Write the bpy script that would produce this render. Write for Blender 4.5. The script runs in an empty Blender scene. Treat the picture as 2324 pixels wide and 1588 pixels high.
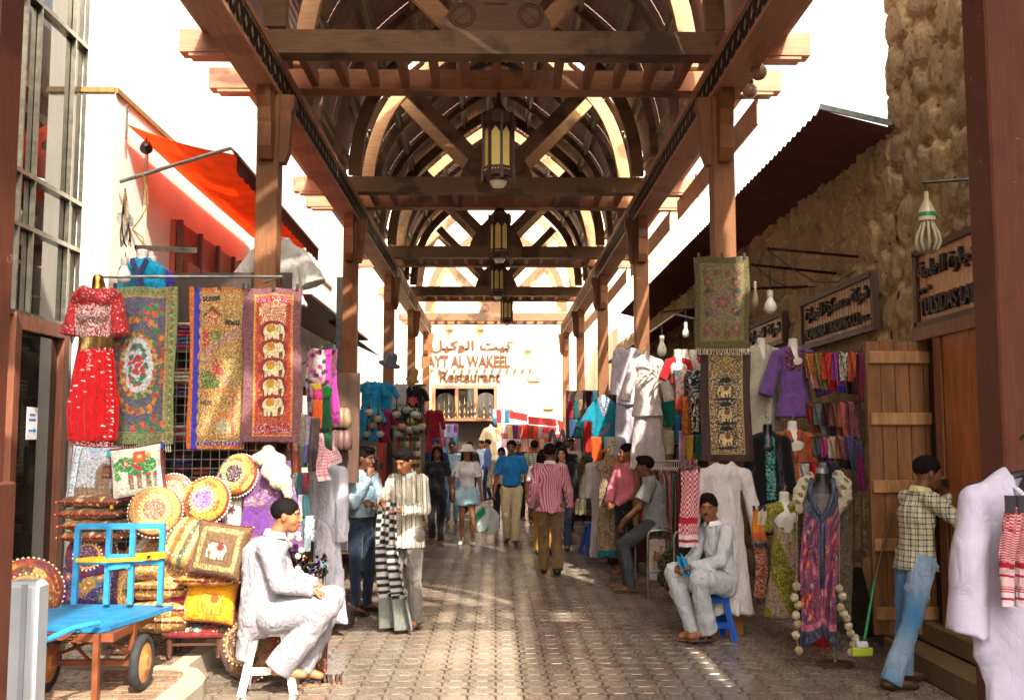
import bpy, math, random
import numpy as np
from mathutils import Matrix, Vector, Euler
R=math.radians; PI=math.pi
random.seed(7); rng=np.random.default_rng(7)
scene=bpy.context.scene; COL=scene.collection
# ---------- camera ----------
CH=1.78; F=2260.0; CX,CY=1162.0,793.8
TILT=R(5.13); YAW=R(-0.92)
cd=bpy.data.cameras.new('camera'); cam=bpy.data.objects.new('camera',cd); COL.objects.link(cam)
cd.sensor_width=36; cd.lens=36*F/2324; cd.clip_end=600; cd.clip_start=.05
cam.location=(0,0,CH); cam.rotation_euler=(PI/2+TILT,0,YAW); scene.camera=cam
# ---------- sky, sun, exposure ----------
SUN=Vector((-0.35,1.0,-1.0)).normalized()      # travel direction of the light
w=bpy.data.worlds.new("World"); scene.world=w; w.use_nodes=True
nt=w.node_tree; bg=nt.nodes['Background']; sky=nt.nodes.new('ShaderNodeTexSky')
sky.sky_type='NISHITA'; sky.sun_disc=False; sky.sun_elevation=math.asin(-SUN.z)
sky.sun_rotation=math.atan2(-SUN.x,-SUN.y); sky.air_density=1.0; sky.dust_density=5.0; sky.ozone_density=.6
hsv=nt.nodes.new('ShaderNodeHueSaturation'); hsv.inputs['Saturation'].default_value=.30; nt.links.new(sky.outputs[0],hsv.inputs['Color']); wm=nt.nodes.new('ShaderNodeMix'); wm.data_type='RGBA'; wm.blend_type='MULTIPLY'; wm.inputs[0].default_value=1; wm.inputs[7].default_value=(1.05,.98,.88,1); nt.links.new(hsv.outputs[0],wm.inputs[6]); nt.links.new(wm.outputs[2],bg.inputs[0]); bg.inputs[1].default_value=.15
sd=bpy.data.lights.new('sun','SUN'); sd.energy=2.4; sd.angle=R(.6); sd.color=(1,.92,.78)
so=bpy.data.objects.new('sun',sd); so.rotation_euler=SUN.to_track_quat('-Z','Y').to_euler(); so.location=(0,-10,30); COL.objects.link(so)
vs=scene.view_settings; vs.view_transform='Standard'; vs.look='None'; vs.gamma=1; vs.exposure=2.15
scene.cycles.max_bounces=8; scene.cycles.diffuse_bounces=5; scene.cycles.glossy_bounces=3
scene.cycles.sample_clamp_indirect=6; scene.cycles.transparent_max_bounces=8
try: scene.cycles.use_denoising=True
except Exception: pass
# ---------- pixel helpers (2324 wide view of the photograph) ----------
_Rm=Euler((PI/2+TILT,0,YAW)).to_matrix()
def ray(x,y): return _Rm@Vector(((x-CX)/F,-(y-CY)/F,-1))
def at(x,y,Y):
    d=ray(x,y); t=Y/d.y; return Vector((d.x*t,Y,CH+d.z*t))
def gnd(x,y,z=0):
    d=ray(x,y); t=(z-CH)/d.z; return Vector((d.x*t,d.y*t,z))
def atX(x,y,X):
    d=ray(x,y); t=X/d.x; return Vector((X,d.y*t,CH+d.z*t))
# ---------- colours ----------
def lin(c):
    return c/12.92 if c<=.04045 else ((c+.055)/1.055)**2.4
def hx(s):
    if not isinstance(s,str): return tuple(s)
    s=s.lstrip('#'); return tuple(lin(int(s[i:i+2],16)/255) for i in (0,2,4))
# ---------- object bookkeeping ----------
def tag(o,label=None,cat=None,group=None,kind=None):
    if label: o['label']=label
    if cat: o['category']=cat
    if group: o['group']=group
    if kind: o['kind']=kind
    return o
def thing(name,label,cat,loc=(0,0,0),rz=0,group=None,rot=None):
    o=bpy.data.objects.new(name,None); COL.objects.link(o); o.location=loc
    o.rotation_euler=rot if rot else (0,0,rz); o.empty_display_size=.1
    return tag(o,label,cat,group)
def copy_tree(o,parent=None):
    c=o.copy(); COL.objects.link(c); c.parent=parent
    if parent is not None: c.matrix_parent_inverse=o.matrix_parent_inverse.copy()
    for ch in o.children: copy_tree(ch,c)
    return c
# ---------- materials ----------
MATS={}
def newmat(n):
    m=bpy.data.materials.new(n); m.use_nodes=True; t=m.node_tree; return m,t,t.nodes['Principled BSDF'],t.nodes,t.links
def coord(t,scale=None,kind='Object'):
    tc=t.nodes.new('ShaderNodeTexCoord'); mp=t.nodes.new('ShaderNodeMapping'); t.links.new(tc.outputs[kind],mp.inputs[0])
    if scale: mp.inputs['Scale'].default_value=scale
    return mp.outputs[0]
def noise(t,vec,sc,det=3,rough=.55):
    n=t.nodes.new('ShaderNodeTexNoise'); n.inputs['Scale'].default_value=sc; n.inputs['Detail'].default_value=det
    n.inputs['Roughness'].default_value=rough; t.links.new(vec,n.inputs['Vector']); return n.outputs['Fac']
def ramp(t,fac,stops):
    r=t.nodes.new('ShaderNodeValToRGB'); t.links.new(fac,r.inputs[0]); e=r.color_ramp.elements
    while len(e)<len(stops): e.new(.5)
    for el,(p,c) in zip(e,stops):
        el.position=p; el.color=(*(c if hasattr(c,'__len__') else (c,c,c)),1)
    return r.outputs[0]
def mul(t,a,b,f=1.0,mode='MULTIPLY'):
    m=t.nodes.new('ShaderNodeMix'); m.data_type='RGBA'; m.blend_type=mode
    if isinstance(f,float): m.inputs[0].default_value=f
    else: t.links.new(f,m.inputs[0])
    for s,i in ((a,6),(b,7)):
        if isinstance(s,tuple): m.inputs[i].default_value=(*s,1)
        else: t.links.new(s,m.inputs[i])
    return m.outputs[2]
def bump(t,h,strength=.3,dist=.01,prev=None):
    b=t.nodes.new('ShaderNodeBump'); b.inputs['Strength'].default_value=strength; b.inputs['Distance'].default_value=dist
    t.links.new(h,b.inputs['Height'])
    if prev is not None: t.links.new(prev,b.inputs['Normal'])
    return b.outputs[0]
def attr(t):
    a=t.nodes.new('ShaderNodeAttribute'); a.attribute_name='col'; return a.outputs['Color']
def creases(t,v,amt,prev=None):
    out=prev
    for sc,st,k in ((5,(1,1,.45),1.0),(12,(1.2,1.2,.7),.5)):
        mp=t.nodes.new('ShaderNodeMapping'); mp.inputs['Scale'].default_value=st; mp.inputs['Rotation'].default_value=(.3,.5*k,.4); t.links.new(v,mp.inputs[0])
        n=t.nodes.new('ShaderNodeTexNoise'); n.inputs['Scale'].default_value=sc; n.inputs['Detail'].default_value=2; n.inputs['Distortion'].default_value=1.2; t.links.new(mp.outputs[0],n.inputs['Vector'])
        a=t.nodes.new('ShaderNodeMath'); a.operation='SUBTRACT'; t.links.new(n.outputs['Fac'],a.inputs[0]); a.inputs[1].default_value=.5
        b=t.nodes.new('ShaderNodeMath'); b.operation='ABSOLUTE'; t.links.new(a.outputs[0],b.inputs[0])
        c=t.nodes.new('ShaderNodeMath'); c.operation='POWER'; t.links.new(b.outputs[0],c.inputs[0]); c.inputs[1].default_value=.6
        out=bump(t,c.outputs[0],min(1,amt),.045*k,out)
    return out
def colmat(name,rough=.8,metal=0,nsc=6,lo=.75,hi=1.15,bsc=60,bst=.25,bd=.004,spec=.5,sheen=0,stretch=None,trans=0,coat=0,kind='Object',sub=0,crease=0):
    m,t,p,N,L=newmat(name)
    v=coord(t,stretch,kind); f=noise(t,v,nsc,4); f2=noise(t,v,bsc,3)
    c=mul(t,attr(t),ramp(t,f,[(.3,lo),(.7,hi)]))
    L.new(c,p.inputs['Base Color']); p.inputs['Roughness'].default_value=rough; p.inputs['Metallic'].default_value=metal
    p.inputs['Specular IOR Level'].default_value=spec
    if sheen: p.inputs['Sheen Weight'].default_value=sheen; p.inputs['Sheen Roughness'].default_value=.5
    if coat: p.inputs['Coat Weight'].default_value=coat
    if sub: p.inputs['Subsurface Weight'].default_value=sub; p.inputs['Subsurface Radius'].default_value=(.02,.008,.004)
    if trans:
        tr=N.new('ShaderNodeBsdfTranslucent'); L.new(c,tr.inputs[0]); mx=N.new('ShaderNodeMixShader'); mx.inputs[0].default_value=trans
        L.new(p.outputs[0],mx.inputs[1]); L.new(tr.outputs[0],mx.inputs[2]); L.new(mx.outputs[0],N['Material Output'].inputs[0])
    nb=bump(t,f2,bst,bd) if bst else None
    if crease: nb=creases(t,v,crease,nb)
    if nb is not None: L.new(nb,p.inputs['Normal'])
    MATS[name]=m; return m
colmat('cloth',.92,nsc=9,lo=.85,hi=1.08,bsc=240,bst=.35,bd=.002,sheen=.15,spec=.2,crease=.62)
colmat('pressed_cloth',.9,nsc=9,lo=.9,hi=1.06,bsc=240,bst=.3,bd=.002,sheen=.1,spec=.2,crease=.26)
colmat('thin_cloth',.9,nsc=7,lo=.88,hi=1.05,bsc=200,bst=.3,bd=.002,sheen=.1,spec=.2,trans=.3,crease=.6)
colmat('awning_cloth',.8,nsc=5,lo=.85,hi=1.1,bsc=120,bst=.2,bd=.002,spec=.2,trans=.6)
colmat('silk',.45,nsc=5,lo=.85,hi=1.1,bsc=150,bst=.2,bd=.002,crease=.8)
colmat('embroidery',.7,nsc=60,lo=.38,hi=1.12,bsc=170,bst=.8,bd=.004,sheen=.1,crease=.35)
colmat('skin',.5,nsc=14,lo=.85,hi=1.1,bsc=180,bst=.15,bd=.001,spec=.4,sub=.06)
colmat('hair',.8,spec=.15,nsc=50,lo=.6,hi=1.3,bsc=220,bst=.6,bd=.003,stretch=(1,1,.3))
colmat('fur',.95,nsc=40,lo=.6,hi=1.15,bsc=160,bst=1,bd=.012,sheen=.4)
colmat('plastic',.35,nsc=4,lo=.9,hi=1.05,bsc=30,bst=.05)
colmat('paint',.42,nsc=11,lo=.62,hi=1.12,bsc=40,bst=.2,bd=.002)
colmat('metal',.35,metal=.9,nsc=12,lo=.6,hi=1.1,bsc=60,bst=.15,bd=.002)
colmat('brass',.28,metal=1,nsc=16,lo=.45,hi=1.2,bsc=70,bst=.4,bd=.004)
colmat('rubber',.8,nsc=20,lo=.6,hi=1.2,bsc=60,bst=.3,bd=.003)
colmat('leather',.5,nsc=14,lo=.7,hi=1.15,bsc=90,bst=.3,bd=.003)
colmat('fine_wood',.5,nsc=5,lo=.65,hi=1.25,bsc=24,bst=.3,bd=.003,stretch=(6,6,.8))
colmat('plaster',.9,nsc=1.2,lo=.9,hi=1.05,bsc=35,bst=.3,bd=.006)
colmat('concrete',.85,nsc=3,lo=.75,hi=1.1,bsc=50,bst=.5,bd=.006)
colmat('ceramic',.15,nsc=4,lo=.95,hi=1.05,bsc=10,bst=0)
# wood of the arcade: stained in patches, long grain, pale scuffs
def woodmat(name,stretch,base_mul=1.0,dark=.38):
    m,t,p,N,L=newmat(name)
    v=coord(t); vs_=coord(t,stretch)
    g=noise(t,vs_,5,6,.6); patch=noise(t,v,1.6,4,.5); fine=noise(t,vs_,30,3)
    c=mul(t,attr(t),ramp(t,g,[(.25,.68*base_mul),(.75,1.22*base_mul)]))
    c=mul(t,c,ramp(t,patch,[(.40,(dark,dark*.95,dark*.9)),(.47,(1,1,1))]))
    sc=noise(t,v,9,5,.7); c=mul(t,c,(.55,.45,.36),ramp(t,sc,[(.66,0),(.74,.6)]),'MIX')
    L.new(c,p.inputs['Base Color']); p.inputs['Roughness'].default_value=.62; p.inputs['Specular IOR Level'].default_value=.35
    L.new(bump(t,fine,.35,.004),p.inputs['Normal']); MATS[name]=m; return m
woodmat('wood_z',(14,14,.9),1.0,.6); woodmat('wood_x',(.9,14,14),1.0,.42); woodmat('wood_y',(14,.9,14),1.0,.75)
def flat(name,c,rough=.5,emis=None,es=1,alpha=None,metal=0):
    m,t,p,N,L=newmat(name); p.inputs['Base Color'].default_value=(*hx(c),1); p.inputs['Roughness'].default_value=rough; p.inputs['Metallic'].default_value=metal
    if emis: p.inputs['Emission Color'].default_value=(*hx(emis),1); p.inputs['Emission Strength'].default_value=es
    if alpha is not None: p.inputs['Alpha'].default_value=alpha
    MATS[name]=m; return m
# ---------- mesh builder ----------
class MB:
    def __init__(s,col=(.8,.8,.8)):
        s.v=[];s.f=[];s.c=[];s.n=0;s.col=hx(col);s.M=Matrix.Identity(4);s.grpM=[]
    def push(s,M): s.grpM.append(s.M.copy()); s.M=s.M@M; return s
    def pop(s): s.M=s.grpM.pop()
    def add(s,vs,fs,col=None):
        vs=np.asarray(vs,dtype=float).reshape(-1,3)
        M=np.array(s.M); vs=vs@M[:3,:3].T+M[:3,3]
        c=np.asarray(hx(col) if isinstance(col,str) else (s.col if col is None else col),dtype=float)
        if c.ndim==1: c=np.tile(c,(len(vs),1))
        s.v.append(vs); s.c.append(c); b=s.n
        for f in fs: s.f.append(tuple(int(i)+b for i in f))
        s.n+=len(vs); return s
    def box(s,c,d,col=None,rot=None,taper=1.0,bev=0.0):
        x,y,z=d[0]/2,d[1]/2,d[2]/2
        if bev>0:
            b=min(bev,x*.9,y*.9,z*.9); P=[];Fs=[]
            pts=[]
            for sx in(-1,1):
                for sy in(-1,1):
                    for sz in(-1,1):
                        pts+= [(sx*x,sy*(y-b),sz*(z-b)),(sx*(x-b),sy*y,sz*(z-b)),(sx*(x-b),sy*(y-b),sz*z)]
            def I(sx,sy,sz,k): return (((sx+1)//2*2+(sy+1)//2)*2+(sz+1)//2)*3+k
            for a in(-1,1):
                q=[I(a,-1,-1,0),I(a,1,-1,0),I(a,1,1,0),I(a,-1,1,0)]; Fs.append(q if a>0 else q[::-1])
                q=[I(-1,a,-1,1),I(-1,a,1,1),I(1,a,1,1),I(1,a,-1,1)]; Fs.append(q if a>0 else q[::-1])
                q=[I(-1,-1,a,2),I(1,-1,a,2),I(1,1,a,2),I(-1,1,a,2)]; Fs.append(q if a>0 else q[::-1])
            for a in(-1,1):
                for e in(-1,1):
                    Fs.append([I(a,e,-1,0),I(a,e,-1,1),I(a,e,1,1),I(a,e,1,0)])
                    Fs.append([I(a,-1,e,0),I(a,-1,e,2),I(a,1,e,2),I(a,1,e,0)])
                    Fs.append([I(-1,a,e,1),I(-1,a,e,2),I(1,a,e,2),I(1,a,e,1)])
                    for g in(-1,1): Fs.append([I(a,e,g,0),I(a,e,g,1),I(a,e,g,2)])
            P=np.array(pts)
        else:
            P=np.array([(-x,-y,-z),(x,-y,-z),(x,y,-z),(-x,y,-z),(-x*taper,-y*taper,z),(x*taper,-y*taper,z),(x*taper,y*taper,z),(-x*taper,y*taper,z)])
            Fs=[(0,3,2,1),(4,5,6,7),(0,1,5,4),(1,2,6,5),(2,3,7,6),(3,0,4,7)]
        if rot is not None: P=P@np.array(Euler(rot).to_matrix()).T
        return s.add(P+np.array(c),Fs,col)
    def beam(s,a,b,w,h,col=None,up=(0,0,1)):     # rectangular bar a->b
        a=np.array(a,float);b=np.array(b,float);d=b-a;L=np.linalg.norm(d);d/=L
        u=np.array(up,float); sd_=np.cross(d,u)
        if np.linalg.norm(sd_)<1e-4: sd_=np.cross(d,(1,0,0))
        sd_/=np.linalg.norm(sd_);u=np.cross(sd_,d)
        P=[]
        for e in(a,b):
            for i,j in((-1,-1),(1,-1),(1,1),(-1,1)): P.append(e+sd_*w/2*i+u*h/2*j)
        return s.add(P,[(3,2,1,0),(4,5,6,7),(0,1,5,4),(1,2,6,5),(2,3,7,6),(3,0,4,7)],col)
    def rings(s,rs,col=None,closed=True,cap=True):
        n=len(rs[0]);m=len(rs);P=np.concatenate([np.asarray(r,float) for r in rs]);Fs=[]
        for i in range(m-1):
            for j in range(n if closed else n-1):
                k=(j+1)%n; Fs.append((i*n+j,i*n+k,(i+1)*n+k,(i+1)*n+j))
        if cap and closed:
            Fs.append(tuple(range(n))[::-1]); Fs.append(tuple(range((m-1)*n,m*n)))
        return s.add(P,Fs,col)
    def tube(s,pts,r,n=8,col=None,cap=True,up=None):
        P=[np.array(p,float) for p in pts]; m=len(P)
        rr=[r]*m if not hasattr(r,'__len__') else list(r)
        T=[]
        for i in range(m):
            d=P[min(i+1,m-1)]-P[max(i-1,0)]; T.append(d/(np.linalg.norm(d)+1e-12))
        u=np.array((0,0,1.)) if abs(T[0][2])<.9 else np.array((1.,0,0))
        u=u-T[0]*u.dot(T[0]);u/=np.linalg.norm(u); rs=[]
        for i in range(m):
            u=u-T[i]*u.dot(T[i]);u/=np.linalg.norm(u)+1e-12;v=np.cross(T[i],u)
            a=np.arange(n)*2*PI/n
            rs.append(P[i]+np.outer(np.cos(a)*rr[i],u)+np.outer(np.sin(a)*rr[i],v))
        return s.rings(rs,col,cap=cap)
    def lathe(s,prof,n=16,c=(0,0,0),col=None,axis=None,cap=True,cols=None):
        a=np.arange(n)*2*PI/n; rs=[]
        for r,z in prof: rs.append(np.stack([np.cos(a)*r,np.sin(a)*r,np.full(n,z)],1))
        if axis is not None:
            q=np.array(Vector((0,0,1)).rotation_difference(Vector(axis)).to_matrix()); rs=[x@q.T for x in rs]
        rs=[x+np.array(c) for x in rs]
        if cols is not None: col=np.repeat(np.array([hx(k) for k in cols]),n,0)
        return s.rings(rs,col,cap=cap)
    def ball(s,c,r,n=12,m=8,col=None,jit=0):
        r=(r,r,r) if not hasattr(r,'__len__') else r; rs=[]
        a=np.arange(n)*2*PI/n
        for i in range(m+1):
            t=PI*(i+.02)/(m+.04)-PI/2
            q=np.stack([np.cos(t)*np.cos(a)*r[0],np.cos(t)*np.sin(a)*r[1],np.full(n,np.sin(t)*r[2])],1)
            if jit: q*=1+jit*rng.uniform(-1,1,(n,1))
            rs.append(q+np.array(c))
        return s.rings(rs,col)
    def prism(s,poly,t,col=None,plane='xz',off=0):   # polygon in plane, extruded by t centred on off
        n=len(poly);P=[]
        for e in(-.5,.5):
            for a,b in poly:
                P.append({'xz':(a,off+e*t,b),'xy':(a,b,off+e*t),'yz':(off+e*t,a,b)}[plane])
        Fs=[tuple(range(n))[::-1],tuple(range(n,2*n))]+[(i,(i+1)%n,n+(i+1)%n,n+i) for i in range(n)]
        return s.add(P,Fs,col)
    def grid(s,fn,nu,nv,col=None,thick=0,wrapu=False):   # fn(U,V)->(P,(C))
        U,V=np.meshgrid(np.linspace(0,1,nu),np.linspace(0,1,nv),indexing='ij')
        r=fn(U,V); C=col
        if isinstance(r,tuple): r,C=r
        P=np.asarray(r).reshape(-1,3)
        if C is not None and not isinstance(C,str) and np.asarray(C).ndim>1: C=np.asarray(C).reshape(-1,3)
        I=np.arange(nu*nv).reshape(nu,nv); q=np.stack([I[:-1,:-1],I[1:,:-1],I[1:,1:],I[:-1,1:]],-1).reshape(-1,4)
        Fs=list(map(tuple,q))
        if thick:
            G=P.reshape(nu,nv,3); du=np.gradient(G,axis=0);dv=np.gradient(G,axis=1);nn=np.cross(du,dv);nn/=np.linalg.norm(nn,axis=-1,keepdims=True)+1e-12
            P2=(G-nn*thick).reshape(-1,3); n0=len(P); P=np.concatenate([P,P2]); Fs+= [tuple(x[::-1]+n0) for x in q]
            e=list(I[:,0])+list(I[-1,1:])+list(I[-2::-1,-1])+list(I[0,-2:0:-1])
            for i in range(len(e)):
                a,b=e[i],e[(i+1)%len(e)]; Fs.append((b,a,a+n0,b+n0))
            if C is not None and not isinstance(C,str) and np.asarray(C).ndim>1: C=np.concatenate([C,C])
        return s.add(P,Fs,C)
    def build(s,name,mat,parent=None,smooth=False,mats=None):
        me=bpy.data.meshes.new(name)
        V=np.concatenate(s.v) if s.v else np.zeros((0,3)); C=np.concatenate(s.c)
        me.from_pydata(V.tolist(),[],s.f)
        ca=me.color_attributes.new('col','FLOAT_COLOR','POINT')
        ca.data.foreach_set('color',np.concatenate([np.clip(C,0,1),np.ones((len(C),1))],1).astype(np.float32).ravel())
        me.materials.append(MATS[mat] if isinstance(mat,str) else mat)
        o=bpy.data.objects.new(name,me); COL.objects.link(o)
        if parent is not None: o.parent=parent
        if smooth:
            me.polygons.foreach_set('use_smooth',np.ones(len(me.polygons),dtype=bool))
            if smooth!='all':
                try: me.set_sharp_from_angle(angle=R(40 if smooth is True else smooth))
                except Exception: pass
        me.update(); return o
def single(mb,name,mat,label,cat,group=None,smooth=False,kind=None):
    return tag(mb.build(name,mat,None,smooth),label,cat,group,kind)
# ================= GROUND =================
def gridslab(): pass
m,t,p,N,L=newmat('paver')
v=coord(t); f=noise(t,v,1.1,4); f2=noise(t,v,38,4); f3=noise(t,v,.5,3)
c=mul(t,attr(t),ramp(t,f,[(.3,.75),(.7,1.2)])); c=mul(t,c,ramp(t,noise(t,v,9,6,.7),[(.35,.7),(.6,1.05)]))
L.new(c,p.inputs['Base Color']); L.new(ramp(t,mul(t,f3,f2,.4,'MIX'),[(.3,.16),(.7,.36)]),p.inputs['Roughness'])
p.inputs['Specular IOR Level'].default_value=.62
L.new(bump(t,f2,.05,.002),p.inputs['Normal']); MATS['paver']=m
mb=MB('#4a3c32'); mb.add([(-60,-20,-.012),(60,-20,-.012),(60,120,-.012),(-60,120,-.012)],[(0,1,2,3)]); tag(mb.build('ground','concrete'),kind='structure')
mb=MB(); PX,PY=.196,.19
VV=[];FF=[];CC=[];nb=0
XA,XB=-2.45,3.6
nx=int((XB-XA)/PX); ny=int(31/PY)
for j in range(ny):
    y=5.2+j*PY
    for i in range(nx):
        x=XA+i*PX
        tone=rng.uniform(.9,1.1); base=np.array(hx('#85786b'))*tone
        if rng.random()<.10: base=np.array(hx('#8c7869'))*tone
        tx,ty=rng.normal(0,.0025,2); z0=rng.normal(0,.0006)
        for kind in (0,1):
            if kind==0:
                a,b,q=PX/2-.0045,PY/2-.003,.052; cx,cy=x,y
                pts=[(-a,-b+q),(-a+q,-b),(a-q,-b),(a,-b+q),(a,b-q),(a-q,b),(-a+q,b),(-a,b-q)]
            else:
                a=.041;cx,cy=x+PX/2,y+PY/2; pts=[(-a,0),(0,-a),(a,0),(0,a)]; base=base*.9; 
            n=len(pts)
            for k,(u,w_) in enumerate(pts): VV.append((cx+u,cy+w_,-.008)); CC.append(base*.75)
            for k,(u,w_) in enumerate(pts): VV.append((cx+u*.955,cy+w_*.955,z0+u*tx*3+w_*ty*3)); CC.append(base)
            for k in range(n): FF.append((nb+k,nb+(k+1)%n,nb+n+(k+1)%n,nb+n+k))
            FF.append(tuple(range(nb+n,nb+2*n))); nb+=2*n
mb.add(VV,FF,np.array(CC)); tag(mb.build('paving','paver'),kind='structure')
# left shop forecourt: raised brick paving with a rounded kerb
KZ=.15
mb=MB('#8f7a68'); VV=[];FF=[];CC=[]
def fore(x0,x1,y0,y1,z,bx=.21,by=.105,name='forecourt_paving'):
    mb=MB();VV=[];FF=[];CC=[];nb=0;j=0;y=y0
    while y<y1:
        x=x0-(bx/2 if j%2 else 0)
        while x<x1:
            a,b=max(x,x0)+.003,min(x+bx,x1)-.003; 
            if b-a>.02:
                c=np.array(hx('#a0856f'))*rng.uniform(.75,1.15)
                zz=z+rng.normal(0,.001)
                P=[(a,y+.003,z-.01),(b,y+.003,z-.01),(b,y+by-.003,z-.01),(a,y+by-.003,z-.01)]+[(a+.003,y+.006,zz),(b-.003,y+.006,zz),(b-.003,y+by-.006,zz),(a+.003,y+by-.006,zz)]
                VV+=P;CC+=[c]*8;FF+=[(nb,nb+1,nb+5,nb+4),(nb+1,nb+2,nb+6,nb+5),(nb+2,nb+3,nb+7,nb+6),(nb+3,nb,nb+4,nb+7),(nb+4,nb+5,nb+6,nb+7)];nb+=8
            x+=bx
        y+=by;j+=1
    mb.add(VV,FF,np.array(CC)); return tag(mb.build(name,'paver'),kind='structure')
fore(-3.98,-2.14,4.2,7.3,KZ)
fore(-3.98,-2.36,7.45,9.3,KZ)
mb=MB('#b5a692')
prof=[(0,-.01),(0,KZ-.03),(.03,KZ+.004),(.15,KZ+.004),(.15,-.01)]
path=[(-2.0,4.2),(-2.0,7.0),(-2.03,7.2),(-2.10,7.33),(-2.22,7.42),(-2.4,7.45),(-3.98,7.45)]
rs=[]
for i,(x,y) in enumerate(path):
    a=path[max(i-1,0)];b=path[min(i+1,len(path)-1)];d=np.array((b[0]-a[0],b[1]-a[1]));d/=np.linalg.norm(d);nrm=np.array((-d[1],d[0]))
    rs.append([(x+nrm[0]*u,y+nrm[1]*u,z) for u,z in prof])
mb.rings(rs[::-1]); mb.box((-2.29,8.4,KZ/2),(.13,1.9,KZ+.01)); tag(mb.build('kerb','concrete',smooth=30),kind='structure')
mb=MB('#6b5a4e').box((-3.1,8.4,KZ/2-.03),(1.6,2.0,KZ-.05)); mb.box((-3.1,5.8,KZ/2-.03),(1.9,3.2,KZ-.05)); tag(mb.build('forecourt_bed','concrete'),kind='structure')

# ================= COVERED WALKWAY =================
S=4.95; YA0=8.85-S; W=1.98
GZ0,GZ1=4.78,5.14
arc=thing('covered_walkway','long timber arcade with pointed arch roof trusses over the market street','arcade',(0,0,CH*(1-1.1))); arc.scale=(1.1,1.1,1.1)
CW='#8a5a38'; CB='#6f4a33'
def part(mb,name,mat,par=arc,smooth=False): return mb.build(name,mat,par,smooth)
AY=[3.78]+[8.55+4.9*k for k in range(5)]       # A trusses; B trusses .9 behind
GAP=.9
def pointed(w,h,z0,n=18):
    # pointed arch, circular arcs centred beyond the middle; returns pts from left spring to apex
    c=(h*h-w*w)/(2*w); Rr=w+c; a1=math.atan2(h,c); pts=[]
    for i in range(n+1):
        a=a1*i/n; t=i/n; x=c-Rr*math.cos(a); z=Rr*math.sin(a)
        q=min(1,max(0,(t-.35)/.65)); xm=-w*.78; zm=h*.52     # upper part flattens toward a straight rafter
        xs=-w*.80*(1-q); zs_=h*.50+(h*.5)*q
        k=.45*q*(1-q)*4
        pts.append((x*(1-k)+xs*k,z0+z*(1-k)+zs_*k))
    return pts
APEX=2.55; SPR=5.26
def column(k,s):
    x=s*W; y=AY[k]
    b=MB(CW if k!=0 else ('#5e3020' if s<0 else '#5e3020')); b.box((x,y,GZ0/2+.05),(.19,.19,GZ0-.1),bev=.008)  # nearest columns coloured darker to stand for the shade on them
    col=part(b,'column','wood_z')
    q=MB(CW)
    for (dx,dy) in ((0,-1),(0,1),(-s,0)):
        L_=.20 if dy else .12
        pr=[(.095,-.0),(.095+L_,-.0),(.095+L_,-.10),(.095+L_*.78,-.17),(.095+L_*.78,-.27),(.095+L_*.72,-.30),(.095+L_*.66,-.50),(.095+L_*.35,-.60),(.095,-.60)]
        if dy: q.prism([(y+dy*a,GZ0-.004+b_) for a,b_ in pr],.115,plane='yz',off=x)
        else: q.prism([(x+dx*a,GZ0-.004+b_) for a,b_ in pr],.115,plane='xz',off=y)
    q.build('capital','wood_z',col)
    if k!=1:
        MB('#5a2f22').box((x,y,.81),(.26,.26,1.62),bev=.01).build('plinth','wood_z',col)
for k in range(6):
    for s in(-1,1): column(k,s)
# girders with fretwork strip
for s in(-1,1):
    g=MB('#a8765a'); g.box((s*(W+.03),(AY[0]-6+AY[5]+1.3)/2,GZ0+.02),(.24,AY[5]+7.3-AY[0],.04))
    g.box((s*(W+.03),(AY[0]-6+AY[5]+1.3)/2,GZ1-.03),(.22,AY[5]+7.3-AY[0],.06)); g.box((s*(W+.05),(AY[0]-6+AY[5]+1.3)/2,(GZ0+GZ1)/2),(.12,AY[5]+7.29-AY[0],.30))
    go=part(g,'girder','wood_y')
    x=s*(W-.055); f=MB('#a58464'); f.box((x-s*.0,(6.0+AY[5]+1.2)/2,(GZ0+GZ1)/2-.005),(.02,AY[5]-4.8,.29)); y=6.4
    zc=(GZ0+GZ1)/2-.01; xx=x-s*.012
    while y<AY[5]+1.2:
        near=y<19; st=.10 if near else .2
        k_=int(y/st)%2; dk='#1e130c'  # dark bars stand in for the shade inside cut-through slots
        for q in range(3 if near else 1):
            yy=y+q*.033; sl=.045 if k_ else -.045
            f.beam((xx,yy-sl,zc-.10),(xx,yy+sl,zc+.0),.012,.012,col=dk,up=(1,0,0)); f.beam((xx,yy+sl,zc+.01),(xx,yy-sl*.4,zc+.10),.012,.010,col=dk,up=(1,0,0))
        y+=st
    f.build('fretwork','wood_y',go)
def arch_rib(y,w,h,depth,thick,name,colr,zs=SPR,seg=True):
    b=MB(colr)
    o=pointed(w+depth,h+depth*1.1,zs); i=pointed(w,h,zs)
    for sx in(1,-1):
        poly=[(sx*a,z) for a,z in o]+[(sx*a,z) for a,z in i[::-1]]
        n=len(o)
        for q in range(n-1):
            P=[(sx*o[q][0],o[q][1]),(sx*o[q+1][0],o[q+1][1]),(sx*i[q+1][0],i[q+1][1]),(sx*i[q][0],i[q][1])]
            if q%6==5: # joint line: thin gap
                P[1]=(P[1][0]*.995+P[0][0]*.005,P[1][1])
            b.prism(P,thick,plane='xz',off=y)
    return part(b,name,'wood_x')
TH={'A':.215,'B':.20}
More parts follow.
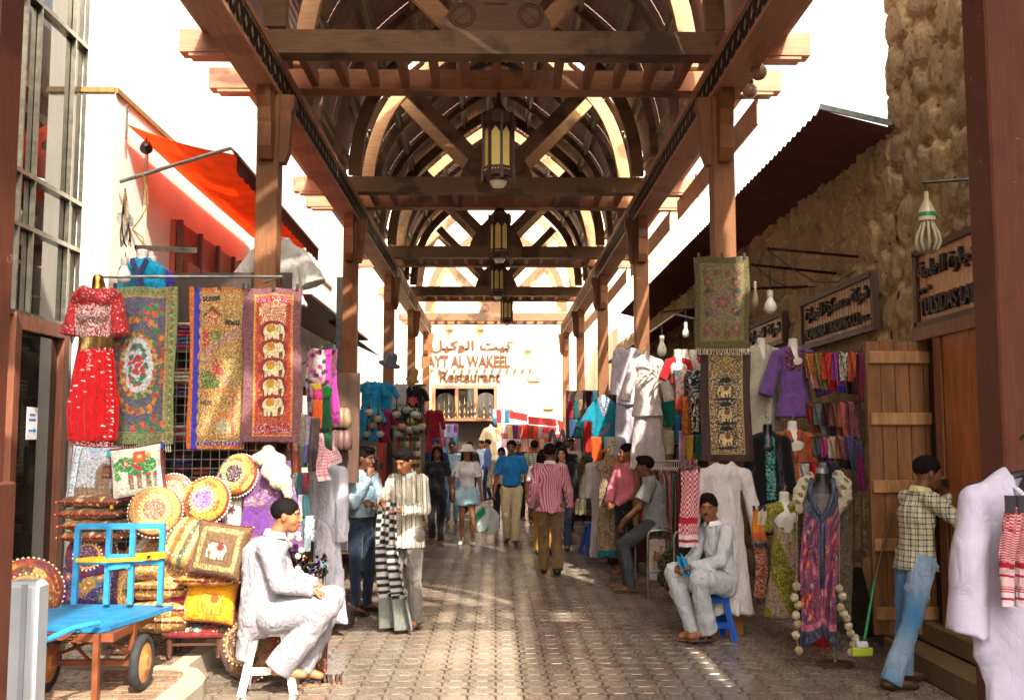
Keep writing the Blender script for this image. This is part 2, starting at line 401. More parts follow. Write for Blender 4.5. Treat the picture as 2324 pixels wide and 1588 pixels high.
def truss(y,kind,end=False):
    dk='#4f3826' if kind=='A' else '#96643f'  # B trusses paler: sunlight through the louvre gap is put into their colour
    # tie beam
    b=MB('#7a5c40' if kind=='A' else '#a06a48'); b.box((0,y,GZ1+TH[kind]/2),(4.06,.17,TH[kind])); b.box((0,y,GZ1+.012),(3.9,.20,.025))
    tb=part(b,'tie_beam','wood_x')
    for s in(-1,1):
        e=MB('#a8765a'); e.box((s*2.40,y,GZ1+.11),(.74,.17,.2)); e.box((s*2.36,y,GZ1-.005),(.66,.15,.035)); part(e,'beam_end','wood_x')
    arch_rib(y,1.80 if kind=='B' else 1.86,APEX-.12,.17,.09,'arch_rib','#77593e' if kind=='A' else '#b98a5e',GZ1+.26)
    # braces from haunch down to the centre block
    for s in(-1,1):
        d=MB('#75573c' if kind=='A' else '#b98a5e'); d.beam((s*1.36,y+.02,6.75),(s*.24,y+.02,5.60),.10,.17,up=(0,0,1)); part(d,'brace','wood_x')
    if kind=='A':
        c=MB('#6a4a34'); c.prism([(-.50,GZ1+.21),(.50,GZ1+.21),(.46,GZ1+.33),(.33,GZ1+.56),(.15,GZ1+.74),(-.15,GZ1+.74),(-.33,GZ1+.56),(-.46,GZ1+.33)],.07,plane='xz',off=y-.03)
        for s in(-1,1):
            for rr in(.11,.085): c.tube([(s*.30+rr*math.cos(a),y-.07,GZ1+.36+rr*math.sin(a)) for a in np.linspace(0,2*PI,17)],.006,4)
            c.beam((s*.24,y-.068,GZ1+.42),(s*.37,y-.068,GZ1+.30),.01,.008)
        c.box((0,y-.068,GZ1+.47),(.20,.012,.012));c.box((0,y-.068,GZ1+.53),(.12,.012,.012));c.box((-.06,y-.068,GZ1+.42),(.012,.012,.12));c.box((.06,y-.068,GZ1+.42),(.012,.012,.12))
        part(c,'centre_block','wood_x')
        part(MB('#6f5238').box((0,y,6.95),(.11,.09,1.7)),'king_post','wood_z')
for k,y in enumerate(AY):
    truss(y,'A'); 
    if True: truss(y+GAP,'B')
    # slats between the pair
    for i in range(13):
        x=-1.74+i*.29
        b=MB('#8e5a3c'); b.prism([(y+.085,GZ1+.02),(y+GAP-.10,GZ1+.02),(y+GAP-.10,GZ1+.13),(y+.085,GZ1+.22)],.07,plane='yz',off=x)
        part(b,'louvre_slat','wood_y')
# roof shells between the pairs: corrugated sheets on Z purlins
m,t,p,N,L=newmat('roof_sheet'); v=coord(t); c=mul(t,attr(t),ramp(t,noise(t,v,3,5,.6),[(.3,.7),(.7,1.25)])); L.new(c,p.inputs['Base Color']); p.inputs['Roughness'].default_value=.7; MATS['roof_sheet']=m
def roof_bay(y0,y1,purl=True,sides=(-1,1)):
    o=pointed(2.12,APEX+.22,GZ1+.18,24); 
    # arc-length table
    pts=np.array(o); d=np.r_[0,np.cumsum(np.linalg.norm(np.diff(pts,axis=0),axis=1))]
    for s in sides:
        strips=[(y0,y0+(y1-y0)*.32),(y0+(y1-y0)*.32+.012,y0+(y1-y0)*.66),(y0+(y1-y0)*.66+.012,y1)]
        b=MB('#9a7d70')
        for a_,b_ in strips:
            def fn(U,V):
                sl=V*d[-1]; x=np.interp(sl,d,pts[:,0]); z=np.interp(sl,d,pts[:,1])
                z=z+.012*np.abs(((sl/.076)%1)*2-1)
                return np.stack([s*x,a_+(b_-a_)*U,z],-1)
            b.grid(fn,2,int(d[-1]/.019),thick=.004)
        part(b,'roof_sheet','roof_sheet')
        # eave board
        part(MB('#8f7058').beam((s*2.42,y0,GZ1+.20),(s*2.42,y1,GZ1+.20),.30,.03,up=(0,0,1)),'eave_board','wood_y')
        if purl:
            for q in (.10,.28,.46,.64,.80,.94):
                sl=q*d[-1]; x=np.interp(sl,d,pts[:,0])+.05*q; z=np.interp(sl,d,pts[:,1])-.075
                bb=MB('#9b9674'); bb.box((s*(x+.02),(y0+y1)/2,z),(.012,y1-y0,.09)); bb.box((s*(x+.045),(y0+y1)/2,z+.045),(.05,y1-y0,.01)); bb.box((s*(x-.005),(y0+y1)/2,z-.045),(.05,y1-y0,.01))
                part(bb,'purlin','paint')
    if purl:
        for f in (.34,.67): arch_rib(y0+(y1-y0)*f,1.96,APEX+.02,.10,.06,'arch_rib','#6f5140',GZ1+.2)
for k in range(1,4): roof_bay(AY[k]+GAP-.02,AY[k+1]+.34)
roof_bay(AY[0]+GAP-.02,AY[1]+.34,False)
roof_bay(-3.8,AY[0]+.1,False,(1,))  # unseen half roof, added to shade the walkway while sun reaches the left stalls
# ================= LEFT BUILDINGS =================
XW=-3.67; XG=-3.98; YP=atX(262,205,XW).y; XG=at(190,205,YP).x
pier=thing('cream_building','cream plastered shop building with a projecting pier and thin timber trim','building')
b=MB('#f6f0e6'); b.box(((XW-8)/2-.0,YP+.3,4.5),(XW*-1+0-(-XW)+abs(-8-XW),.6,9)) if False else b.box((XW-2.0,YP+.25,5.0),(4.0,.5,10.0)); b.build('wall','plaster',pier)
b=MB('#f6f0e6')
# street face with dark shop openings: piers and band above 2.75
ys=[YP+.5,10.6,13.9,14.6,18.2,19.0,22.6,23.4,27.0]
for i in range(0,len(ys)-1,2): b.box((XW-.25,(ys[i]+ys[i+1])/2,1.4),(.5,ys[i+1]-ys[i],2.8))
b.box((XW-.25,(YP+.5+27)/2,2.8+2.1),(.5,27-YP-.5,4.2)); b.build('street_wall','plaster',pier)
b=MB('#8a6a35'); b.box((XW+.012,(YP+22)/2,at(262,205,YP).z),(.03,22-YP,.05)); b.box((XW-1.0,YP-.012,at(262,205,YP).z),(2.0,.03,.05)); b.build('trim','fine_wood',pier)
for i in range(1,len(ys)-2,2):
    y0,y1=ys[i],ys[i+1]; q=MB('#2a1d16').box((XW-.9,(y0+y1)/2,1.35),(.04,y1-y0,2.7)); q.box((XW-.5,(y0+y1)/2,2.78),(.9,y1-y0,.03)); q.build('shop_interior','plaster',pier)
# glass facade building
gb=thing('glass_front_building','shop front of tall tinted glass panes in grey aluminium frames beside the cream pier','building')
m,t,p,N,L=newmat('tinted_glass'); p.inputs['Base Color'].default_value=(.035,.03,.025,1); p.inputs['Roughness'].default_value=.03; p.inputs['Specular IOR Level'].default_value=1.0; p.inputs['Metallic'].default_value=0.35
v=coord(t,(1,1,.12)); L.new(ramp(t,noise(t,v,9,5,.65),[(.35,(.02,.018,.015)),(.8,(.10,.085,.065))]),p.inputs['Base Color']); MATS['tinted_glass']=m
zs=[]
b=MB('#9b968c')
ZT=[KZ,atX(100,735,XG).z,atX(170,960-216,XG).z]
zr=[2.72,3.62,4.95,7.2]
zr=[atX(120,732,XG).z,atX(120,545,XG).z,atX(120,432,XG).z+0.0,atX(120,40,XG).z,9]
yl=[4.6,atX(45,300,XG).y,atX(78,300,XG).y,atX(158,300,XG).y,YP]
b=MB('#8f8b7e')
for z in zr[:-1]: b.box((XG+.01,(4.6+YP)/2,z),(.05,YP-4.6,.04))
for y in yl: b.box((XG+.012,y,(zr[0]+9)/2),(.04,.022,9-zr[0]))
b.build('frame','metal',gb)
for i in range(len(yl)-1):
    for j in range(len(zr)-1):
        MB().box((XG-.02,(yl[i]+yl[i+1])/2,(zr[j]+zr[j+1])/2),(.012,yl[i+1]-yl[i]-.03,zr[j+1]-zr[j]-.04)).build('pane','tinted_glass',gb)
MB().box((XG-.02,(4.6+8.15)/2,(zr[0]+KZ)/2),(.012,3.5,zr[0]-KZ-.05)).build('pane','tinted_glass',gb)
MB().box((XG-.02,(9.15+YP)/2,(zr[0]+KZ)/2),(.012,YP-9.15,zr[0]-KZ-.05)).build('pane','tinted_glass',gb)
dr=MB('#7c4a35'); 
for y in(8.2,9.12): dr.box((XG+.02,y,(zr[0]+KZ)/2),(.07,.10,zr[0]-KZ))
dr.box((XG+.02,8.66,zr[0]-.07),(.07,.83,.12)); dr.box((XG+.02,8.66,KZ+.1),(.07,.83,.18))
dro=dr.build('door','fine_wood',gb); MB().box((XG-.01,8.66,(zr[0]+KZ)/2),(.012,.80,zr[0]-KZ-.3)).build('pane','tinted_glass',dro)
MB('#222222').box((XG+.09,8.35,1.55),(.03,.03,.35)).build('handle','metal',dro)
MB('#6e5a4c').box((XG-.6,(YP-8)/2,4.5),(1.1,YP+8-.02,9)).build('wall','plaster',gb)  # carried on behind the camera, unseen, to cut the sky light
# notice on the door
nb_=MB('#e8e6ea').box((0,0,0),(.004,.19,.27))
for z,wd in((.07,.10),(.03,.12)): nb_.box((.003,0,z),(.002,wd,.018),col='#4a6fae')
nb_.box((.003,.0,-.06),(.002,.12,.014),col='#2a7fb8'); nb_.prism([(.03,-.085),(.03,-.035),(.075,-.06)],.003,plane='yz',off=.003,col='#2a7fb8')
no=nb_.build('paper_notice','plastic'); no.location=(XG+.075,atX(52,960,XG).y,atX(52,960,XG).z); tag(no,'white paper notice with blue print and an arrow taped to the glass door','notice')
# ================= RIGHT STONE WALL =================
XR=3.62
m,t,p,N,L=newmat('coral_stone')
v=coord(t); n1=noise(t,v,3.2,4); 
vo=N.new('ShaderNodeTexVoronoi'); vo.inputs['Scale'].default_value=3.3; L.new(coord(t,(1,1.5,.85)),vo.inputs['Vector'])
n2=noise(t,v,26,6,.7)
c=mul(t,attr(t),ramp(t,n2,[(.3,.55),(.65,1.15)])); pit=ramp(t,noise(t,v,17,3,.6),[(.27,.25),(.36,1)]); c=mul(t,c,pit)
L.new(c,p.inputs['Base Color']); p.inputs['Roughness'].default_value=.95
L.new(bump(t,pit,.6,.02,bump(t,n2,.8,.02)),p.inputs['Normal']); MATS['coral_stone']=m
def stonewall(name,label,y0,y1,z1,x0=XR,depth=.5,zbase=0,holes=()):
    nu=int((y1-y0)/.035); nv=int(z1/.035)
    # rounded stones: jittered cells, computed by nearest-two distances
    cw,chh=.30,.36
    gy=np.arange(y0-.5,y1+.5,cw); gz=np.arange(-.3,z1+.5,chh)
    cen=[];hh=[];tone=[]
    for j,z in enumerate(gz):
        for y in gy: cen.append((y+(cw/2 if j%2 else 0)+rng.uniform(-.07,.07),z+rng.uniform(-.08,.08))); hh.append(rng.uniform(.6,1.15)); tone.append(rng.uniform(.75,1.12))
    cen=np.array(cen);hh=np.array(hh);tone=np.array(tone)
    def fn(U,V):
        Y=y0+(y1-y0)*U; Z=z1*V; P=np.stack([Y.ravel(),Z.ravel()],1); out=np.zeros(len(P)); cc=np.zeros(len(P))
        for a in range(0,len(P),4000):
            q=P[a:a+4000]; q=q+.03*np.stack([np.sin(q[:,1]*19)+np.sin(q[:,0]*31),np.sin(q[:,0]*23)],1)
            dd=np.sqrt(((q[:,None,:]-cen[None])*np.array((1,.85)))**2@np.ones(2)); i=np.argsort(dd,1)[:,:2]
            d1=np.take_along_axis(dd,i[:,:1],1)[:,0]; d2=np.take_along_axis(dd,i[:,1:2],1)[:,0]
            e=np.clip((d2-d1)/.10,0,1); out[a:a+4000]=(e**.6)*.085*hh[i[:,0]]; cc[a:a+4000]=np.where(e<.20,1.45,tone[i[:,0]]*.92)
        out=out.reshape(Y.shape)+.006*np.sin(Y*60+Z*37)*np.sin(Z*70)
        C=np.array(hx('#b3996f'))*cc.reshape(Y.shape+(1,)); mor=np.array(hx('#a88660')); 
        Zt=Z.copy(); top=V>.999; Zt=np.where(V>.97,Z+.05*np.sin(Y*11)*np.sin(Y*4.3),Z)
        return np.stack([x0-out,Y,Zt],-1),C
    b=MB(); b.grid(fn,nu,nv); b.box((x0+depth/2+.03,(y0+y1)/2,z1/2-.02),(depth,y1-y0-.04,z1-.12),col='#b8925f')
    return b
YT=atX(2028,200,XR).y
sw=thing('coral_stone_wall','old wall of rounded coral stones in pale mortar running behind the stalls on the right','wall')
WT=4.56
stonewall('','',YT-.12,30,WT).build('masonry','coral_stone',sw,smooth='all')
MB('#a88a60').box((XR+.03,-1.7,4.0),(.06,6.9,8)).box((XR+.03,4.1,4.0),(.06,1.9,8)).box((XR+.03,2.45,2.7),(.06,1.4,5.4)).box((XR+.03,2.45,6.88),(.06,1.4,2.25)).build('masonry','coral_stone',sw)  # unseen thin wall added to block sun; its slot lets a floor patch through
tw=thing('stone_tower_wall','taller stretch of rough coral stone wall rising above the wooden double door','wall')
b=stonewall('','',5.0,YT,6.6)
# jagged return edge
def fn(U,V):
    Z=6.6*V; X=XR+.5*U; return np.stack([X,YT+.05*np.sin(Z*9)*np.sin(Z*3.1)+.03*np.sin(U*9)+0*Z,Z],-1),np.array(hx('#b8925f'))*np.ones(Z.shape+(3,))
b.grid(lambda U,V:(lambda r:(r[0],r[1]))(fn(U,V)),8,150,thick=.02); b.build('masonry','coral_stone',tw,smooth='all')
b=stonewall('','',30.0,32,3.4)
# corrugated awning on stone wall
def corr(name,label,p00,p01,p10,p11,col,wave=.16,n=200,amp=.03):
    A,B,C_,D=[np.array(q,float) for q in(p00,p01,p10,p11)]
    def fn(U,V):
        q=(A*(1-U)[...,None]+C_*U[...,None])*(1-V)[...,None]+(B*(1-U)[...,None]+D*U[...,None])*V[...,None]
        ln=np.linalg.norm(C_-A); q[...,2]+=amp*(np.abs(((U*ln/wave)%1)*2-1)-.5); return q
    b=MB(col); b.grid(fn,n,3,thick=.006); return b
aw=thing('corrugated_awning','dark red corrugated metal awning sloping out from the top of the stone wall','awning')
p_in0=(XR+.12,YT-.1,4.50); p_in1=(XR+.12,23,4.50)
q_=at(1858,252,YT-.1); p_o0=tuple(q_); p_o1=(q_.x,23,q_.z)
corr('','',p_in0,p_o0,p_in1,p_o1,'#5c2a2a',n=800).build('sheet','roof_sheet',aw)
b=MB('#8f9a97'); b.beam((p_in0[0],YT-.13,4.55),(q_.x,YT-.13,q_.z+.03),.02,.05); b.build('flashing','metal',aw)
# ================= SDF BODIES =================
def surfnet(Fv,o,h):
    I=Fv<0; nx,ny,nz=Fv.shape
    cnt=np.zeros((nx-1,ny-1,nz-1),np.int8)
    for a in(0,1):
        for b in(0,1):
            for c in(0,1): cnt+=I[a:nx-1+a,b:ny-1+b,c:nz-1+c]
    act=(cnt>0)&(cnt<8); ci=np.argwhere(act)
    if len(ci)==0: return np.zeros((0,3)),[]
    idx=-np.ones(act.shape,np.int64); idx[act]=np.arange(len(ci))
    acc=np.zeros((len(ci),3)); n=np.zeros(len(ci))
    cor=[(a,b,c) for a in(0,1) for b in(0,1) for c in(0,1)]
    for p in cor:
        for ax in range(3):
            if p[ax]==0:
                q=list(p);q[ax]=1
                fp=Fv[ci[:,0]+p[0],ci[:,1]+p[1],ci[:,2]+p[2]]; fq=Fv[ci[:,0]+q[0],ci[:,1]+q[1],ci[:,2]+q[2]]
                m=(fp<0)!=(fq<0); t=np.where(m,fp/(fp-fq+1e-12),0)
                pos=np.tile(np.array(p,float),(len(ci),1)); pos[:,ax]+=t; acc+=pos*m[:,None]; n+=m
    V=(ci+acc/n[:,None])*h+np.array(o)
    Fs=[]
    for ax in range(3):
        b,c=[(1,2),(2,0),(0,1)][ax]
        s0=[slice(None)]*3;s1=[slice(None)]*3;s0[ax]=slice(0,-1);s1[ax]=slice(1,None)
        A=I[tuple(s0)];B=I[tuple(s1)]; e=np.argwhere(A!=B); sg=A[tuple(e.T)]
        ok=(e[:,b]>0)&(e[:,c]>0)&(e[:,b]<Fv.shape[b]-1)&(e[:,c]<Fv.shape[c]-1); e=e[ok];sg=sg[ok]
        def cell(db,dc):
            q=e.copy();q[:,b]-=db;q[:,c]-=dc; return idx[tuple(q.T)]
        Q=np.stack([cell(1,1),cell(0,1),cell(0,0),cell(1,0)],1); Q=np.where(sg[:,None],Q,Q[:,::-1])
        Fs.append(Q[(Q>=0).all(1)])
    return V,np.concatenate(Fs)
def smin(a,b,k):
    if k<=0: return np.minimum(a,b)
    h=np.clip(.5+.5*(a-b)/k,0,1); return a*(1-h)+b*h-k*h*(1-h)
def cone(a,b,ra,rb=None,k=.02,flat=None,n=None,sub=False,cut=False): return dict(t='c',cut=cut,a=np.array(a,float),b=np.array(b,float),ra=ra,rb=ra if rb is None else rb,k=k,flat=flat,n=None if n is None else np.array(n,float),sub=sub)
def ell(c,r,k=.02,rot=None,sub=False): return dict(t='e',c=np.array(c,float),r=np.array(r if hasattr(r,'__len__') else (r,r,r),float),k=k,rot=None if rot is None else np.array(Euler(rot).to_matrix()),sub=sub)
def sdf(prims,h,disp=None,clip=None,amp=.02):
    lo=np.full(3,9e9);hi=-lo
    B=[]
    for p in prims:
        if p['t']=='c': r=max(p['ra'],p['rb'])*max(1,p['flat'] or 1); l=np.minimum(p['a'],p['b'])-r;u=np.maximum(p['a'],p['b'])+r
        else: r=p['r'].max() if p['rot'] is not None else p['r']; l=p['c']-r;u=p['c']+r
        B.append((l,u))
        if not p['sub']: lo=np.minimum(lo,l);hi=np.maximum(hi,u)
    lo-=amp+2*h;hi+=amp+2*h
    if clip is not None: lo=np.maximum(lo,np.array(clip[0])-2*h); hi=np.minimum(hi,np.array(clip[1])+2*h)
    n=np.ceil((hi-lo)/h).astype(int)+1
    ax=[lo[i]+h*np.arange(n[i]) for i in range(3)]
    Fv=np.full(tuple(n),.08,np.float32)
    for p,(l,u) in zip(prims,B):
        m=p['k']+.03+2*h
        s=[slice(max(0,int((l[i]-m-lo[i])/h)),min(n[i],int((u[i]+m-lo[i])/h)+2)) for i in range(3)]
        if any(q.stop<=q.start for q in s): continue
        X,Y,Z=np.meshgrid(ax[0][s[0]],ax[1][s[1]],ax[2][s[2]],indexing='ij'); P=np.stack([X,Y,Z],-1)
        if p['t']=='c':
            ba=p['b']-p['a']; L2=ba@ba+1e-9; t=np.clip(((P-p['a'])@ba)/L2,0,1); v=P-p['a']-t[...,None]*ba
            if p['flat']:
                nn=p['n']/np.linalg.norm(p['n']); v=v+nn*((v@nn)*(1/p['flat']-1))[...,None]
            d=np.linalg.norm(v,axis=-1)-(p['ra']+(p['rb']-p['ra'])*t)
            if p['flat'] and p['flat']<1: d=d*max(.6,p['flat'])
            if p['cut']: d=np.maximum(d,((P-p['b'])@ba)/math.sqrt(L2))
        else:
            v=P-p['c']
            if p['rot'] is not None: v=v@p['rot']
            q=np.linalg.norm(v/p['r'],axis=-1); q2=np.linalg.norm(v/p['r']**2,axis=-1)+1e-9; d=q*(q-1)/q2
        if p['sub']: Fv[tuple(s)]=-smin(-Fv[tuple(s)],d,p['k'])
        else: Fv[tuple(s)]=smin(Fv[tuple(s)],d,p['k'])
    if disp is not None or clip is not None:
        X,Y,Z=np.meshgrid(*ax,indexing='ij')
        if disp is not None: Fv=Fv+disp(X,Y,Z)
        if clip is not None:
            for i,G in enumerate((X,Y,Z)): Fv=np.maximum(Fv,np.maximum(clip[0][i]-G,G-clip[1][i]))
    Fv[0]=Fv[-1]=.1;Fv[:,0]=Fv[:,-1]=.1;Fv[:,:,0]=Fv[:,:,-1]=.1
    return surfnet(Fv,lo,h)
def folds(amp=.006,f=1.0,seed=0):
    r=np.random.default_rng(seed); a=r.uniform(0,6,6)
    def d(X,Y,Z):
        w1=.05*np.sin(5*Z*f+a[0])+.04*np.sin(7*X*f+a[1]); w2=.05*np.sin(6*Y*f+a[2]+3*Z)
        s=.8-1.6*np.abs(np.sin((X*17+Z*8+w1*45)*f+a[3]))+.9-1.8*np.abs(np.sin((Z*19-X*9+Y*6+w2*50)*f+a[4]))+.5*np.sin((Y*25+Z*13+w1*30)*f+a[5])
        s=s+.45-.9*np.abs(np.sin((X*31-Z*14+Y*20+w2*60)*f+a[1]))
        return np.minimum(-1.3*amp*s*(.65+.35*np.sin(4*Z+6*X+a[0])),.25*amp).astype(np.float32)
    return d
def vfolds(amp=.012,n=14,seed=0,z1=1.0,z0=.2):
    ph=np.random.default_rng(seed).uniform(0,6)
    def d(X,Y,Z):
        a=np.arctan2(Y,X); g=np.clip((z1-Z)/(z1-z0),0,1)
        return (amp*g*(np.sin(n*a+ph+1.3*np.sin(Z*4))+.4*np.sin(1.7*n*a+2*ph))).astype(np.float32)
    return d
def adds(*fs): return lambda X,Y,Z: sum(f(X,Y,Z) for f in fs)
# ---- patterned cloth materials (object space) ----
def patcloth(name,kind,cols,sc):
    m,t,p,N,L=newmat(name); v=coord(t); sp=N.new('ShaderNodeSeparateXYZ'); L.new(v,sp.inputs[0])
    def M_(op,a,b=None):
        q=N.new('ShaderNodeMath'); q.operation=op
        for i,z in enumerate((a,b)):
            if z is None: continue
            if isinstance(z,(int,float)): q.inputs[i].default_value=z
            else: L.new(z,q.inputs[i])
        return q.outputs[0]
    cols=[hx(c) for c in cols]; X,Y,Z=sp.outputs[0],sp.outputs[1],sp.outputs[2]
    u=M_('ADD',X,M_('MULTIPLY',Y,.9))
    def band(c,s,off=0): return M_('FRACT',M_('ADD',M_('MULTIPLY',c,s),off))
    def rampc(f,st):
        r=N.new('ShaderNodeValToRGB'); r.color_ramp.interpolation='CONSTANT'; L.new(f,r.inputs[0]); e=r.color_ramp.elements
        while len(e)<len(st): e.new(.5)
        for el,(q,c) in zip(e,st): el.position=q; el.color=(*c,1)
        return r.outputs[0]
    if kind=='stripe':
        n=len(cols); c=rampc(band(u,sc),[(i/n,cols[i]) for i in range(n)])
    elif kind=='bands':
        n=len(cols); c=rampc(band(u,sc),[(0,cols[0]),(.22,cols[1]),(.30,cols[0]),(.38,cols[2]),(.55,cols[0]),(.62,cols[3]),(.74,cols[0]),(.84,cols[1]),(.88,cols[0])])
    elif kind=='plaid':
        a=rampc(band(u,sc),[(0,cols[0]),(.3,cols[1]),(.42,cols[0]),(.55,cols[2]),(.62,cols[1]),(.8,cols[0])])
        b=rampc(band(Z,sc*.9),[(0,cols[0]),(.25,cols[1]),(.38,cols[3]),(.5,cols[0]),(.7,cols[1]),(.78,cols[2]),(.84,cols[0])])
        c=mul(t,a,b,.5,'MIX')
    elif kind=='check':
        a=M_('GREATER_THAN',band(u,sc),.5); b=M_('GREATER_THAN',band(Z,sc),.5); f=M_('ABSOLUTE',M_('SUBTRACT',a,b)); c=mul(t,cols[0],cols[1],f,'MIX')
    elif kind=='houndcheck':
        a=M_('GREATER_THAN',band(u,sc),.35); b=M_('GREATER_THAN',band(Z,sc*.8),.35); f=M_('MULTIPLY',a,b); c=mul(t,cols[0],cols[1],f,'MIX')
    elif kind=='speckle':
        vo=N.new('ShaderNodeTexVoronoi'); vo.inputs['Scale'].default_value=sc; L.new(v,vo.inputs['Vector']); n=len(cols)
        sx=N.new('ShaderNodeSeparateXYZ'); L.new(vo.outputs['Color'],sx.inputs[0]); c=rampc(sx.outputs[0],[(i/n,cols[i]) for i in range(n)])
    elif kind=='paisley':
        n1=noise(t,v,sc,4,.6); n=len(cols); sx=M_('FRACT',M_('MULTIPLY',n1,5)); c=rampc(sx,[(i/n,cols[i]) for i in range(n)])
    c=mul(t,c,ramp(t,noise(t,v,6,3),[(.3,.85),(.7,1.08)])); L.new(c,p.inputs['Base Color']); p.inputs['Roughness'].default_value=.88; p.inputs['Specular IOR Level'].default_value=.2
    L.new(creases(t,v,.8,bump(t,noise(t,v,220,2),.3,.002)),p.inputs['Normal']); MATS[name]=m; return m
patcloth('stripe_grey','bands',['#d2cbbd','#7c7364','#f0ebe0','#9b8d6c'],8)
patcloth('stripe_pink','stripe',['#d2a0aa','#b0586a'],34)
patcloth('plaid','plaid',['#c4c09c','#2c3548','#6f86a8','#d8d6c4'],14)
patcloth('check_bw','check',['#14151a','#d8d8d2'],17)
patcloth('keffiyeh_red','houndcheck',['#e9d8da','#b8283c'],45)
patcloth('denim_grey','speckle',['#474b50','#53585c','#3c4044'],300)
patcloth('knit_grey','speckle',['#8a8c8c','#9a9b99','#7b7d80'],260)
def meshof(V,Fq,C):
    b=MB(); b.add(V,Fq.tolist() if len(Fq) else [],C); return b
SK={'a':'#a9714d','b':'#8c5a3c','c':'#6b4430','d':'#c99476','e':'#4a2e22'}
def hframe(J):
    yaw,pit,roll=J.get('hrot',(0,0,0)); Rm=Euler((pit,roll,yaw),'XYZ').to_matrix(); return np.array(J['head'],float),np.array(Euler((0,0,yaw)).to_matrix()@Euler((pit,0,0)).to_matrix()@Euler((0,roll,0)).to_matrix())
def head_prims(J,sx=1.0):
    c,Rm=hframe(J); s=J.get('hs',1.0)
    def T(p): return c+Rm@(np.array(p,float)*s)
    er=None
    P=[]
    def E(q,r,k=.02,sub=False): P.append(dict(t='e',c=T(q),r=np.array(r,float)*s,k=k*s,rot=Rm,sub=sub))
    def C(a,b,ra,rb=None,k=.01,sub=False): P.append(cone(T(a),T(b),ra*s,(rb if rb is not None else ra)*s,k*s,sub=sub))
    E((0,-.012,.028),(.074*sx,.094,.088)); E((0,.022,-.03),(.060*sx,.066,.080),.03); E((0,.052,-.094),(.028*sx,.026,.022),.035)
    for q in(-1,1): E((q*.034,.056,-.03),(.024,.022,.026),.02)
    C((-.034,.078,.022),(.034,.078,.022),.0125,k=.015); C((0,.086,.014),(0,.108,-.026),.0075,.0125,.010)
    for q in(-1,1):
        E((q*.011,.099,-.033),(.009,.010,.008),.006); E((q*.030,.095,.004),(.016,.012,.0095),.008,True); E((q*.030,.077,.003),(.0135,.0125,.0115),.002)
        E((q*.076*sx,-.004,-.008),(.009,.02,.032),.008)
    C((-.020,.087,-.061),(0,.093,-.059),.0058,k=.006); C((.020,.087,-.061),(0,.093,-.059),.0058,k=.006); C((-.016,.086,-.071),(.016,.086,-.071),.0072,k=.006)
    return P
def head_color(J,V,skin,beard=0,hairc='#15100d',fem=False):
    c,Rm=hframe(J); s=J.get('hs',1.0); q=((V-c)@Rm)/s; C=np.tile(np.array(hx(skin)),(len(V),1))
    x,y,z=q.T
    f=y>.05; lip=f&(np.abs(x)<.026)&(z>-.080)&(z<-.054)&(y>.078); C[lip]=np.array(hx(skin))*np.array((1.05,.62,.6))
    dk=np.array(hx(hairc)); br=f&(np.abs(np.abs(x)-.031)<.019)&(np.abs(z-.020-.006*(1-np.abs(np.abs(x)-.031)/.02))<.0050); C[br]=dk*1.2
    eye=(y>.066)&((np.abs(x)-.030)**2/.0125**2+(z-.003)**2/.0062**2<1); C[eye]=(.16,.13,.11)
    iris=(y>.066)&((np.abs(x)-.030)**2+(z-.003)**2<.0062**2); C[iris]=(.015,.01,.008)
    lid=(y>.066)&(np.abs(np.abs(x)-.030)<.014)&(np.abs(z-.0105)<.0025); C[lid]=np.array(hx(skin))*.45
    if beard:
        b=(z<-.045)&(y>.0)&(y<.2)|((z<-.01)&(y<.03)&(y>-.01)); b&=~lip; C[b]=C[b]*(1-beard)+dk*beard
    return C
def hair_mesh(J,h,style,col):
    c,Rm=hframe(J); s=J.get('hs',1.0)
    def T(p): return c+Rm@(np.array(p,float)*s)
    P=[]
    def E(q,r,k=.02,sub=False): P.append(dict(t='e',c=T(q),r=np.array(r,float)*s,k=k*s,rot=Rm,sub=sub))
    def C(a,b,ra,rb=None,k=.01,sub=False): P.append(cone(T(a),T(b),ra*s,(rb if rb is not None else ra)*s,k*s,sub=sub))
    E((0,-.018,.040),(.084,.102,.088))
    if 'flop' in style: E((.01,.055,.095),(.062,.045,.032),.03)
    if 'up' in style: E((0,.03,.105),(.06,.06,.035),.03)
    E((0,.127,-.022),(.078,.062,.090),.028,True)          # face
    E((0,.065,-.15),(.13,.12,.11),.01,True)                # below
    for q in(-1,1): E((q*.085,.014,-.038),(.028,.030,.045),.006,True)
    if 'long' in style:
        for q in(-1,1): C((q*.07,-.02,.0),(q*.085,-.03,-.17),.034,.03,.03)
        C((0,-.07,.0),(0,-.08,-.20),.06,.05,.04)
    if 'bun' in style: E((0,-.11,.05),(.035,.03,.035),.02)
    if 'must' in style:
        C((0,.100,-.048),(.024,.091,-.056),.0062,.004,.004); C((0,.100,-.048),(-.024,.091,-.056),.0062,.004,.004)
    def dsp(X,Y,Z): return (.0035*np.sin(X*95+Z*60)*np.sin(Y*80+5*np.sin(Z*50))+.002*np.sin(X*210+Y*180)).astype(np.float32)
    V,Fq=sdf(P,h,dsp); return meshof(V,Fq,np.tile(hx(col),(len(V),1)))
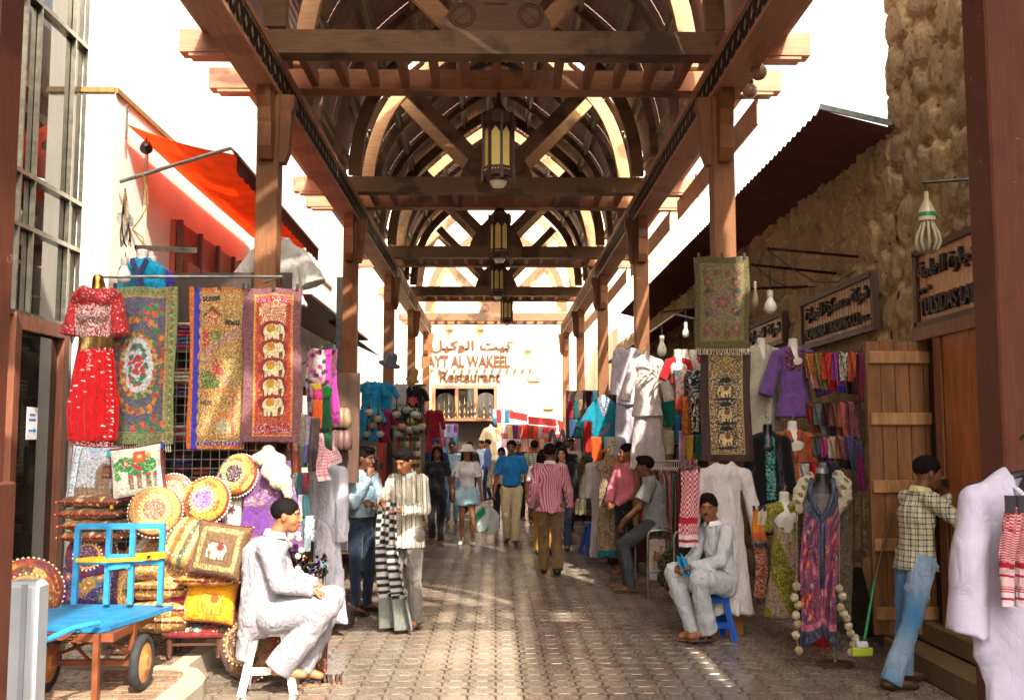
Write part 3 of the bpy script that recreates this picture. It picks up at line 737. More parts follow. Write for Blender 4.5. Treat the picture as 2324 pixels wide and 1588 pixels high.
def hand_prims(w,d,up,side,curl=.5,s=1.0):
    # w wrist, d direction of hand, up back-of-hand normal, side +1/-1 thumb side along cross(d,up)
    w=np.array(w,float); d=np.array(d,float);d/=np.linalg.norm(d); up=np.array(up,float);up-=d*up.dot(d);up/=np.linalg.norm(up)+1e-9; sd_=np.cross(d,up)*side
    P=[cone(w,w+d*.075*s,.022*s,.030*s,.015,flat=.55,n=up),ell(w+d*.05*s,(.034*s,)*3,.012) if False else cone(w+d*.03*s-sd_*.018*s,w+d*.08*s-sd_*.026*s,.014*s,.012*s,.012)]
    for i,(o,L_) in enumerate(((.030,.066),(.010,.075),(-.010,.070),(-.028,.055))):
        b=w+d*.078*s+sd_*o*s; a1=.35+curl*.8; q1=b+(d*math.cos(a1*.5)-up*math.sin(a1*.5))*L_*.45*s; a2=a1*.5+curl*1.1; q2=q1+(d*math.cos(a2)-up*math.sin(a2))*L_*.30*s; a3=a2+curl*.7; q3=q2+(d*math.cos(a3)-up*math.sin(a3))*L_*.25*s
        P+=[cone(b-d*.01,q1,.0098*s,.009*s,.004),cone(q1,q2,.009*s,.0082*s,.003),cone(q2,q3,.0082*s,.0072*s,.003)]
    t0=w+d*.022*s+sd_*.022*s; t1=t0+(d*.7+sd_*.8-up*.25)*.036*s; t2=t1+(d*.95+sd_*.25-up*.3*(1+curl))*.032*s
    P+=[cone(t0,t1,.013*s,.0105*s,.008),cone(t1,t2,.0105*s,.0085*s,.003)]
    return P
def joints(h=1.72,**k):
    s=h/1.72
    J=dict(pel=(0,0,.93),chest=(0,0,1.27),neck=(0,-.01,1.46),head=(0,.015,1.605),
      shL=(-.165,0,1.405),shR=(.165,0,1.405),elL=(-.215,-.03,1.12),elR=(.215,-.03,1.12),wrL=(-.225,.05,.88),wrR=(.225,.05,.88),
      hipL=(-.09,0,.90),hipR=(.09,0,.90),knL=(-.10,.02,.49),knR=(.10,.02,.49),anL=(-.10,-.03,.085),anR=(.10,-.03,.085))
    J={a:tuple(np.array(b)*s) for a,b in J.items()}
    J['hs']=1.0*s
    for a,b in k.items(): J[a]=b if a in('hrot','hs','toeL','toeR','hcurlL','hcurlR','handL','handR') else tuple(b)
    for S_ in 'LR':
        if 'toe'+S_ not in J: J['toe'+S_]=tuple(np.array(J['an'+S_])+np.array((-.02 if S_=='L' else .02,.165,-.055)))
    return J
def A_(J,k): return np.array(J[k],float)
def body_mesh(J,skin,q,beard=0,fem=False,hands=True,female=False):
    hb=.013*q; b=MB()
    P=[cone(J['pel'],J['chest'],.095,.11,.04,flat=.8,n=(0,1,0)),cone(J['chest'],A_(J,'neck')-(0,0,.04),.10,.06,.04),cone(J['neck'],A_(J,'head')+(0,-.012,-.05),.053,.050,.02),cone(J['shL'],J['shR'],.045,.045,.05)]
    for S_ in 'LR':
        P+=[cone(J['sh'+S_],J['el'+S_],.046,.036,.03),cone(J['el'+S_],J['wr'+S_],.037,.024,.02)]
        P+=[cone(J['hip'+S_],J['kn'+S_],.070,.043,.03),cone(J['kn'+S_],J['an'+S_],.042,.032,.02),ell(A_(J,'kn'+S_)*.65+A_(J,'an'+S_)*.35+(0,-.014,0),(.042,.043,.09),.03)]
        a=A_(J,'an'+S_);t=A_(J,'toe'+S_); P+=[cone(a-(0,0,.02),t,.034,.026,.02),cone(a+(a-t)*.25*np.array((1,1,0))-(0,0,.045),t,.028,.022,.02,flat=.8,n=(0,0,1))]
    P.append(ell(A_(J,'head')+(0,-.01,0),.07,.03))
    V,Fq=sdf(P,hb); b.add(V,Fq.tolist(),np.tile(hx(skin),(len(V),1)))
    hp=head_prims(J,.95 if female else 1.0)+[cone(J['neck'],A_(J,'head')+(0,-.012,-.05),.053,.050,.02)]
    c=A_(J,'head'); V,Fq=sdf(hp,.0055*q if q<1.4 else .009,clip=(c-(.16,.16,.155),c+(.16,.16,.17)))
    b.add(V,Fq.tolist(),head_color(J,V,skin,beard))
    if hands:
        for S_ in 'LR':
            w_=A_(J,'wr'+S_); d=w_-A_(J,'el'+S_); d/=np.linalg.norm(d)
            hd,up=J.get('hand'+S_,(d,(-1 if S_=='L' else 1,.2,0)))
            hp=hand_prims(w_,hd,up,J.get('thumb'+S_,1 if S_=='L' else 1),J.get('hcurl'+S_,.5))+[cone(w_-d*.06,w_,.027,.024,.01)]
            V,Fq=sdf(hp,.0058*max(q,1)); b.add(V,Fq.tolist(),np.tile(np.array(hx(skin))*.95,(len(V),1)))
    return b
def shirt(J,q,col,mat='cloth',hem=.82,sleeve='long',loose=.02,seed=1,parent=None,name='shirt',female=False,tucked=False,flare=0,foldamp=.006,extra=(),colfn=None,sub=()):
    if hem<.9*(J['pel'][2]/.93) and name=='shirt': flare+=.045
    h=.011*q; pel=A_(J,'pel');ch=A_(J,'chest');nk=A_(J,'neck'); up=(ch-pel)/np.linalg.norm(ch-pel)
    low=pel+up*(hem-pel[2]) if abs(up[2])>.5 else pel
    r=.128+loose
    P=[cone(pel+up*.14,low,r-.012,r+flare-.006,.02,flat=.76,n=(0,1,0),cut=True),cone(pel+up*.10,ch,r-.010,r+.002,.03,flat=.76,n=(0,1,0)),cone(ch,nk-up*.10,r-.002,.080+loose*.5,.04,flat=.78,n=(0,1,0)),
       cone(A_(J,'shL')*.9+A_(J,'shR')*.1,A_(J,'shR')*.9+A_(J,'shL')*.1,.050+loose*.3,None,.035),cone(nk-up*.07,nk-up*.0,.080,.060,.03)]
    if female:
        for x in(-.07,.07): P.append(ell(ch+np.array((x,.085,-.02)),(.06,.055,.06),.04))
    for S_ in 'LR':
        s_=A_(J,'sh'+S_);e=A_(J,'el'+S_);w_=A_(J,'wr'+S_)
        if sleeve=='none': continue
        if sleeve=='long': P+=[cone(s_,e,.054+loose*.5,.046+loose*.5,.02),cone(e,w_-(w_-e)*.02,.045+loose*.6,.034+loose*.5,.012,cut=True)]
        elif sleeve=='rolled': P+=[cone(s_,e,.060+loose*.6,.050+loose*.6,.035),cone(e,e+(w_-e)*.45,.050+loose*.6,.044+loose*.5,.03)]
        else: P+=[cone(s_,s_+(e-s_)*.72,.056+loose*.5,.058+loose*.8,.015,cut=True)]
    P+=list(extra)
    P.append(cone(nk-up*.01,nk+up*.09,.050,.075,.012,sub=True)); P+=list(sub)
    V,Fq=sdf(P,h,folds(foldamp,1,seed)); 
    C=np.tile(np.array(hx(col)),(len(V),1))
    if colfn is not None: C=colfn(V,C)
    b=meshof(V,Fq,C)
    o=b.build(name,mat,parent,'all'); return o
def collar(J,col,parent,r=.066,mat='cloth',open_=.9,drop=.05):
    nk=A_(J,'neck'); b=MB(col); pts=[]; n=18
    yaw=0
    for i in range(n+1):
        a=PI/2+open_*.5+ (2*PI-open_)*i/n
        pts.append(nk+np.array((math.cos(a)*r,math.sin(a)*r*.95,.025-.030*(.5+.5*math.sin(a)))))
    def ring(p,d): 
        out=(p-nk)*np.array((1,1,0)); out/=np.linalg.norm(out)+1e-9
        return [p+(0,0,.018),p+out*.006+(0,0,.02),p+out*.022-(0,0,drop*.45),p+out*.012-(0,0,drop*.5)]
    rs=[ring(p,0) for p in pts]; b.rings(rs,cap=True); return b.build('collar',mat,parent,30)
def trousers(J,q,col,mat='cloth',waist=1.0,flareb=.0,leg=.0,short=None,seed=3,parent=None,name='trousers',foldamp=.006,colfn=None):
    h=.011*q; pel=A_(J,'pel'); P=[cone(pel+(0,0,-.03),pel+(0,0,waist-.93 if waist>.9 else .06),.125,.118,.03,flat=.80,n=(0,1,0),cut=True)]
    for S_ in 'LR':
        H=A_(J,'hip'+S_);K=A_(J,'kn'+S_);a=A_(J,'an'+S_)
        if short: P.append(cone(H,H+(K-H)*short,.088+leg,.092+leg*1.4,.015,cut=True)); continue
        P+=[cone(H,K,.088+leg,.062+leg*.8,.02),cone(K,a+(a-K)*.06,.060+leg*.8,.048+leg*.6+flareb,.012,cut=True)]
    V,Fq=sdf(P,h,folds(foldamp,.9,seed)); C=np.tile(np.array(hx(col)),(len(V),1))
    if colfn is not None: C=colfn(V,C)
    return meshof(V,Fq,C).build(name,mat,parent,'all')
def shoes(J,col,parent,q=1,mat='leather',name='shoe',sole='#1a1512'):
    for S_ in 'LR':
        a=A_(J,'an'+S_);t=A_(J,'toe'+S_); d=(t-a)*np.array((1,1,0)); d/=np.linalg.norm(d)+1e-9; z=t[2]
        P=[cone(a-d*.045+(0,0,-.035),t+d*.01,.040,.031,.02,flat=.85,n=(0,0,1)),cone(a-(0,0,.01),a-(0,0,.04),.042,.045,.02)]
        V,Fq=sdf(P,.009*q); 
        C=np.tile(np.array(hx(col)),(len(V),1)); C[V[:,2]<z-.018]=hx(sole)
        meshof(V,Fq,C).build(name,mat,parent,'all')
def sandals(J,col,parent):
    for S_ in 'LR':
        a=A_(J,'an'+S_);t=A_(J,'toe'+S_); d=(t-a)*np.array((1,1,0)); d/=np.linalg.norm(d); sd_=np.array((-d[1],d[0],0)); b=MB(col); z=t[2]-.028
        ring=[]
        for k in range(14):
            an=2*PI*k/14; ring.append(a*np.array((1,1,0))+d*(.055+math.cos(an)*.135)+sd_*math.sin(an)*.045)
        b.rings([[p+(0,0,z-.012) for p in ring],[p+(0,0,z+.006) for p in ring]])
        for u in(.04,.12): b.tube([a*np.array((1,1,0))+d*u+sd_*.042*math.cos(g)+np.array((0,0,z+.075*math.sin(g)*(1 if u<.1 else .75))) for g in np.linspace(0,PI,9)],.009,6)
        b.build('sandal','leather',parent,True)
def person(label,loc,face,J,skin='b',q=1.0,hair='short',hairc='#120d0b',beard=0,female=False,hands=True,group=None,cat='person'):
    r=thing('person',label,cat,loc,face,group); sk=SK.get(skin,skin)
    body_mesh(J,sk,q,beard,hands=hands,female=female).build('body','skin',r,'all')
    if hair: hair_mesh(J,.008 if q<1.3 else .011,hair,hairc).build('hair','hair',r,'all')
    return r
def G(x,y): return gnd(x,y)
# seated man on white stool (profile, facing +X)
p=G(612,1570); 
J=joints(1.72,pel=(0,.0,.57),chest=(0,-.02,.90),neck=(0,.04,1.10),head=(0,.115,1.235),hrot=(-.12,-.05,0),
 shL=(-.19,.02,1.04),shR=(.19,.0,1.04),elL=(-.24,.10,.78),elR=(.23,.09,.78),wrL=(-.17,.33,.72),wrR=(.16,.31,.73),
 hipL=(-.10,.05,.55),hipR=(.10,.05,.55),knL=(-.15,.43,.62),knR=(.13,.40,.60),anL=(-.10,.22,.16),anR=(.09,.10,.20),hcurlL=.6,hcurlR=.6)
J['toeL']=(-.11,.36,.08);J['toeR']=(.10,.26,.14)
J['handL']=((.25,.85,-.45),(0,.3,1));J['handR']=((-.2,.9,-.4),(0,.3,1))
a=person('heavyset man in a white robe sitting on the white plastic stool in profile',(p.x-.02,p.y,0),R(-84),J,'a',1.0,'short',beard=.22)
tail=[cone((0,-.10,.62),(0,-.17,.24),.13,.11,.05,flat=.5,n=(0,1,0),cut=True),cone((0,-.03,.74),(0,-.06,.52),.15,.15,.05),cone((0,-.06,.95),(0,-.02,.62),.135,.15,.05)]
shirt(J,.9,'#9a979f','cloth',.60,'long',.03,5,a,'robe',extra=tail,foldamp=.007)
trousers(J,.95,'#96939b','cloth',leg=.045,flareb=.03,waist=.62,seed=8,parent=a,foldamp=.010); collar(J,'#b5b3bd',a,.072)
single(MB(),'x','cloth','x','x') if False else None
# pale blue shirt man, hand at chin
p=G(818,1391)
J=joints(1.70,head=(0,.05,1.585),hrot=(.15,-.12,0),shR=(.18,.02,1.385),elR=(.235,.13,1.13),wrR=(.09,.19,1.40),elL=(-.20,.10,1.10),wrL=(.06,.24,1.12),hcurlR=1.0,hcurlL=.8,
 hipL=(-.09,0,.89),anL=(-.11,-.02,.085),anR=(.10,.03,.085))
J['handR']=((-.35,-.1,.9),(.5,.8,.2));J['handL']=((.9,.1,.2),(0,.8,.6))
a=person('young man in a pale blue shirt with one hand at his chin beside hanging robes',(p.x,p.y,0),R(-128),J,'c',1.0,'shortflop')
shirt(J,.95,'#8fa9b8','silk',.985,'long',.02,11,a); trousers(J,1,'#1e2a3d','cloth',seed=4,parent=a); shoes(J,'#15161c',a); collar(J,'#cfdde4',a)
MB('#2a2420').tube([(.13*math.cos(t),.105*math.sin(t),.975) for t in np.linspace(0,2*PI,20)],.016,6).build('belt','leather',a,True)
# man in striped shirt with black and white scarf
p=G(922,1424)
J=joints(1.70,head=(-.01,.07,1.575),hrot=(.0,-.42,0),neck=(0,0,1.44),elL=(-.25,.06,1.13),elR=(.25,.08,1.14),wrL=(-.13,.29,1.12),wrR=(.07,.31,1.20),hcurlL=1.0,hcurlR=1.0)
J['handL']=((.7,.5,.1),(-.3,.5,.8));J['handR']=((-.8,.4,-.1),(0,.4,.9))
a=person('man in an untucked grey striped shirt looking down at the checked scarf in his hands',(p.x,p.y,0),R(148),J,'a',1.0,'shortflop')
shirt(J,.9,'#ffffff','stripe_grey',.76,'long',.028,12,a,foldamp=.008); trousers(J,.95,'#77706a','cloth',leg=.012,flareb=.015,seed=14,parent=a,foldamp=.009); sandals(J,'#2b2018',a); collar(J,'#c9d6de',a,.070)
b=MB()
def fn(U,V):
    z=1.20-1.16*V; w=.10+.10*V; x=-.05+(U-.5)*w*2+.02*np.sin(V*5); y=.36+.045*np.sin(U*14+V*3)*(.4+V)-.08*V
    ck=((np.floor(U*7)+np.floor(V*30))%2); ck=np.where((V>.34)&(V<.72),np.floor(V*34)%2,ck); ck=np.where(V>.76,.35+.2*ck,ck)
    C=np.where(ck[...,None]>.5,np.array(hx('#aaa9a4')),np.array(hx('#16181d'))); C=np.where((ck[...,None]>.3)&(ck[...,None]<.6),np.array(hx('#6d7068')),C)
    return np.stack([x,y,z],-1),C
b.grid(fn,36,110,thick=.008); sc=b.build('scarf','cloth',None,'all'); sc.location=(p.x,p.y,0); sc.rotation_euler=(0,0,R(148)); tag(sc,'black and white checked scarf hanging from the striped-shirt man\'s hands','scarf')
wt=MB('#c8a24a').tube([(.115+.028*math.cos(t),.285+.02*math.cos(t),1.185+.030*math.sin(t)) for t in np.linspace(0,2*PI,14)],.008,6); wt.build('watch','brass',a,True)
# walking trio and others -----------------------------------------------------
def walk(h=1.70,st=.16,**k):
    s=h/1.72
    d=dict(knL=(-.09,.10*s,.50*s),anL=(-.09,st*s,.095*s),knR=(.09,.02,.48*s),anR=(.09,-st*1.1*s,.13*s),wrL=(-.26*s,-.02,.86*s),wrR=(.26*s,.14*s,.88*s),elR=(.245*s,.0,1.11*s))
    d.update(k); J=joints(h,**d); J['toeL']=(-.11,(st+.16)*s,.045); J['toeR']=(.11,(-st*1.1+.13)*s,.03); return J
p=G(991,1234)
J=walk(1.66,.10,wrL=(-.27,.02,.84)); a=person('smiling woman in a black top and black trousers walking toward the camera',(p.x,p.y,0),R(176),J,'c',1.25,'longbun',female=True)
shirt(J,1.2,'#25262b','cloth',.97,'short',.0,21,a,'top',female=True); trousers(J,1.2,'#17171b','cloth',leg=.005,flareb=.012,parent=a,seed=22); shoes(J,'#7a6a55',a,1.2)
p=G(1059,1236)
J=walk(1.66,.08,anR=(.08,-.10,.12)); a=person('woman in a white sun hat, white tee and pale blue shorts walking toward the camera',(p.x,p.y,0),R(184),J,'b',1.2,'long','#2a1c14',female=True)
shirt(J,1.2,'#d8d4d6','cloth',.975,'short',.005,23,a,'tee',female=True); trousers(J,1.2,'#9fc0cf','cloth',leg=.03,short=.52,parent=a,name='shorts',seed=24); shoes(J,'#e8e6e0',a,1.2,sole='#cfcfca')
hat=MB('#f2ece2'); hc=A_(J,'head'); hat.lathe([(.155,-.01),(.16,.0),(.115,.02),(.100,.03),(.097,.075),(.08,.105),(.04,.118),(.005,.12)],20,(hc[0],hc[1]-.01,hc[2]+.035)); hat.build('hat','cloth',a,True)
bg_=MB('#5d2f22'); bg_.box((.25,.0,.88),(.10,.22,.26),bev=.03); bg_.tube([(.25,-.05,1.0),(.21,-.03,1.2),(.13,.02,1.38),(.21,.06,1.2),(.25,.06,1.0)],.010,6)
o=bg_.build('handbag','leather',None,True); o.location=(p.x,p.y,0); o.rotation_euler=(0,0,R(184)); tag(o,'brown leather shoulder bag on the woman in the white sun hat','bag')
def carrier(x,y,Y,label,c1,c2,w=.26,h=.36):
    c=at(x,y,Y); b=MB()
    def fn(U,V):
        a=U*2*PI; r=np.where(V<.3,.25+.75*V/.3,1-.25*np.clip((V-.75)/.25,0,1)); X=np.cos(a)*w/2*r; Yy=np.sin(a)*.07*r; Z=-h*V+.01*np.sin(a*5+V*9)
        X=X*(1+.06*np.sin(a*7+V*12)); C=np.where((np.sin(a*1.5+V*5)>.25)[...,None],np.array(hx(c2)),np.array(hx(c1))); return np.stack([X,Yy,Z],-1),C
    b.grid(fn,32,16); 
    for s in(-1,1): b.tube([(s*.03,0,-.04),(s*.02,0,.03),(0,0,.08),(-s*.02,.01,.03)],.006,5,col=c1)
    o=b.build('carrier_bag','thin_cloth',None,'all'); o.location=c; return tag(o,label,'bag')
carrier(1095,1150,G(1059,1236).y-.05,'green and white plastic carrier bag held by the woman in the sun hat','#dfe8e4','#2f8f6a',.24,.40)
p=G(1161,1234)
J=walk(1.76,.15,elL=(-.26,.0,1.13),elR=(.27,-.03,1.12),wrL=(-.27,.05,.87),wrR=(.29,.06,.88)); a=person('moustached man in a bright blue short-sleeved shirt and khaki trousers walking toward the camera',(p.x,p.y,0),R(172),J,'b',1.15,'shortmust')
shirt(J,1.1,'#1f78bb','cloth',.99,'short',.035,25,a); trousers(J,1.1,'#cbb791','cloth',leg=.02,flareb=.02,parent=a,seed=26); shoes(J,'#2c241f',a,1.2); collar(J,'#1f78bb',a)
MB('#1a1613').tube([(.14*math.cos(t),.115*math.sin(t),.985) for t in np.linspace(0,2*PI,20)],.018,6).build('belt','leather',a,True)
carrier(1112,1152,p.y+.4,'white plastic carrier bag hanging at the left of the man in the blue shirt','#e9e9ea','#d4d6da',.34,.46)
p=G(1249,1305)
J=walk(1.72,.09,wrL=(-.26,.08,.88),wrR=(.26,.06,.88),anR=(.10,-.14,.11)); a=person('man in a pink striped shirt and brown trousers walking away down the street',(p.x,p.y,0),R(-6),J,'c',1.05,'short')
shirt(J,1.0,'#ffffff','stripe_pink',.83,'long',.035,27,a,foldamp=.008); trousers(J,1.05,'#71583a','cloth',leg=.018,flareb=.02,parent=a,seed=28,foldamp=.009); shoes(J,'#1b1715',a,1.1); collar(J,'#e8dcdf',a)
# pink shirt man standing by the clothes rail
p=G(1408,1306)
J=joints(1.72,hrot=(-.25,.0,0),elL=(-.25,.05,1.13),elR=(.25,.06,1.13),wrL=(-.08,.24,.95),wrR=(.06,.25,.95),hcurlL=.9,hcurlR=.9)
J['handL']=((.6,.4,-.4),(-.2,.9,.3));J['handR']=((-.6,.4,-.4),(.2,.9,.3))
a=person('moustached man in a salmon pink shirt and black trousers standing by the clothes rail',(p.x+.10,p.y,0),R(118),J,'b',1.05,'shortmust')
shirt(J,1.0,'#cf7080','cloth',.985,'long',.04,31,a); trousers(J,1.05,'#1b1b20','cloth',leg=.012,parent=a,seed=32); sandals(J,'#6a4030',a); collar(J,'#df8090',a)
MB('#15110f').tube([(.145*math.cos(t),.12*math.sin(t),.985) for t in np.linspace(0,2*PI,20)],.018,6).build('belt','leather',a,True)
# man in grey shirt leaning on the rail, seen from behind-right
p=G(1490,1345)
J=joints(1.72,pel=(0,0,.80),chest=(0,.02,1.13),neck=(0,.07,1.32),head=(0,.12,1.465),hrot=(-.0,-.05,0),shL=(-.19,.05,1.26),shR=(.19,.05,1.26),
 elL=(-.23,.17,1.0),elR=(.24,.14,1.0),wrL=(-.16,.37,.83),wrR=(.17,.36,.80),hipL=(-.10,.03,.78),hipR=(.10,.03,.78),knL=(-.13,.36,.56),knR=(.12,.40,.54),anL=(-.12,.28,.09),anR=(.13,.34,.09))
J['toeL']=(-.13,.47,.04);J['toeR']=(.14,.53,.04);J['handL']=((.1,.5,-.8),(-.2,.8,.4));J['handR']=((-.1,.5,-.8),(.2,.8,.4))
a=person('man in a grey short-sleeved shirt and dark jeans leaning back on a steel rail',(p.x+.0,p.y+.02,0),R(78),J,'c',1.0,'shortflop')
shirt(J,.95,'#8c8c8c','knit_grey',.74,'short',.045,33,a,foldamp=.008); trousers(J,1,'#3a4048','denim_grey',leg=.02,waist=.86,parent=a,seed=34,foldamp=.008); sandals(J,'#4a4a22',a); collar(J,'#8c8c8c',a)
# man seated on the blue stool
p=G(1628,1452)
J=joints(1.70,pel=(0,0,.50),chest=(0,.05,.83),neck=(0,.10,1.03),head=(0,.15,1.165),hrot=(.80,-.02,0),shL=(-.18,.08,.97),shR=(.18,.04,.97),elL=(-.21,.17,.72),elR=(.22,.16,.72),wrL=(-.05,.38,.66),wrR=(.10,.36,.66),
 hipL=(-.09,.04,.48),hipR=(.09,.04,.48),knL=(-.20,.40,.56),knR=(.16,.44,.58),anL=(-.12,.26,.13),anR=(.02,.30,.11),hcurlL=.9,hcurlR=.9)
J['toeL']=(-.10,.42,.07);J['toeR']=(.0,.46,.06);J['handL']=((.2,.9,-.2),(-.2,0,1));J['handR']=((-.2,.9,-.2),(.2,0,1))
a=person('thin moustached man in a pale grey robe sitting on the blue plastic stool',(p.x+.08,p.y+.06,0),R(112),J,'b',1.0,'shortmustup')
shirt(J,.9,'#bfc4cc','cloth',.52,'long',.02,41,a,'robe',foldamp=.008,extra=[cone((-.10,.04,.53),(-.19,.38,.58),.10,.085,.04),cone((.10,.04,.53),(.15,.42,.60),.10,.085,.04),cone((-.15,.26,.50),(.12,.28,.48),.07,.07,.06),cone((0,-.01,.62),(0,-.02,.46),.115,.11,.04)])
trousers(J,1,'#b5bac2','cloth',leg=.015,flareb=.03,waist=.55,parent=a,seed=42,foldamp=.010); sandals(J,'#5a3a22',a); collar(J,'#e8ebf0',a)
b=MB('#1d8fc4'); b.box((0,0,0),(.13,.18,.006)); b.box((-.02,0,.03),(.12,.17,.004),rot=(0,.5,0)); bo=b.build('notebook','plastic'); bo.location=at(1553,1284,p.y-.1); bo.rotation_euler=(R(55),R(15),R(35)); tag(bo,'bright blue folded paper notebook in the hands of the man on the blue stool','notebook')
# plaid man leaning at the door
p=G(2075,1556)
J=joints(1.72,pel=(0,.14,.90),chest=(0,.16,1.22),neck=(0,.20,1.40),head=(0,.27,1.535),hrot=(-.25,-.15,0),shL=(-.18,.20,1.34),shR=(.18,.17,1.34),elL=(-.20,.42,1.25),elR=(.24,.36,1.18),wrL=(-.08,.60,1.37),wrR=(.05,.55,1.38),
 hipL=(-.09,.13,.87),hipR=(.09,.13,.87),knL=(-.09,.10,.48),knR=(.10,.02,.48),anL=(-.09,.06,.085),anR=(.10,-.16,.085),hcurlL=.9,hcurlR=.9)
a=person('young man in a plaid shirt and faded blue jeans leaning into the wooden doorway',(p.x-.08,p.y,0),R(-78),J,'c',1.0,'short')
def jean(V,C):
    C=np.tile(np.array(hx('#4a7ba8')),(len(V),1)); f=np.clip(np.sin(V[:,2]*9+V[:,1]*6)*.5+.5,0,1)*np.clip((V[:,0]+.1)*5,0,1); return C*(1-.55*f[:,None])+np.array(hx('#a9bccb'))*.55*f[:,None]
shirt(J,.9,'#ffffff','plaid',.83,'long',.02,51,a,foldamp=.008); trousers(J,.95,'#5a88b0','cloth',leg=.01,flareb=.022,parent=a,seed=52,foldamp=.008,colfn=jean); shoes(J,'#3b2618',a); collar(J,'#c8c490',a)
# ---------------- distant shoppers ----------------
def bgp(x,y,Yd,h,face,label,top,bot,skin='b',sleeve='long',hair='short',hairc='#120d0b',hatc=None,fem=False,matp='cloth',hem=.88,cape=None,longbot=False,h_px=None):
    c=at(x,y,Yd)                       # x,y = top of the head
    J=walk(h,.08) ; s=h/1.72
    a=person(label,(c.x,Yd,0),R(face),J,skin,1.7,hair,hairc,female=fem,hands=False)
    sc=max(.6,c.z/h); a.scale=(1,1,1)
    shirt(J,1.7,top,matp,(hem+.09)*s,sleeve,.02,int(x),a,female=fem)
    if longbot: 
        e=[cone((0,0,.9*s),(0,0,.12),.15,.22,.05,flat=.8,n=(0,1,0))]; V,Fq=sdf(e,.018,vfolds(.012,12,int(x),.9,.1)); meshof(V,Fq,np.tile(hx(bot),(len(V),1))).build('skirt','cloth',a,'all')
    else: trousers(J,1.7,bot,'cloth',leg=.01,parent=a,seed=int(x))
    shoes(J,'#221c18',a,1.7)
    if hatc:
        hc=A_(J,'head'); hm=MB(hatc); hm.lathe([(.092,.0),(.097,.03),(.085,.085),(.045,.115),(.003,.12)],14,(hc[0],hc[1]-.01,hc[2]+.01)); hm.prism([(-.07,hc[1]+.07),(.07,hc[1]+.07),(.05,hc[1]+.17),(-.05,hc[1]+.17)],.012,plane='xy',off=hc[2]+.035); hm.build('cap','cloth',a,True)
    if cape:
        hc=A_(J,'head'); e=[ell(hc+(0,-.03,.03),(.10,.115,.10)),cone(hc+(0,-.05,-.02),hc+(0,-.08,-.30),.11,.17,.05,flat=.6,n=(0,1,0)),ell(hc+(0,.13,-.06),(.08,.10,.12),.01,sub=True)]
        V,Fq=sdf(e,.014); meshof(V,Fq,np.tile(hx('#ffffff'),(len(V),1))).build('headscarf',cape,a,'all'); MB('#111111').lathe([(.10,.0),(.108,.012),(.10,.024)],14,(hc[0],hc[1]-.02,hc[2]+.07),cap=False).build('head_cord','cloth',a,True)
    return a
bgp(990,1000,19.5,1.80,175,'man in a navy tee and blue cap walking behind the woman in black','#2b3a66','#33343c','d','short',hatc='#3a4a6a')
bgp(1026,1008,21.5,1.74,178,'man in pale blue shirt and jeans between the woman in black and hatted woman','#a9c8dc','#6d9cc0','c')
bgp(1066,1010,24,1.72,170,'dark-haired man half hidden behind the woman in the white hat','#41323a','#2a2a2e','c')
bgp(1107,998,29,1.78,95,'man in a blue shirt and navy trousers standing with a phone to his ear','#4a6aa5','#1c2238','b')
bgp(1094,1003,31,1.74,130,'man in a light blue robe beside the man on the phone','#9db9d8','#a7c0dc','b',longbot=True)
bgp(1138,1022,19.8,1.62,176,'man in a purple checked shirt walking just behind the man in the bright blue shirt','#6a4a6a','#202026','c',matp='plaid')
bgp(1175,997,22,1.78,190,'man in a navy jacket and pale grey cap behind the man in bright blue','#243456','#2a2c33','a',hatc='#b9bcc0')
bgp(1213,1003,21,1.76,-10,'man in a blue plaid shirt seen from behind to the left of the pink-striped shirt','#37507a','#3b3430','c',matp='plaid')
bgp(1232,1030,15.5,1.62,-8,'woman in a white top and mustard trousers walking away left of the pink-striped man','#e6e2e4','#a87a28','b','short','long',fem=True)
bgp(1241,1010,23.5,1.68,10,'person in a teal cap far down the street','#5a6470','#2a2a30','a',hatc='#2aa3ad')
bgp(1268,1003,21,1.74,20,'dark-haired man in a brown jacket right of the pink-striped man','#3a2f2c','#252428','c')
bgp(1276,1024,16.2,1.66,165,'woman in dark sunglasses and a black jacket over white behind the pink-striped man','#1f1e22','#3a4a68','d','long','long','#15100e',fem=True)
bgp(1286,1000,19.5,1.76,-12,'man with thick black hair and a dark shirt seen from behind','#2e2622','#1e1d20','c')
bgp(1297,997,22.5,1.80,175,'man wearing a red checked headscarf at the far right of the crowd','#e6e2dc','#e2ded6','b',cape='keffiyeh_red',longbot=True)
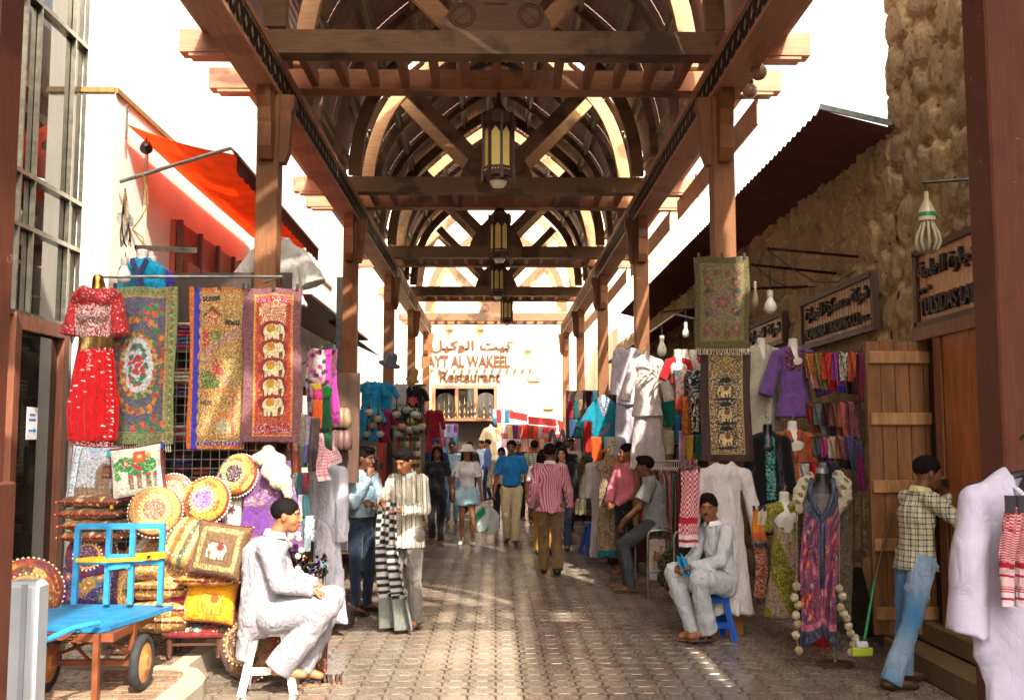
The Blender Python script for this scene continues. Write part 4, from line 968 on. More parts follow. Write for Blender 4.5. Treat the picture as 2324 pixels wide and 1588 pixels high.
# ================= PAINTED CLOTH =================
class Cv:
    def __init__(s,U,V,base,asp=1.0): s.U=U; s.V=V; s.a=asp; s.C=np.tile(np.array(hx(base)),U.shape+(1,))
    def m(s,mask,c): s.C[mask]=hx(c); return s
    def rect(s,u0,v0,u1,v1,c): return s.m((s.U>=u0)&(s.U<=u1)&(s.V>=v0)&(s.V<=v1),c)
    def ell(s,u,v,ru,rv,c,rot=0):
        x=(s.U-u);y=(s.V-v)*s.a; cr,sr=math.cos(rot),math.sin(rot); X=x*cr+y*sr;Y=-x*sr+y*cr
        return s.m((X/ru)**2+(Y/(rv*s.a))**2<1,c)
    def line(s,u0,v0,u1,v1,w,c):
        x=s.U-u0;y=(s.V-v0)*s.a;dx=u1-u0;dy=(v1-v0)*s.a;t=np.clip((x*dx+y*dy)/(dx*dx+dy*dy+1e-9),0,1)
        return s.m((x-t*dx)**2+(y-t*dy)**2<w*w,c)
    def flower(s,u,v,r,c,n=6,ph=0):
        x=s.U-u;y=(s.V-v)*s.a; a=np.arctan2(y,x);q=np.hypot(x,y); return s.m(q<r*(.55+.45*np.abs(np.cos(n*a/2+ph))),c)
    def speck(s,cols,p,r,mask=None):
        k=r.random(s.U.shape); idx=r.integers(0,len(cols),s.U.shape); pal=np.array([hx(c) for c in cols]); mk=k<p
        if mask is not None: mk&=mask
        s.C[mk]=pal[idx[mk]]; return s
def elephant(cv,u,v,w,body,rug,line='#2a1810',face=1):
    # profile elephant, width w (in u), facing +u if face=1
    A=cv.a; f=face; h=w/A
    def E(du,dv,ru,rv,c,rot=0): cv.ell(u+f*du*w,v+dv*h,ru*w,rv*h,c,rot*f)
    for g,c in ((.035,line),(0,body)):
        E(-.05,-.02,.33+g,.27+g,c)
        E(.27,-.10,.17+g,.19+g,c)
        for lx in(-.27,-.12,.08,.20): cv.rect(min(u+f*(lx-.055-g)*w,u+f*(lx+.055+g)*w),v+.10*h,max(u+f*(lx-.055-g)*w,u+f*(lx+.055+g)*w),v+(.42+g)*h,c)
        for q in np.linspace(0,1,7): E(.40+.05*math.sin(q*3),-.05+.36*q,.055+g-.012*q,.06+g,c)
    E(-.08,-.12,.17,.17,rug); E(.22,-.10,.07,.12,line) ; E(.22,-.10,.055,.105,body)
def hang(name,label,cat,x0,y0,x1,y1,Yd,paint,res=(70,150),mat='cloth',wav=.015,seed=0,fringe=None,group=None,skew=0,tilt=0,thick=.008):
    a=at(x0,y0,Yd); b=at(x1,y1,Yd+tilt); r=np.random.default_rng(seed); ph=r.uniform(0,6,4)
    w=b.x-a.x; h=a.z-b.z
    def fn(U,V):
        cv=paint(U,V,h/w,r)
        dy=wav*(np.sin(U*9+ph[0]+V*1.5)*(.3+V)+.5*np.sin(U*17+ph[1]+V*3)+.6*np.sin(V*5+ph[2]))
        Z=a.z-h*V+.006*np.sin(U*11+ph[3])*(1-V); X=a.x+w*U+skew*V+.01*np.sin(V*7+ph[0])*np.where((U<.01)|(U>.99),1,.3)
        return np.stack([X,Yd+tilt*V+dy,Z],-1),cv.C
    m=MB(); m.grid(fn,res[0],res[1],thick=thick); root=thing(name,label,cat,(0,0,0),0,group)
    m.build('cloth_panel',mat,root,'all')
    if fringe:
        f=MB(fringe)
        for i in range(int(w/.018)):
            x=a.x+skew+.01+i*.018; f.tube([(x,Yd+tilt,b.z),(x+r.uniform(-.006,.006),Yd+tilt-.004,b.z-.035),(x+r.uniform(-.01,.01),Yd+tilt,b.z-.06)],.004,4)
        f.build('fringe','cloth',root)
    for u in(.08,.5,.92): MB('#2c2c30').box((a.x+w*u,Yd-.012,a.z+.01),(.02,.025,.05)).build('clip','plastic',root)
    return root
# ---------- hanging rails and awning hardware ----------
YS=8.05
r0=at(232,628,YS+.1); r1=at(640,628,YS+.1)
rt=thing('hanging_rail','thin steel pipe rail the tapestries and the red outfit hang from','rail')
MB('#8d8f8c').tube([r0,r1],.013,8).build('pipe','metal',rt,True)
MB('#8d8f8c').tube([r1,(-W,8.44,r1.z)],.01,6).tube([r0,(XG+.3,YP,r0.z)],.01,6).build('bracket','metal',rt,True)
def p_green(U,V,a,r):
    c=Cv(U,V,'#5a5e72',a); c.speck(['#6a6d80','#4a4e62'],.3,r)
    c.m((U<.10)|(U>.86)|(V<.055)|(V>.93),'#7d8a55'); 
    for k in range(60):
        t=k/60
        for u in(.93,.05): c.flower(u+.015*math.sin(k),t,.022,['#b5452f','#2f6b45','#8fae6a'][k%3],5,k)
    for k in range(14): 
        c.flower(k/14,.965,.02,['#b5452f','#3b6b45'][k%2]); c.flower(k/14,.03,.02,['#b5452f','#3b6b45'][k%2])
    c.m((np.abs(U-.85)<.008)|((np.abs(V-.06)<.003))|(np.abs(V-.925)<.003),'#c98a4a')
    def ring(ru,rv,n,cols,s):
        for k in range(n):
            t=2*PI*k/n; c.flower(.45+ru*math.cos(t)+r.normal(0,.02),.50+rv*math.sin(t)+r.normal(0,.008),s*r.uniform(.7,1.3),cols[r.integers(len(cols))],int(r.integers(4,7)),r.uniform(0,3))
    ring(.36,.30,110,['#b4553a','#a8472f','#c07a4a','#3c7a55','#d08a4a'],.045)
    c.ell(.45,.50,.27,.215,'#b59a50'); c.ell(.45,.50,.21,.175,'#c8cbd6')
    ring(.25,.20,70,['#b5452f','#3c7a55','#c9a14a'],.035); ring(.10,.12,40,['#b5452f','#2f7a58','#2f7a58'],.035); ring(.03,.05,20,['#b5303a'],.03)
    for (u,v) in((.66,.12),(.6,.17),(.72,.16),(.2,.85),(.3,.88),(.7,.84),(.78,.88),(.5,.89),(.64,.90)):
        for k in range(8): c.flower(u+r.normal(0,.05),v+r.normal(0,.018),.045,['#2f7a58','#b5452f','#c85a3a','#3f8a5f'][k%4],5,k)
    return c
hang('floral_rug','grey blue floral rug with a green vine border hanging beside the red outfit','rug',250,652,393,1008,YS+.12,p_green,(90,210),'embroidery',.02,3,'#e6dcc4')
def p_patch(U,V,a,r):
    c=Cv(U,V,'#b08848',a); c.speck(['#c9a35c','#8a6230','#d8bc7a','#7a5a34','#b5743c'],.75,r)
    c.m(U<.07,'#c9661c'); c.m((V>.975)|(V<.02),'#c9661c')
    z=.15+.035*np.abs(((V*13)%1)*2-1); c.m((U>=.07)&(U<z),'#2c2fae'); c.m((V>.955)&(V<.975)&(U>.1)&(((U*17)%1)<.6),'#2c2fae')
    c.rect(.22,.055,.52,.085,'#22302a'); c.rect(.62,.205,.86,.235,'#1f2d28')
    for v in(.04,.098,.24,.262,.63,.65): c.m((np.abs(V-v)<.0035)&(U>.2),'#c8702a')
    c.rect(.30,.15,.50,.23,'#b5402f'); c.speck(['#e0c890','#c23a30'],.5,r,(U>.3)&(U<.5)&(V>.15)&(V<.23))
    for d in(0,.012): c.line(.24,.17+d,.38,.12+d,.012,'#6a3a22'); c.line(.52,.17+d,.38,.12+d,.012,'#6a3a22')
    c.rect(.22,.27,.36,.40,'#b83a38'); 
    g=(V>.27)&(V<.36)&(U>.34)&(U<.62); c.m(g,'#4f7032'); c.speck(['#8a9a40','#3a5a28','#c9a35c'],.5,r,g)
    c.line(.24,.42,.85,.27,.085,'#c8702a'); c.line(.24,.42,.85,.27,.070,'#a07a68'); 
    g=(V>.52)&(V<.625)&(U>.22)&(U<.55); c.m(g,'#4f7032'); c.speck(['#8a9a40','#2a4a20'],.5,r,g)
    c.line(.22,.43,.75,.61,.085,'#c8702a'); c.line(.22,.43,.75,.61,.072,'#a9805e')
    g=(U>.40)&(U<.62)&(V>.44)&(V<.55)&(U-.4<(V-.42)*2.2); c.m(g,'#b84a3c')
    g=(U>.72)&(V>.42)&(V<.62); c.speck(['#7f8a3a','#a8a04a','#8a6a3a'],.5,r,g)
    c.rect(.75,.66,.80,.93,'#a8524a'); c.rect(.22,.70,.42,.73,'#6a4a30'); c.ell(.62,.82,.14,.05,'#c87a3a'); c.ell(.62,.86,.10,.05,'#a9a080')
    for k in range(40): c.line(.3+.17*(k%4),.67+.007*k,.33+.17*(k%4),.675+.007*k,.006,'#6a4828')
    c.speck(['#f2dfa8','#6a4a28'],.14,r,U>.2); return c
hang('patchwork_tapestry','gold patchwork tapestry edged in orange and scalloped blue with pointed arch motifs','tapestry',434,652,556,1019,YS+.08,p_patch,(100,270),'embroidery',.012,5)
def p_eleph(U,V,a,r):
    c=Cv(U,V,'#7a4a50',a); g=(U>.18)&(U<.86)&(V>.04)&(V<.965); c.m(g,'#c8702a'); c.speck(['#d88a3a','#a84a20','#e8b060'],.5,r,g)
    g=(U>.22)&(U<.82)&(V>.05)&(V<.955); c.m(g,'#9c2430'); c.speck(['#d8702a','#e0a040','#7a1a28','#c83a2a'],.55,r,g)
    g=(V>.06)&(V<.09)&(U>.22)&(U<.82); c.m(g,'#a01838'); c.speck(['#f0e0e8'],.12,r,g)
    g=((U>.30)&(U<.74))&(V>.10)&(V<.24); c.speck(['#e08a28','#f0c060','#ffffff','#c02838'],.8,r,g)
    c.ell(.55,.10,.05,.022,'#f0d8a0'); c.ell(.55,.10,.035,.016,'#c8702a'); c.ell(.26,.15,.04,.03,'#f0d8a0')
    for u in(.245,.79): c.m((np.abs(U-u)<.02)&(V>.1)&(V<.93),'#c04030')
    for k,v in enumerate((.285,.405,.525,.645,.765)):
        c.ell(.52,v-.01,.26,.06,'#a02030'); c.ell(.52,v+.052,.24,.012,'#d87a28'); elephant(c,.51,v,.44,'#e9ddb0','#c8922c','#5a2c18',1)
    g=(V>.885)&(V<.945)&(U>.2)&(U<.84); c.m(g,'#8c1a2c'); c.speck(['#f0d8d8','#d84a5a'],.25,r,g)
    c.m((((U>.18)&(U<.195))|((U>.845)&(U<.86)))&(V>.04)&(V<.965),'#e09a38'); return c
hang('elephant_tapestry','mauve tapestry with a column of five cream elephants on red and gold embroidery','tapestry',556,654,680,1002,YS+.0,p_eleph,(110,300),'embroidery',.012,6)
# grid panels
def gridpanel(x0,y0,x1,y1,Yd,label,st=.075):
    a=at(x0,y0,Yd);b=at(x1,y1,Yd); m=MB('#b5b2aa'); x=a.x
    while x<=b.x: m.box((x,Yd,(a.z+b.z)/2),(.006,.006,a.z-b.z)); x+=st
    z=b.z
    while z<=a.z: m.box(((a.x+b.x)/2,Yd-.006,z),(b.x-a.x,.006,.006)); z+=st
    return single(m,'wire_grid_panel','metal',label,'wire grid')
gridpanel(262,760,590,1290,YS+.35,'white wire grid panel behind the hanging rugs on the left')
# dark goods behind the grid
bk=thing('stall_shelving','dim shop shelving stacked with folded cloth behind the wire grid','shelving')
yb=YS+1.3; a=at(262,610,yb); b=at(640,1290,yb)
MB('#3a2b22').box(((a.x+b.x)/2,yb+.2,(a.z)/2),(b.x-a.x,.03,a.z)).build('back_board','fine_wood',bk)
for i in range(6):
    z=.5+i*.42; MB('#4a3528').box(((a.x+b.x)/2,yb,z),(b.x-a.x,.38,.025)).build('shelf','fine_wood',bk)
pal=['#a33a4a','#2e5f8a','#c8b48a','#4a7a5a','#c86a3a','#5a3f7a','#d8d0c0','#7a2a3a','#3a3a48']
for i in range(6):
    x=a.x+.05
    while x<b.x-.12:
        m=MB()
        h=rng.uniform(.12,.32)
        n=int(h/.035)
        for k in range(n): m.box((x+.08,yb-.02,.5+i*.42+.03+k*.035),(.15,.3,.03),col=np.array(hx(pal[rng.integers(len(pal))]))*.8,bev=.01)
        m.build('folded_cloth','cloth',bk); x+=.19
# ---------- red outfit ----------
c=at(222,650,YS-.02); ro=thing('red_outfit','bright red embroidered dance outfit with silver beadwork on a golden torso form','dress',(c.x,YS-.02,0))
z0=c.z
J=dict(pel=(0,0,z0-.62),chest=(0,0,z0-.24),neck=(0,0,z0-.03),shL=(-.15,0,z0-.10),shR=(.15,0,z0-.10),elL=(-.19,-.02,z0-.36),elR=(.19,-.02,z0-.36),wrL=(-.19,-.05,z0-.5),wrR=(.19,-.05,z0-.5))
P=[cone((0,0,z0-.50),(0,0,z0-.22),.105,.12,.03,flat=.7,n=(0,1,0)),cone((0,0,z0-.22),(0,0,z0-.06),.115,.05,.04,flat=.8,n=(0,1,0)),cone((0,0,z0-.08),(0,0,z0+.06),.048,.045,.02),cone((-.14,0,z0-.1),(.14,0,z0-.1),.05,None,.03)]
V_,F_=sdf(P,.012); meshof(V_,F_,np.tile(hx('#c9a050'),(len(V_),1))).build('torso_form','brass',ro,'all')
P=[cone((0,0,z0-.42),(0,0,z0-.22),.128,.140,.03,flat=.75,n=(0,1,0),cut=False),ell((-.06,-.08,z0-.24),(.065,.06,.06),.02),ell((.06,-.08,z0-.24),(.065,.06,.06),.02)]
for s in(-1,1): P+=[cone((s*.15,0,z0-.10),(s*.20,-.02,z0-.40),.062,.075,.02,cut=True)]
P+=[cone((-.13,-.05,z0-.09),(.13,-.05,z0-.07),.055,.055,.03),cone((-.08,-.08,z0-.05),(.09,-.09,z0-.13),.05,.04,.03)]
V_,F_=sdf(P,.008,folds(.006,1.6,4),clip=((-.4,-.4,z0-.42),(.4,.4,z0+.05)))
r_=np.random.default_rng(5); C=np.tile(hx('#b8121c'),(len(V_),1)); k=r_.random(len(V_)); g=(V_[:,2]<z0-.16)&(np.abs(V_[:,0])<.14); C[g&(k<.42)]=hx('#e8dcd8'); C[g&(k>.8)]=hx('#7a0f18'); C[(~g)&(k<.06)]=hx('#f0e0dc')
meshof(V_,F_,C).build('bodice','embroidery',ro,'all')
fr=MB('#e8d8a8'); 
for i in range(34):
    t=PI+PI*i/33; x=.13*math.cos(t);y=.10*math.sin(t); fr.tube([(x,y,z0-.42),(x*1.0,y,z0-.50-.03*abs(math.sin(i*.19)))],.004,4)
fr.build('bead_fringe','brass',ro)
def fn(U,V):
    a_=U*2*PI; r=.13+.05*np.sin(V*PI*.8)+.012*np.sin(a_*16+2*np.sin(V*3)); r=np.where(V>.93,r*.85,r); z=z0-.50-.80*V*(1+.0*U)
    split=.02*np.cos(a_*2)*(V>.5); X=np.cos(a_)*(r*.98+split); Y=np.sin(a_)*r*.72
    cv=Cv(U,V,'#c0141c',2.5)
    for q in range(26):
        uu=.5+.48*((q*.37)%1); vv=.05+.9*((q*.61)%1); cv.flower(uu,vv,.018,'#f0e2dc',6,q)
    cv.m((V>.93),'#8c0f1a'); cv.speck(['#f0d8d8'],.22,r_,(V>.93)|(V<.05)|((U>.72)&(U<.76)&(V<.25)))
    for q in range(34): cv.ell(.90,q/34,.006,.004,'#ffffff'); cv.ell(.93,q/34,.006,.004,'#ffffff')
    return np.stack([X,Y,z],-1),cv.C
m=MB(); m.grid(fn,150,120); m.build('skirt','cloth',ro,'all')
# ---------- cushions ----------
def cushion(label,c,w,h,t,rot,paint,group='cushions piled on the left stall',mat='embroidery',piping='#6a2020',tassel=None,name='cushion',flat=False):
    root=thing(name,label,'cushion',c,0,group,rot=rot)
    r=np.random.default_rng(int(abs(c[0])*1000+c[2]*777))
    def surf(sg):
        def fn(U,V):
            a_=U*2-1;b_=V*2-1; th=t/2*((1-np.abs(a_)**3.2)*(1-np.abs(b_)**3.2))**.45; ed=1-.045*(1-np.maximum(np.abs(a_),np.abs(b_))**8*0)*((1-a_**2)*(np.abs(b_)>.0)*np.abs(b_)**4+(1-b_**2)*np.abs(a_)**4)*1.4
            P=np.stack([a_*w/2*ed,sg*th+.004*np.sin(a_*9+b_*5),-b_*h/2*ed],-1); cv=paint(U,V,h/w,r); return P,cv.C
        return fn
    m=MB(); m.grid(surf(-1),54,54); m.grid(surf(1),20,20); m.build('cover',mat,root,'all')
    p_=MB(piping); pts=[]
    for k in range(65):
        q=(k/64)*4; s_=int(q)%4;f=q-int(q); u=-1+2*f; a_,b_=[(u,-1),(1,u),(-u,1),(-1,-u)][s_]; ed=1-.045*((1-a_**2)*np.abs(b_)**4+(1-b_**2)*np.abs(a_)**4)*1.4; pts.append((a_*w/2*ed*1.005,0,-b_*h/2*ed*1.005))
    p_.tube(pts,.008,5)
    for k in range(0,64,2): p_.ball(pts[k],.0075,6,4,col='#efe6da')
    p_.build('piping','cloth',root)
    if tassel:
        q=MB()
        for (x,z),cc in zip(((-w/2,h/2),(w/2,h/2),(-w/2,-h/2),(w/2,-h/2)),tassel): q.lathe([(.003,.0),(.012,-.01),(.010,-.02),(.016,-.05),(.014,-.055)],8,(x,-.02,z),col=cc)
        q.build('tassel','cloth',root)
    return root
def roundc(label,c,r0_,t,rot,paint,group='cushions piled on the left stall',name='round_cushion'):
    root=thing(name,label,'cushion',c,0,group,rot=rot); r=np.random.default_rng(int(abs(c[0])*999))
    def surf(sg):
        def fn(U,V):
            a_=U*2*PI; q=V; th=t/2*(1-q**4)**.5*(1-.10*np.exp(-(q/.1)**2)); P=np.stack([np.cos(a_)*q*r0_*(1+.01*np.sin(8*a_)),sg*th,np.sin(a_)*q*r0_],-1); cv=paint(U,V,1,r); return P,cv.C
        return fn
    m=MB(); m.grid(surf(-1),72,36); m.grid(surf(1),36,12); m.build('cover','embroidery',root,'all')
    p_=MB('#f0e4c8'); 
    for k in range(44):
        t_=2*PI*k/44
        p_.ball((math.cos(t_)*r0_,-.0,math.sin(t_)*r0_),.010,6,4); 
        if k%2: p_.ball((math.cos(t_)*r0_*.55,-t/2*.97,math.sin(t_)*r0_*.55),.008,6,4)
    p_.build('shell_trim','ceramic',root); return root
BR=['#b5642a','#8a2f1e','#c9953a','#6a4a28','#a84a2a','#d8b060','#7a3a50']
def p_band(cols,n=9,vert=True):
    def p(U,V,a,r):
        c=Cv(U,V,cols[0],a); t=U if vert else V; k=(t*n).astype(int)
        pal=np.array([hx(q) for q in cols]); c.C=pal[(k*7+3)%len(cols)]*1.0; c.speck(cols,.30,r); c.speck(['#f4e6c0'],.05,r); return c
    return p
def p_sect(cols,n=8,centre='#8a5aa8'):
    def p(U,V,a,r):
        pal=np.array([hx(q) for q in cols]); c=Cv(U,V,cols[0],a); k=(U*n).astype(int); c.C=pal[(k*5+(V>.75))%len(cols)]*1.0; c.speck(cols,.22,r)
        c.m((V>.42)&(V<.5),'#d8a860'); c.m(V<.42,centre); g=(V<.42); c.speck(['#f0e0c0','#4a2a6a',centre],.3,r,g); c.m((V>.93),'#9a3a2a'); return c
    return p
def p_white_eleph(U,V,a,r):
    c=Cv(U,V,'#e6dfcf',a); c.speck(['#efe8da','#d8d0be'],.3,r); c.m((U<.03)|(U>.97)|(V<.03)|(V>.97),'#6a3040')
    c.ell(.60,.42,.30,.20,'#2c8a4a'); c.ell(.30,.36,.17,.14,'#2c8a4a')
    for q in np.linspace(0,1,9): c.ell(.20-.06*math.sin(q*3),.40+.22*q-.5*q*(1-q)*.2,.045,.04,'#3a9a4a')
    for q in np.linspace(0,1,6): c.ell(.14-.03*q,.62-.28*q,.035,.03,'#3a9a4a')
    for lx in(.42,.56,.74,.86):
        c.rect(lx-.045,.55,lx+.045,.86,'#2c8a4a')
        for v in(.60,.70,.78): c.rect(lx-.045,v,lx+.045,v+.045,['#c22c40','#e0607a','#c22c40'][int(v*10)%3])
    g=(c.C[...,1]>.2)&(c.C[...,0]<.1); c.speck(['#d8e8a0'],.15,r,g)
    c.rect(.48,.14,.70,.36,'#d8502c'); c.rect(.53,.19,.65,.31,'#e8843a'); c.ell(.60,.25,.03,.03,'#f4e8c0'); c.rect(.72,.18,.80,.28,'#eaa02c')
    c.ell(.34,.36,.07,.06,'#c23040'); c.ell(.34,.36,.03,.03,'#f0e0d0'); c.line(.50,.42,.60,.50,.04,'#c23040'); return c
def p_grey_eleph(U,V,a,r):
    c=Cv(U,V,'#a9aeb8',a); c.speck(['#c2c6ce','#8e929c'],.4,r); c.m(V>.70,'#8a7058'); 
    for k in range(8): c.line(.25+.1*k,.70,.35+.1*k,.95,.005,'#4a3a30')
    c.m(U<.22,'#c2cfdd'); c.m((np.abs(U-.22)<.012)|(np.abs(U-.08)<.008),'#3a3438')
    for k in range(8): c.flower(.15,.08+.12*k,.028,['#7a1a2a','#3a3440'][k%2],6)
    c.ell(.75,.50,.16,.19,'#7d6248'); c.rect(.62,.55,.70,.78,'#7d6248'); c.rect(.80,.55,.90,.78,'#7d6248'); c.ell(.88,.42,.12,.12,'#7d6248'); c.rect(.72,.34,.92,.56,'#4a2028'); c.rect(.75,.38,.89,.52,'#7a3a30'); c.speck(['#5a8a5a','#c8a050'],.2,r,(U>.75)&(U<.89)&(V>.38)&(V<.52))
    for k in range(6): c.ell(.35+.09*k,.10,.03,.05,'#8ab0d0')
    return c
def p_brown_eleph(U,V,a,r):
    c=Cv(U,V,'#6f5230',a); g=((U>.13)&(U<.9)&(V>.1)&(V<.9))&~((U>.22)&(U<.82)&(V>.2)&(V<.8)); c.m(g,'#b59a60'); c.speck(['#d8c48a','#6a4a28','#8a6a3a'],.5,r,g)
    elephant(c,.52,.52,.42,'#ddd0a8','#7a2430','#4a3420',-1); c.rect(.50,.38,.60,.46,'#7a2430'); return c
def p_yellow(U,V,a,r):
    c=Cv(U,V,'#d8941c',a); c.m((U<.08)|(V<.1),'#c8601c'); c.speck(['#e8b030','#d88818'],.4,r); elephant(c,.6,.55,.5,'#e0a838','#c8502c','#b5581c',-1)
    for k in range(5): c.rect(.02,.1+.18*k,.07,.18+.18*k,['#a81a48','#e8c040'][k%2])
    return c
def p_gold(U,V,a,r):
    c=Cv(U,V,'#c08c48',a); 
    for i in range(4):
        for j in range(3): c.rect(.04+.24*i,.06+.32*j,.22+.24*i,.30+.32*j,['#d8ac60','#b5743c','#c89a50','#a85a38'][(i*3+j)%4]); c.ell(.13+.24*i,.18+.32*j,.03,.04,'#6a3a20')
    c.speck(['#f0dca8','#8a5a30','#e0b868'],.35,r); return c
def p_purple(U,V,a,r):
    c=Cv(U,V,'#3f2c78',a); 
    for k in range(9):
        u,v=.15+.7*((k*.37)%1),.2+.6*((k*.61)%1); c.flower(u,v,.14,['#7a4aa0','#a8902c','#2c7a8a'][k%3],10); c.flower(u,v,.08,'#c87a2c',8); c.ell(u,v,.03,.03,'#efe0c0')
    c.speck(['#8a5ab0','#c8b040'],.08,r); return c
def p_stripes(U,V,a,r):
    k=(U*10).astype(int)%4; pal=np.array([hx(q) for q in('#b5601f','#cfae6a','#3f5a4a','#cfae6a')]); c=Cv(U,V,'#b5601f',a); c.C=pal[k]*1.0; c.speck(['#c87a38','#7a8a5a','#a84a20'],.3,r,k%2==0); return c
YC=7.75
def cen(x,y,Y): return tuple(at(x,y,Y))
cushion('grey satin cushion with an embroidered elephant, leaning under the red outfit',cen(212,1080,YC),.37,.48,.14,(R(-14),R(2),R(4)),p_grey_eleph)
cushion('white cushion with a green embroidered elephant and coloured corner tassels',cen(313,1070,YC-.12),.40,.40,.15,(R(-12),R(-9),R(4)),p_white_eleph,tassel=['#2a9aa8','#2a4a9a','#d8a020','#c8306a'])
for i,(y,dx) in enumerate(((1135,2),(1162,-2),(1188,1),(1213,-3))):
    cushion('%s flat rust beaded cushion in the stack of four behind the cart'%['topmost','second from top','third from top','lowest'][i],cen(226+dx,y,YC),.46,.44,.105,(R(90),0,R(3*i-4)),p_band(BR,9),piping='#8a2a20')
roundc('round patchwork cushion with a shell-ringed rust centre, above the cart frame',cen(353,1160,YC-.2),.195,.16,(R(-18),0,R(12)),p_sect(['#d88a4a','#c8a05a','#b5642a','#e0a890','#c87a38'],8,'#a85a38'))
roundc('yellow and red round cushion with a purple ribbon centre',cen(468,1136,YC-.1),.185,.15,(R(-16),0,R(-6)),p_sect(['#d8a030','#9aa040','#6a3420','#c23a20','#e0b040','#8a5a2a'],8,'#8a6ab0'))
roundc('orange and dark sequinned round cushion half hidden behind the purple shawl',cen(540,1078,YC+.1),.17,.14,(R(-16),0,R(-15)),p_sect(['#e0a030','#b5642a','#d8c060','#4a2a38'],6,'#3a2430'))
roundc('striped green and orange round bolster in the middle of the pile',cen(424,1232,YC-.15),.20,.26,(R(-14),R(20),R(-14)),lambda U,V,a,r:(lambda c:c)(p_stripes((.5+.5*V*np.cos(U*2*PI)),V,a,r)))
cushion('brown cushion framed in gold with a cream elephant, beside the seated man',cen(500,1248,YC-.3),.40,.40,.15,(R(-16),R(8),R(-6)),p_brown_eleph)
roundc('round cushion quartered in purple and crimson behind the cart posts',cen(208,1262,YC-.05),.19,.20,(R(-8),0,R(4)),lambda U,V,a,r:(lambda c:c)(p_sect(['#7a2438','#4a2a70','#8a2a30','#4f2f78'],4,'#6a2a50')(U,V,a,r)))
cushion('purple cushion embroidered with big yellow and orange rosettes',cen(205,1333,YC-.05),.40,.30,.22,(R(-4),0,R(3)),p_purple,mat='embroidery')
for i,y in enumerate((1295,1340,1385,1412)):
    cushion('%s gold mirror-work cushion in the stack behind the cart platform'%['top','second','third','bottom'][i],cen(362+i*3,y,YC-.05),.44,.30,.15,(R(78) if i else R(62),R(-4 if i==0 else 0),R(5-3*i)),p_gold)
cushion('shadowed gold block cushion between the purple and the gold stacks',cen(272,1335,YC+.1),.16,.30,.2,(0,0,0),p_gold)
cushion('orange and yellow elephant cushion behind the red footstool',cen(478,1360,YC-.15),.40,.34,.16,(R(-12),R(4),R(-4)),p_yellow,mat='cloth')
cushion('mustard folded cushion under the brown elephant cushion',cen(478,1314,YC-.15),.44,.36,.09,(R(86),0,R(-3)),p_band(['#c8881c','#d89a28','#a8401c'],5))
cushion('white and pink patchwork cushion peeping through the cart frame',cen(330,1245,YC+.05),.24,.24,.12,(R(-10),R(35),0),p_band(['#d8c0a8','#c87a38','#e0d0b8','#b5642a'],4))
cushion('small rust cushion wedged between the stack and the round cushion',cen(288,1205,YC-.02),.24,.26,.10,(R(86),0,0),p_band(BR,6))
roundc('pink and orange round cushion peeping out above the shell-ringed one',cen(392,1118,YC+.1),.15,.14,(R(-14),0,R(10)),p_sect(['#c8785a','#d89a90','#b5502a'],6,'#b58a7a'))
cushion('gold diamond-patterned cushion half behind the rightmost cart post',cen(398,1300,YC-.1),.26,.26,.12,(R(-12),R(42),R(-4)),p_gold)
cushion('deep red beaded cushion at the foot of the purple stack',cen(205,1400,YC-.05),.40,.34,.12,(R(84),0,R(4)),p_band(['#7a1f24','#8a3a24','#5a2a3a'],7))
cushion('green and rust patchwork cushion between the round cushions',cen(395,1190,YC-.02),.24,.24,.11,(R(-14),R(28),0),p_band(['#5a7a3a','#b5642a','#c8953a','#8a2a24'],5))
cushion('teal and crimson cushion low behind the striped bolster',cen(412,1330,YC+.02),.30,.28,.14,(R(-8),R(6),0),p_band(['#1f6a70','#8a1f34','#b58a3a'],6))
cushion('cream cushion with a black paisley edge behind the purple shawl',cen(527,1165,YC+.15),.16,.26,.10,(R(-8),0,0),lambda U,V,a,r:Cv(U,V,'#e0d8cc',a).flower(.5,.4,.25,'#8a2a30').flower(.5,.4,.15,'#202028'))
roundc('large triangular-patterned cushion at the left edge beside the glass door',cen(60,1345,7.1),.24,.24,(R(-8),0,R(20)),p_sect(BR,10,'#a84a2a'))
roundc('big brown leather-look pouffe studded with shells beside the seated man',(gnd(560,1548).x,7.62,.27),.27,.24,(R(-6),0,R(-30)),p_sect(['#6f4a2c','#7a5230','#5f3c22','#8a5f38'],16,'#7a5230'),name='pouffe',group=None)
cushion('brown embroidered floor cushion standing behind the white plastic stool',(gnd(690,1530).x-.02,7.75,.30),.42,.52,.14,(R(-8),R(4),R(8)),p_band(['#6a3a24','#7a4630','#543020','#8a5a3c'],7),group=None,name='floor_cushion')
# ---------- footstools ----------
def footstool(label,c,w,d,h,top,legc,rz=0):
    root=thing('footstool',label,'footstool',c,rz)
    def fn(U,V):
        a_=U*2-1;b_=V*2-1; z=h-.05+.06*((1-np.abs(a_)**3)*(1-np.abs(b_)**3))**.5; cv=top(U,V,d/w,np.random.default_rng(3)); return np.stack([a_*w/2,b_*d/2,z],-1),cv.C
    m=MB(); m.grid(fn,50,40); m.box((0,0,h-.07),(w*.97,d*.97,.05),col='#8a2020'); m.build('seat','embroidery',root,'all')
    for sx in(-1,1):
        for sy in(-1,1): MB(legc).lathe([(.014,0),(.024,.012),(.018,.03),(.026,.06),(.020,.085),(.030,.13),(.026,h-.09)],12,(sx*(w/2-.05),sy*(d/2-.05),0)).build('leg','fine_wood',root,True)
    MB(legc).box((0,-(d/2-.05),h*.42),(w-.12,.02,.02)).box((0,(d/2-.05),h*.42),(w-.12,.02,.02)).build('rail','fine_wood',root)
    return root
fc=gnd(440,1492,KZ)
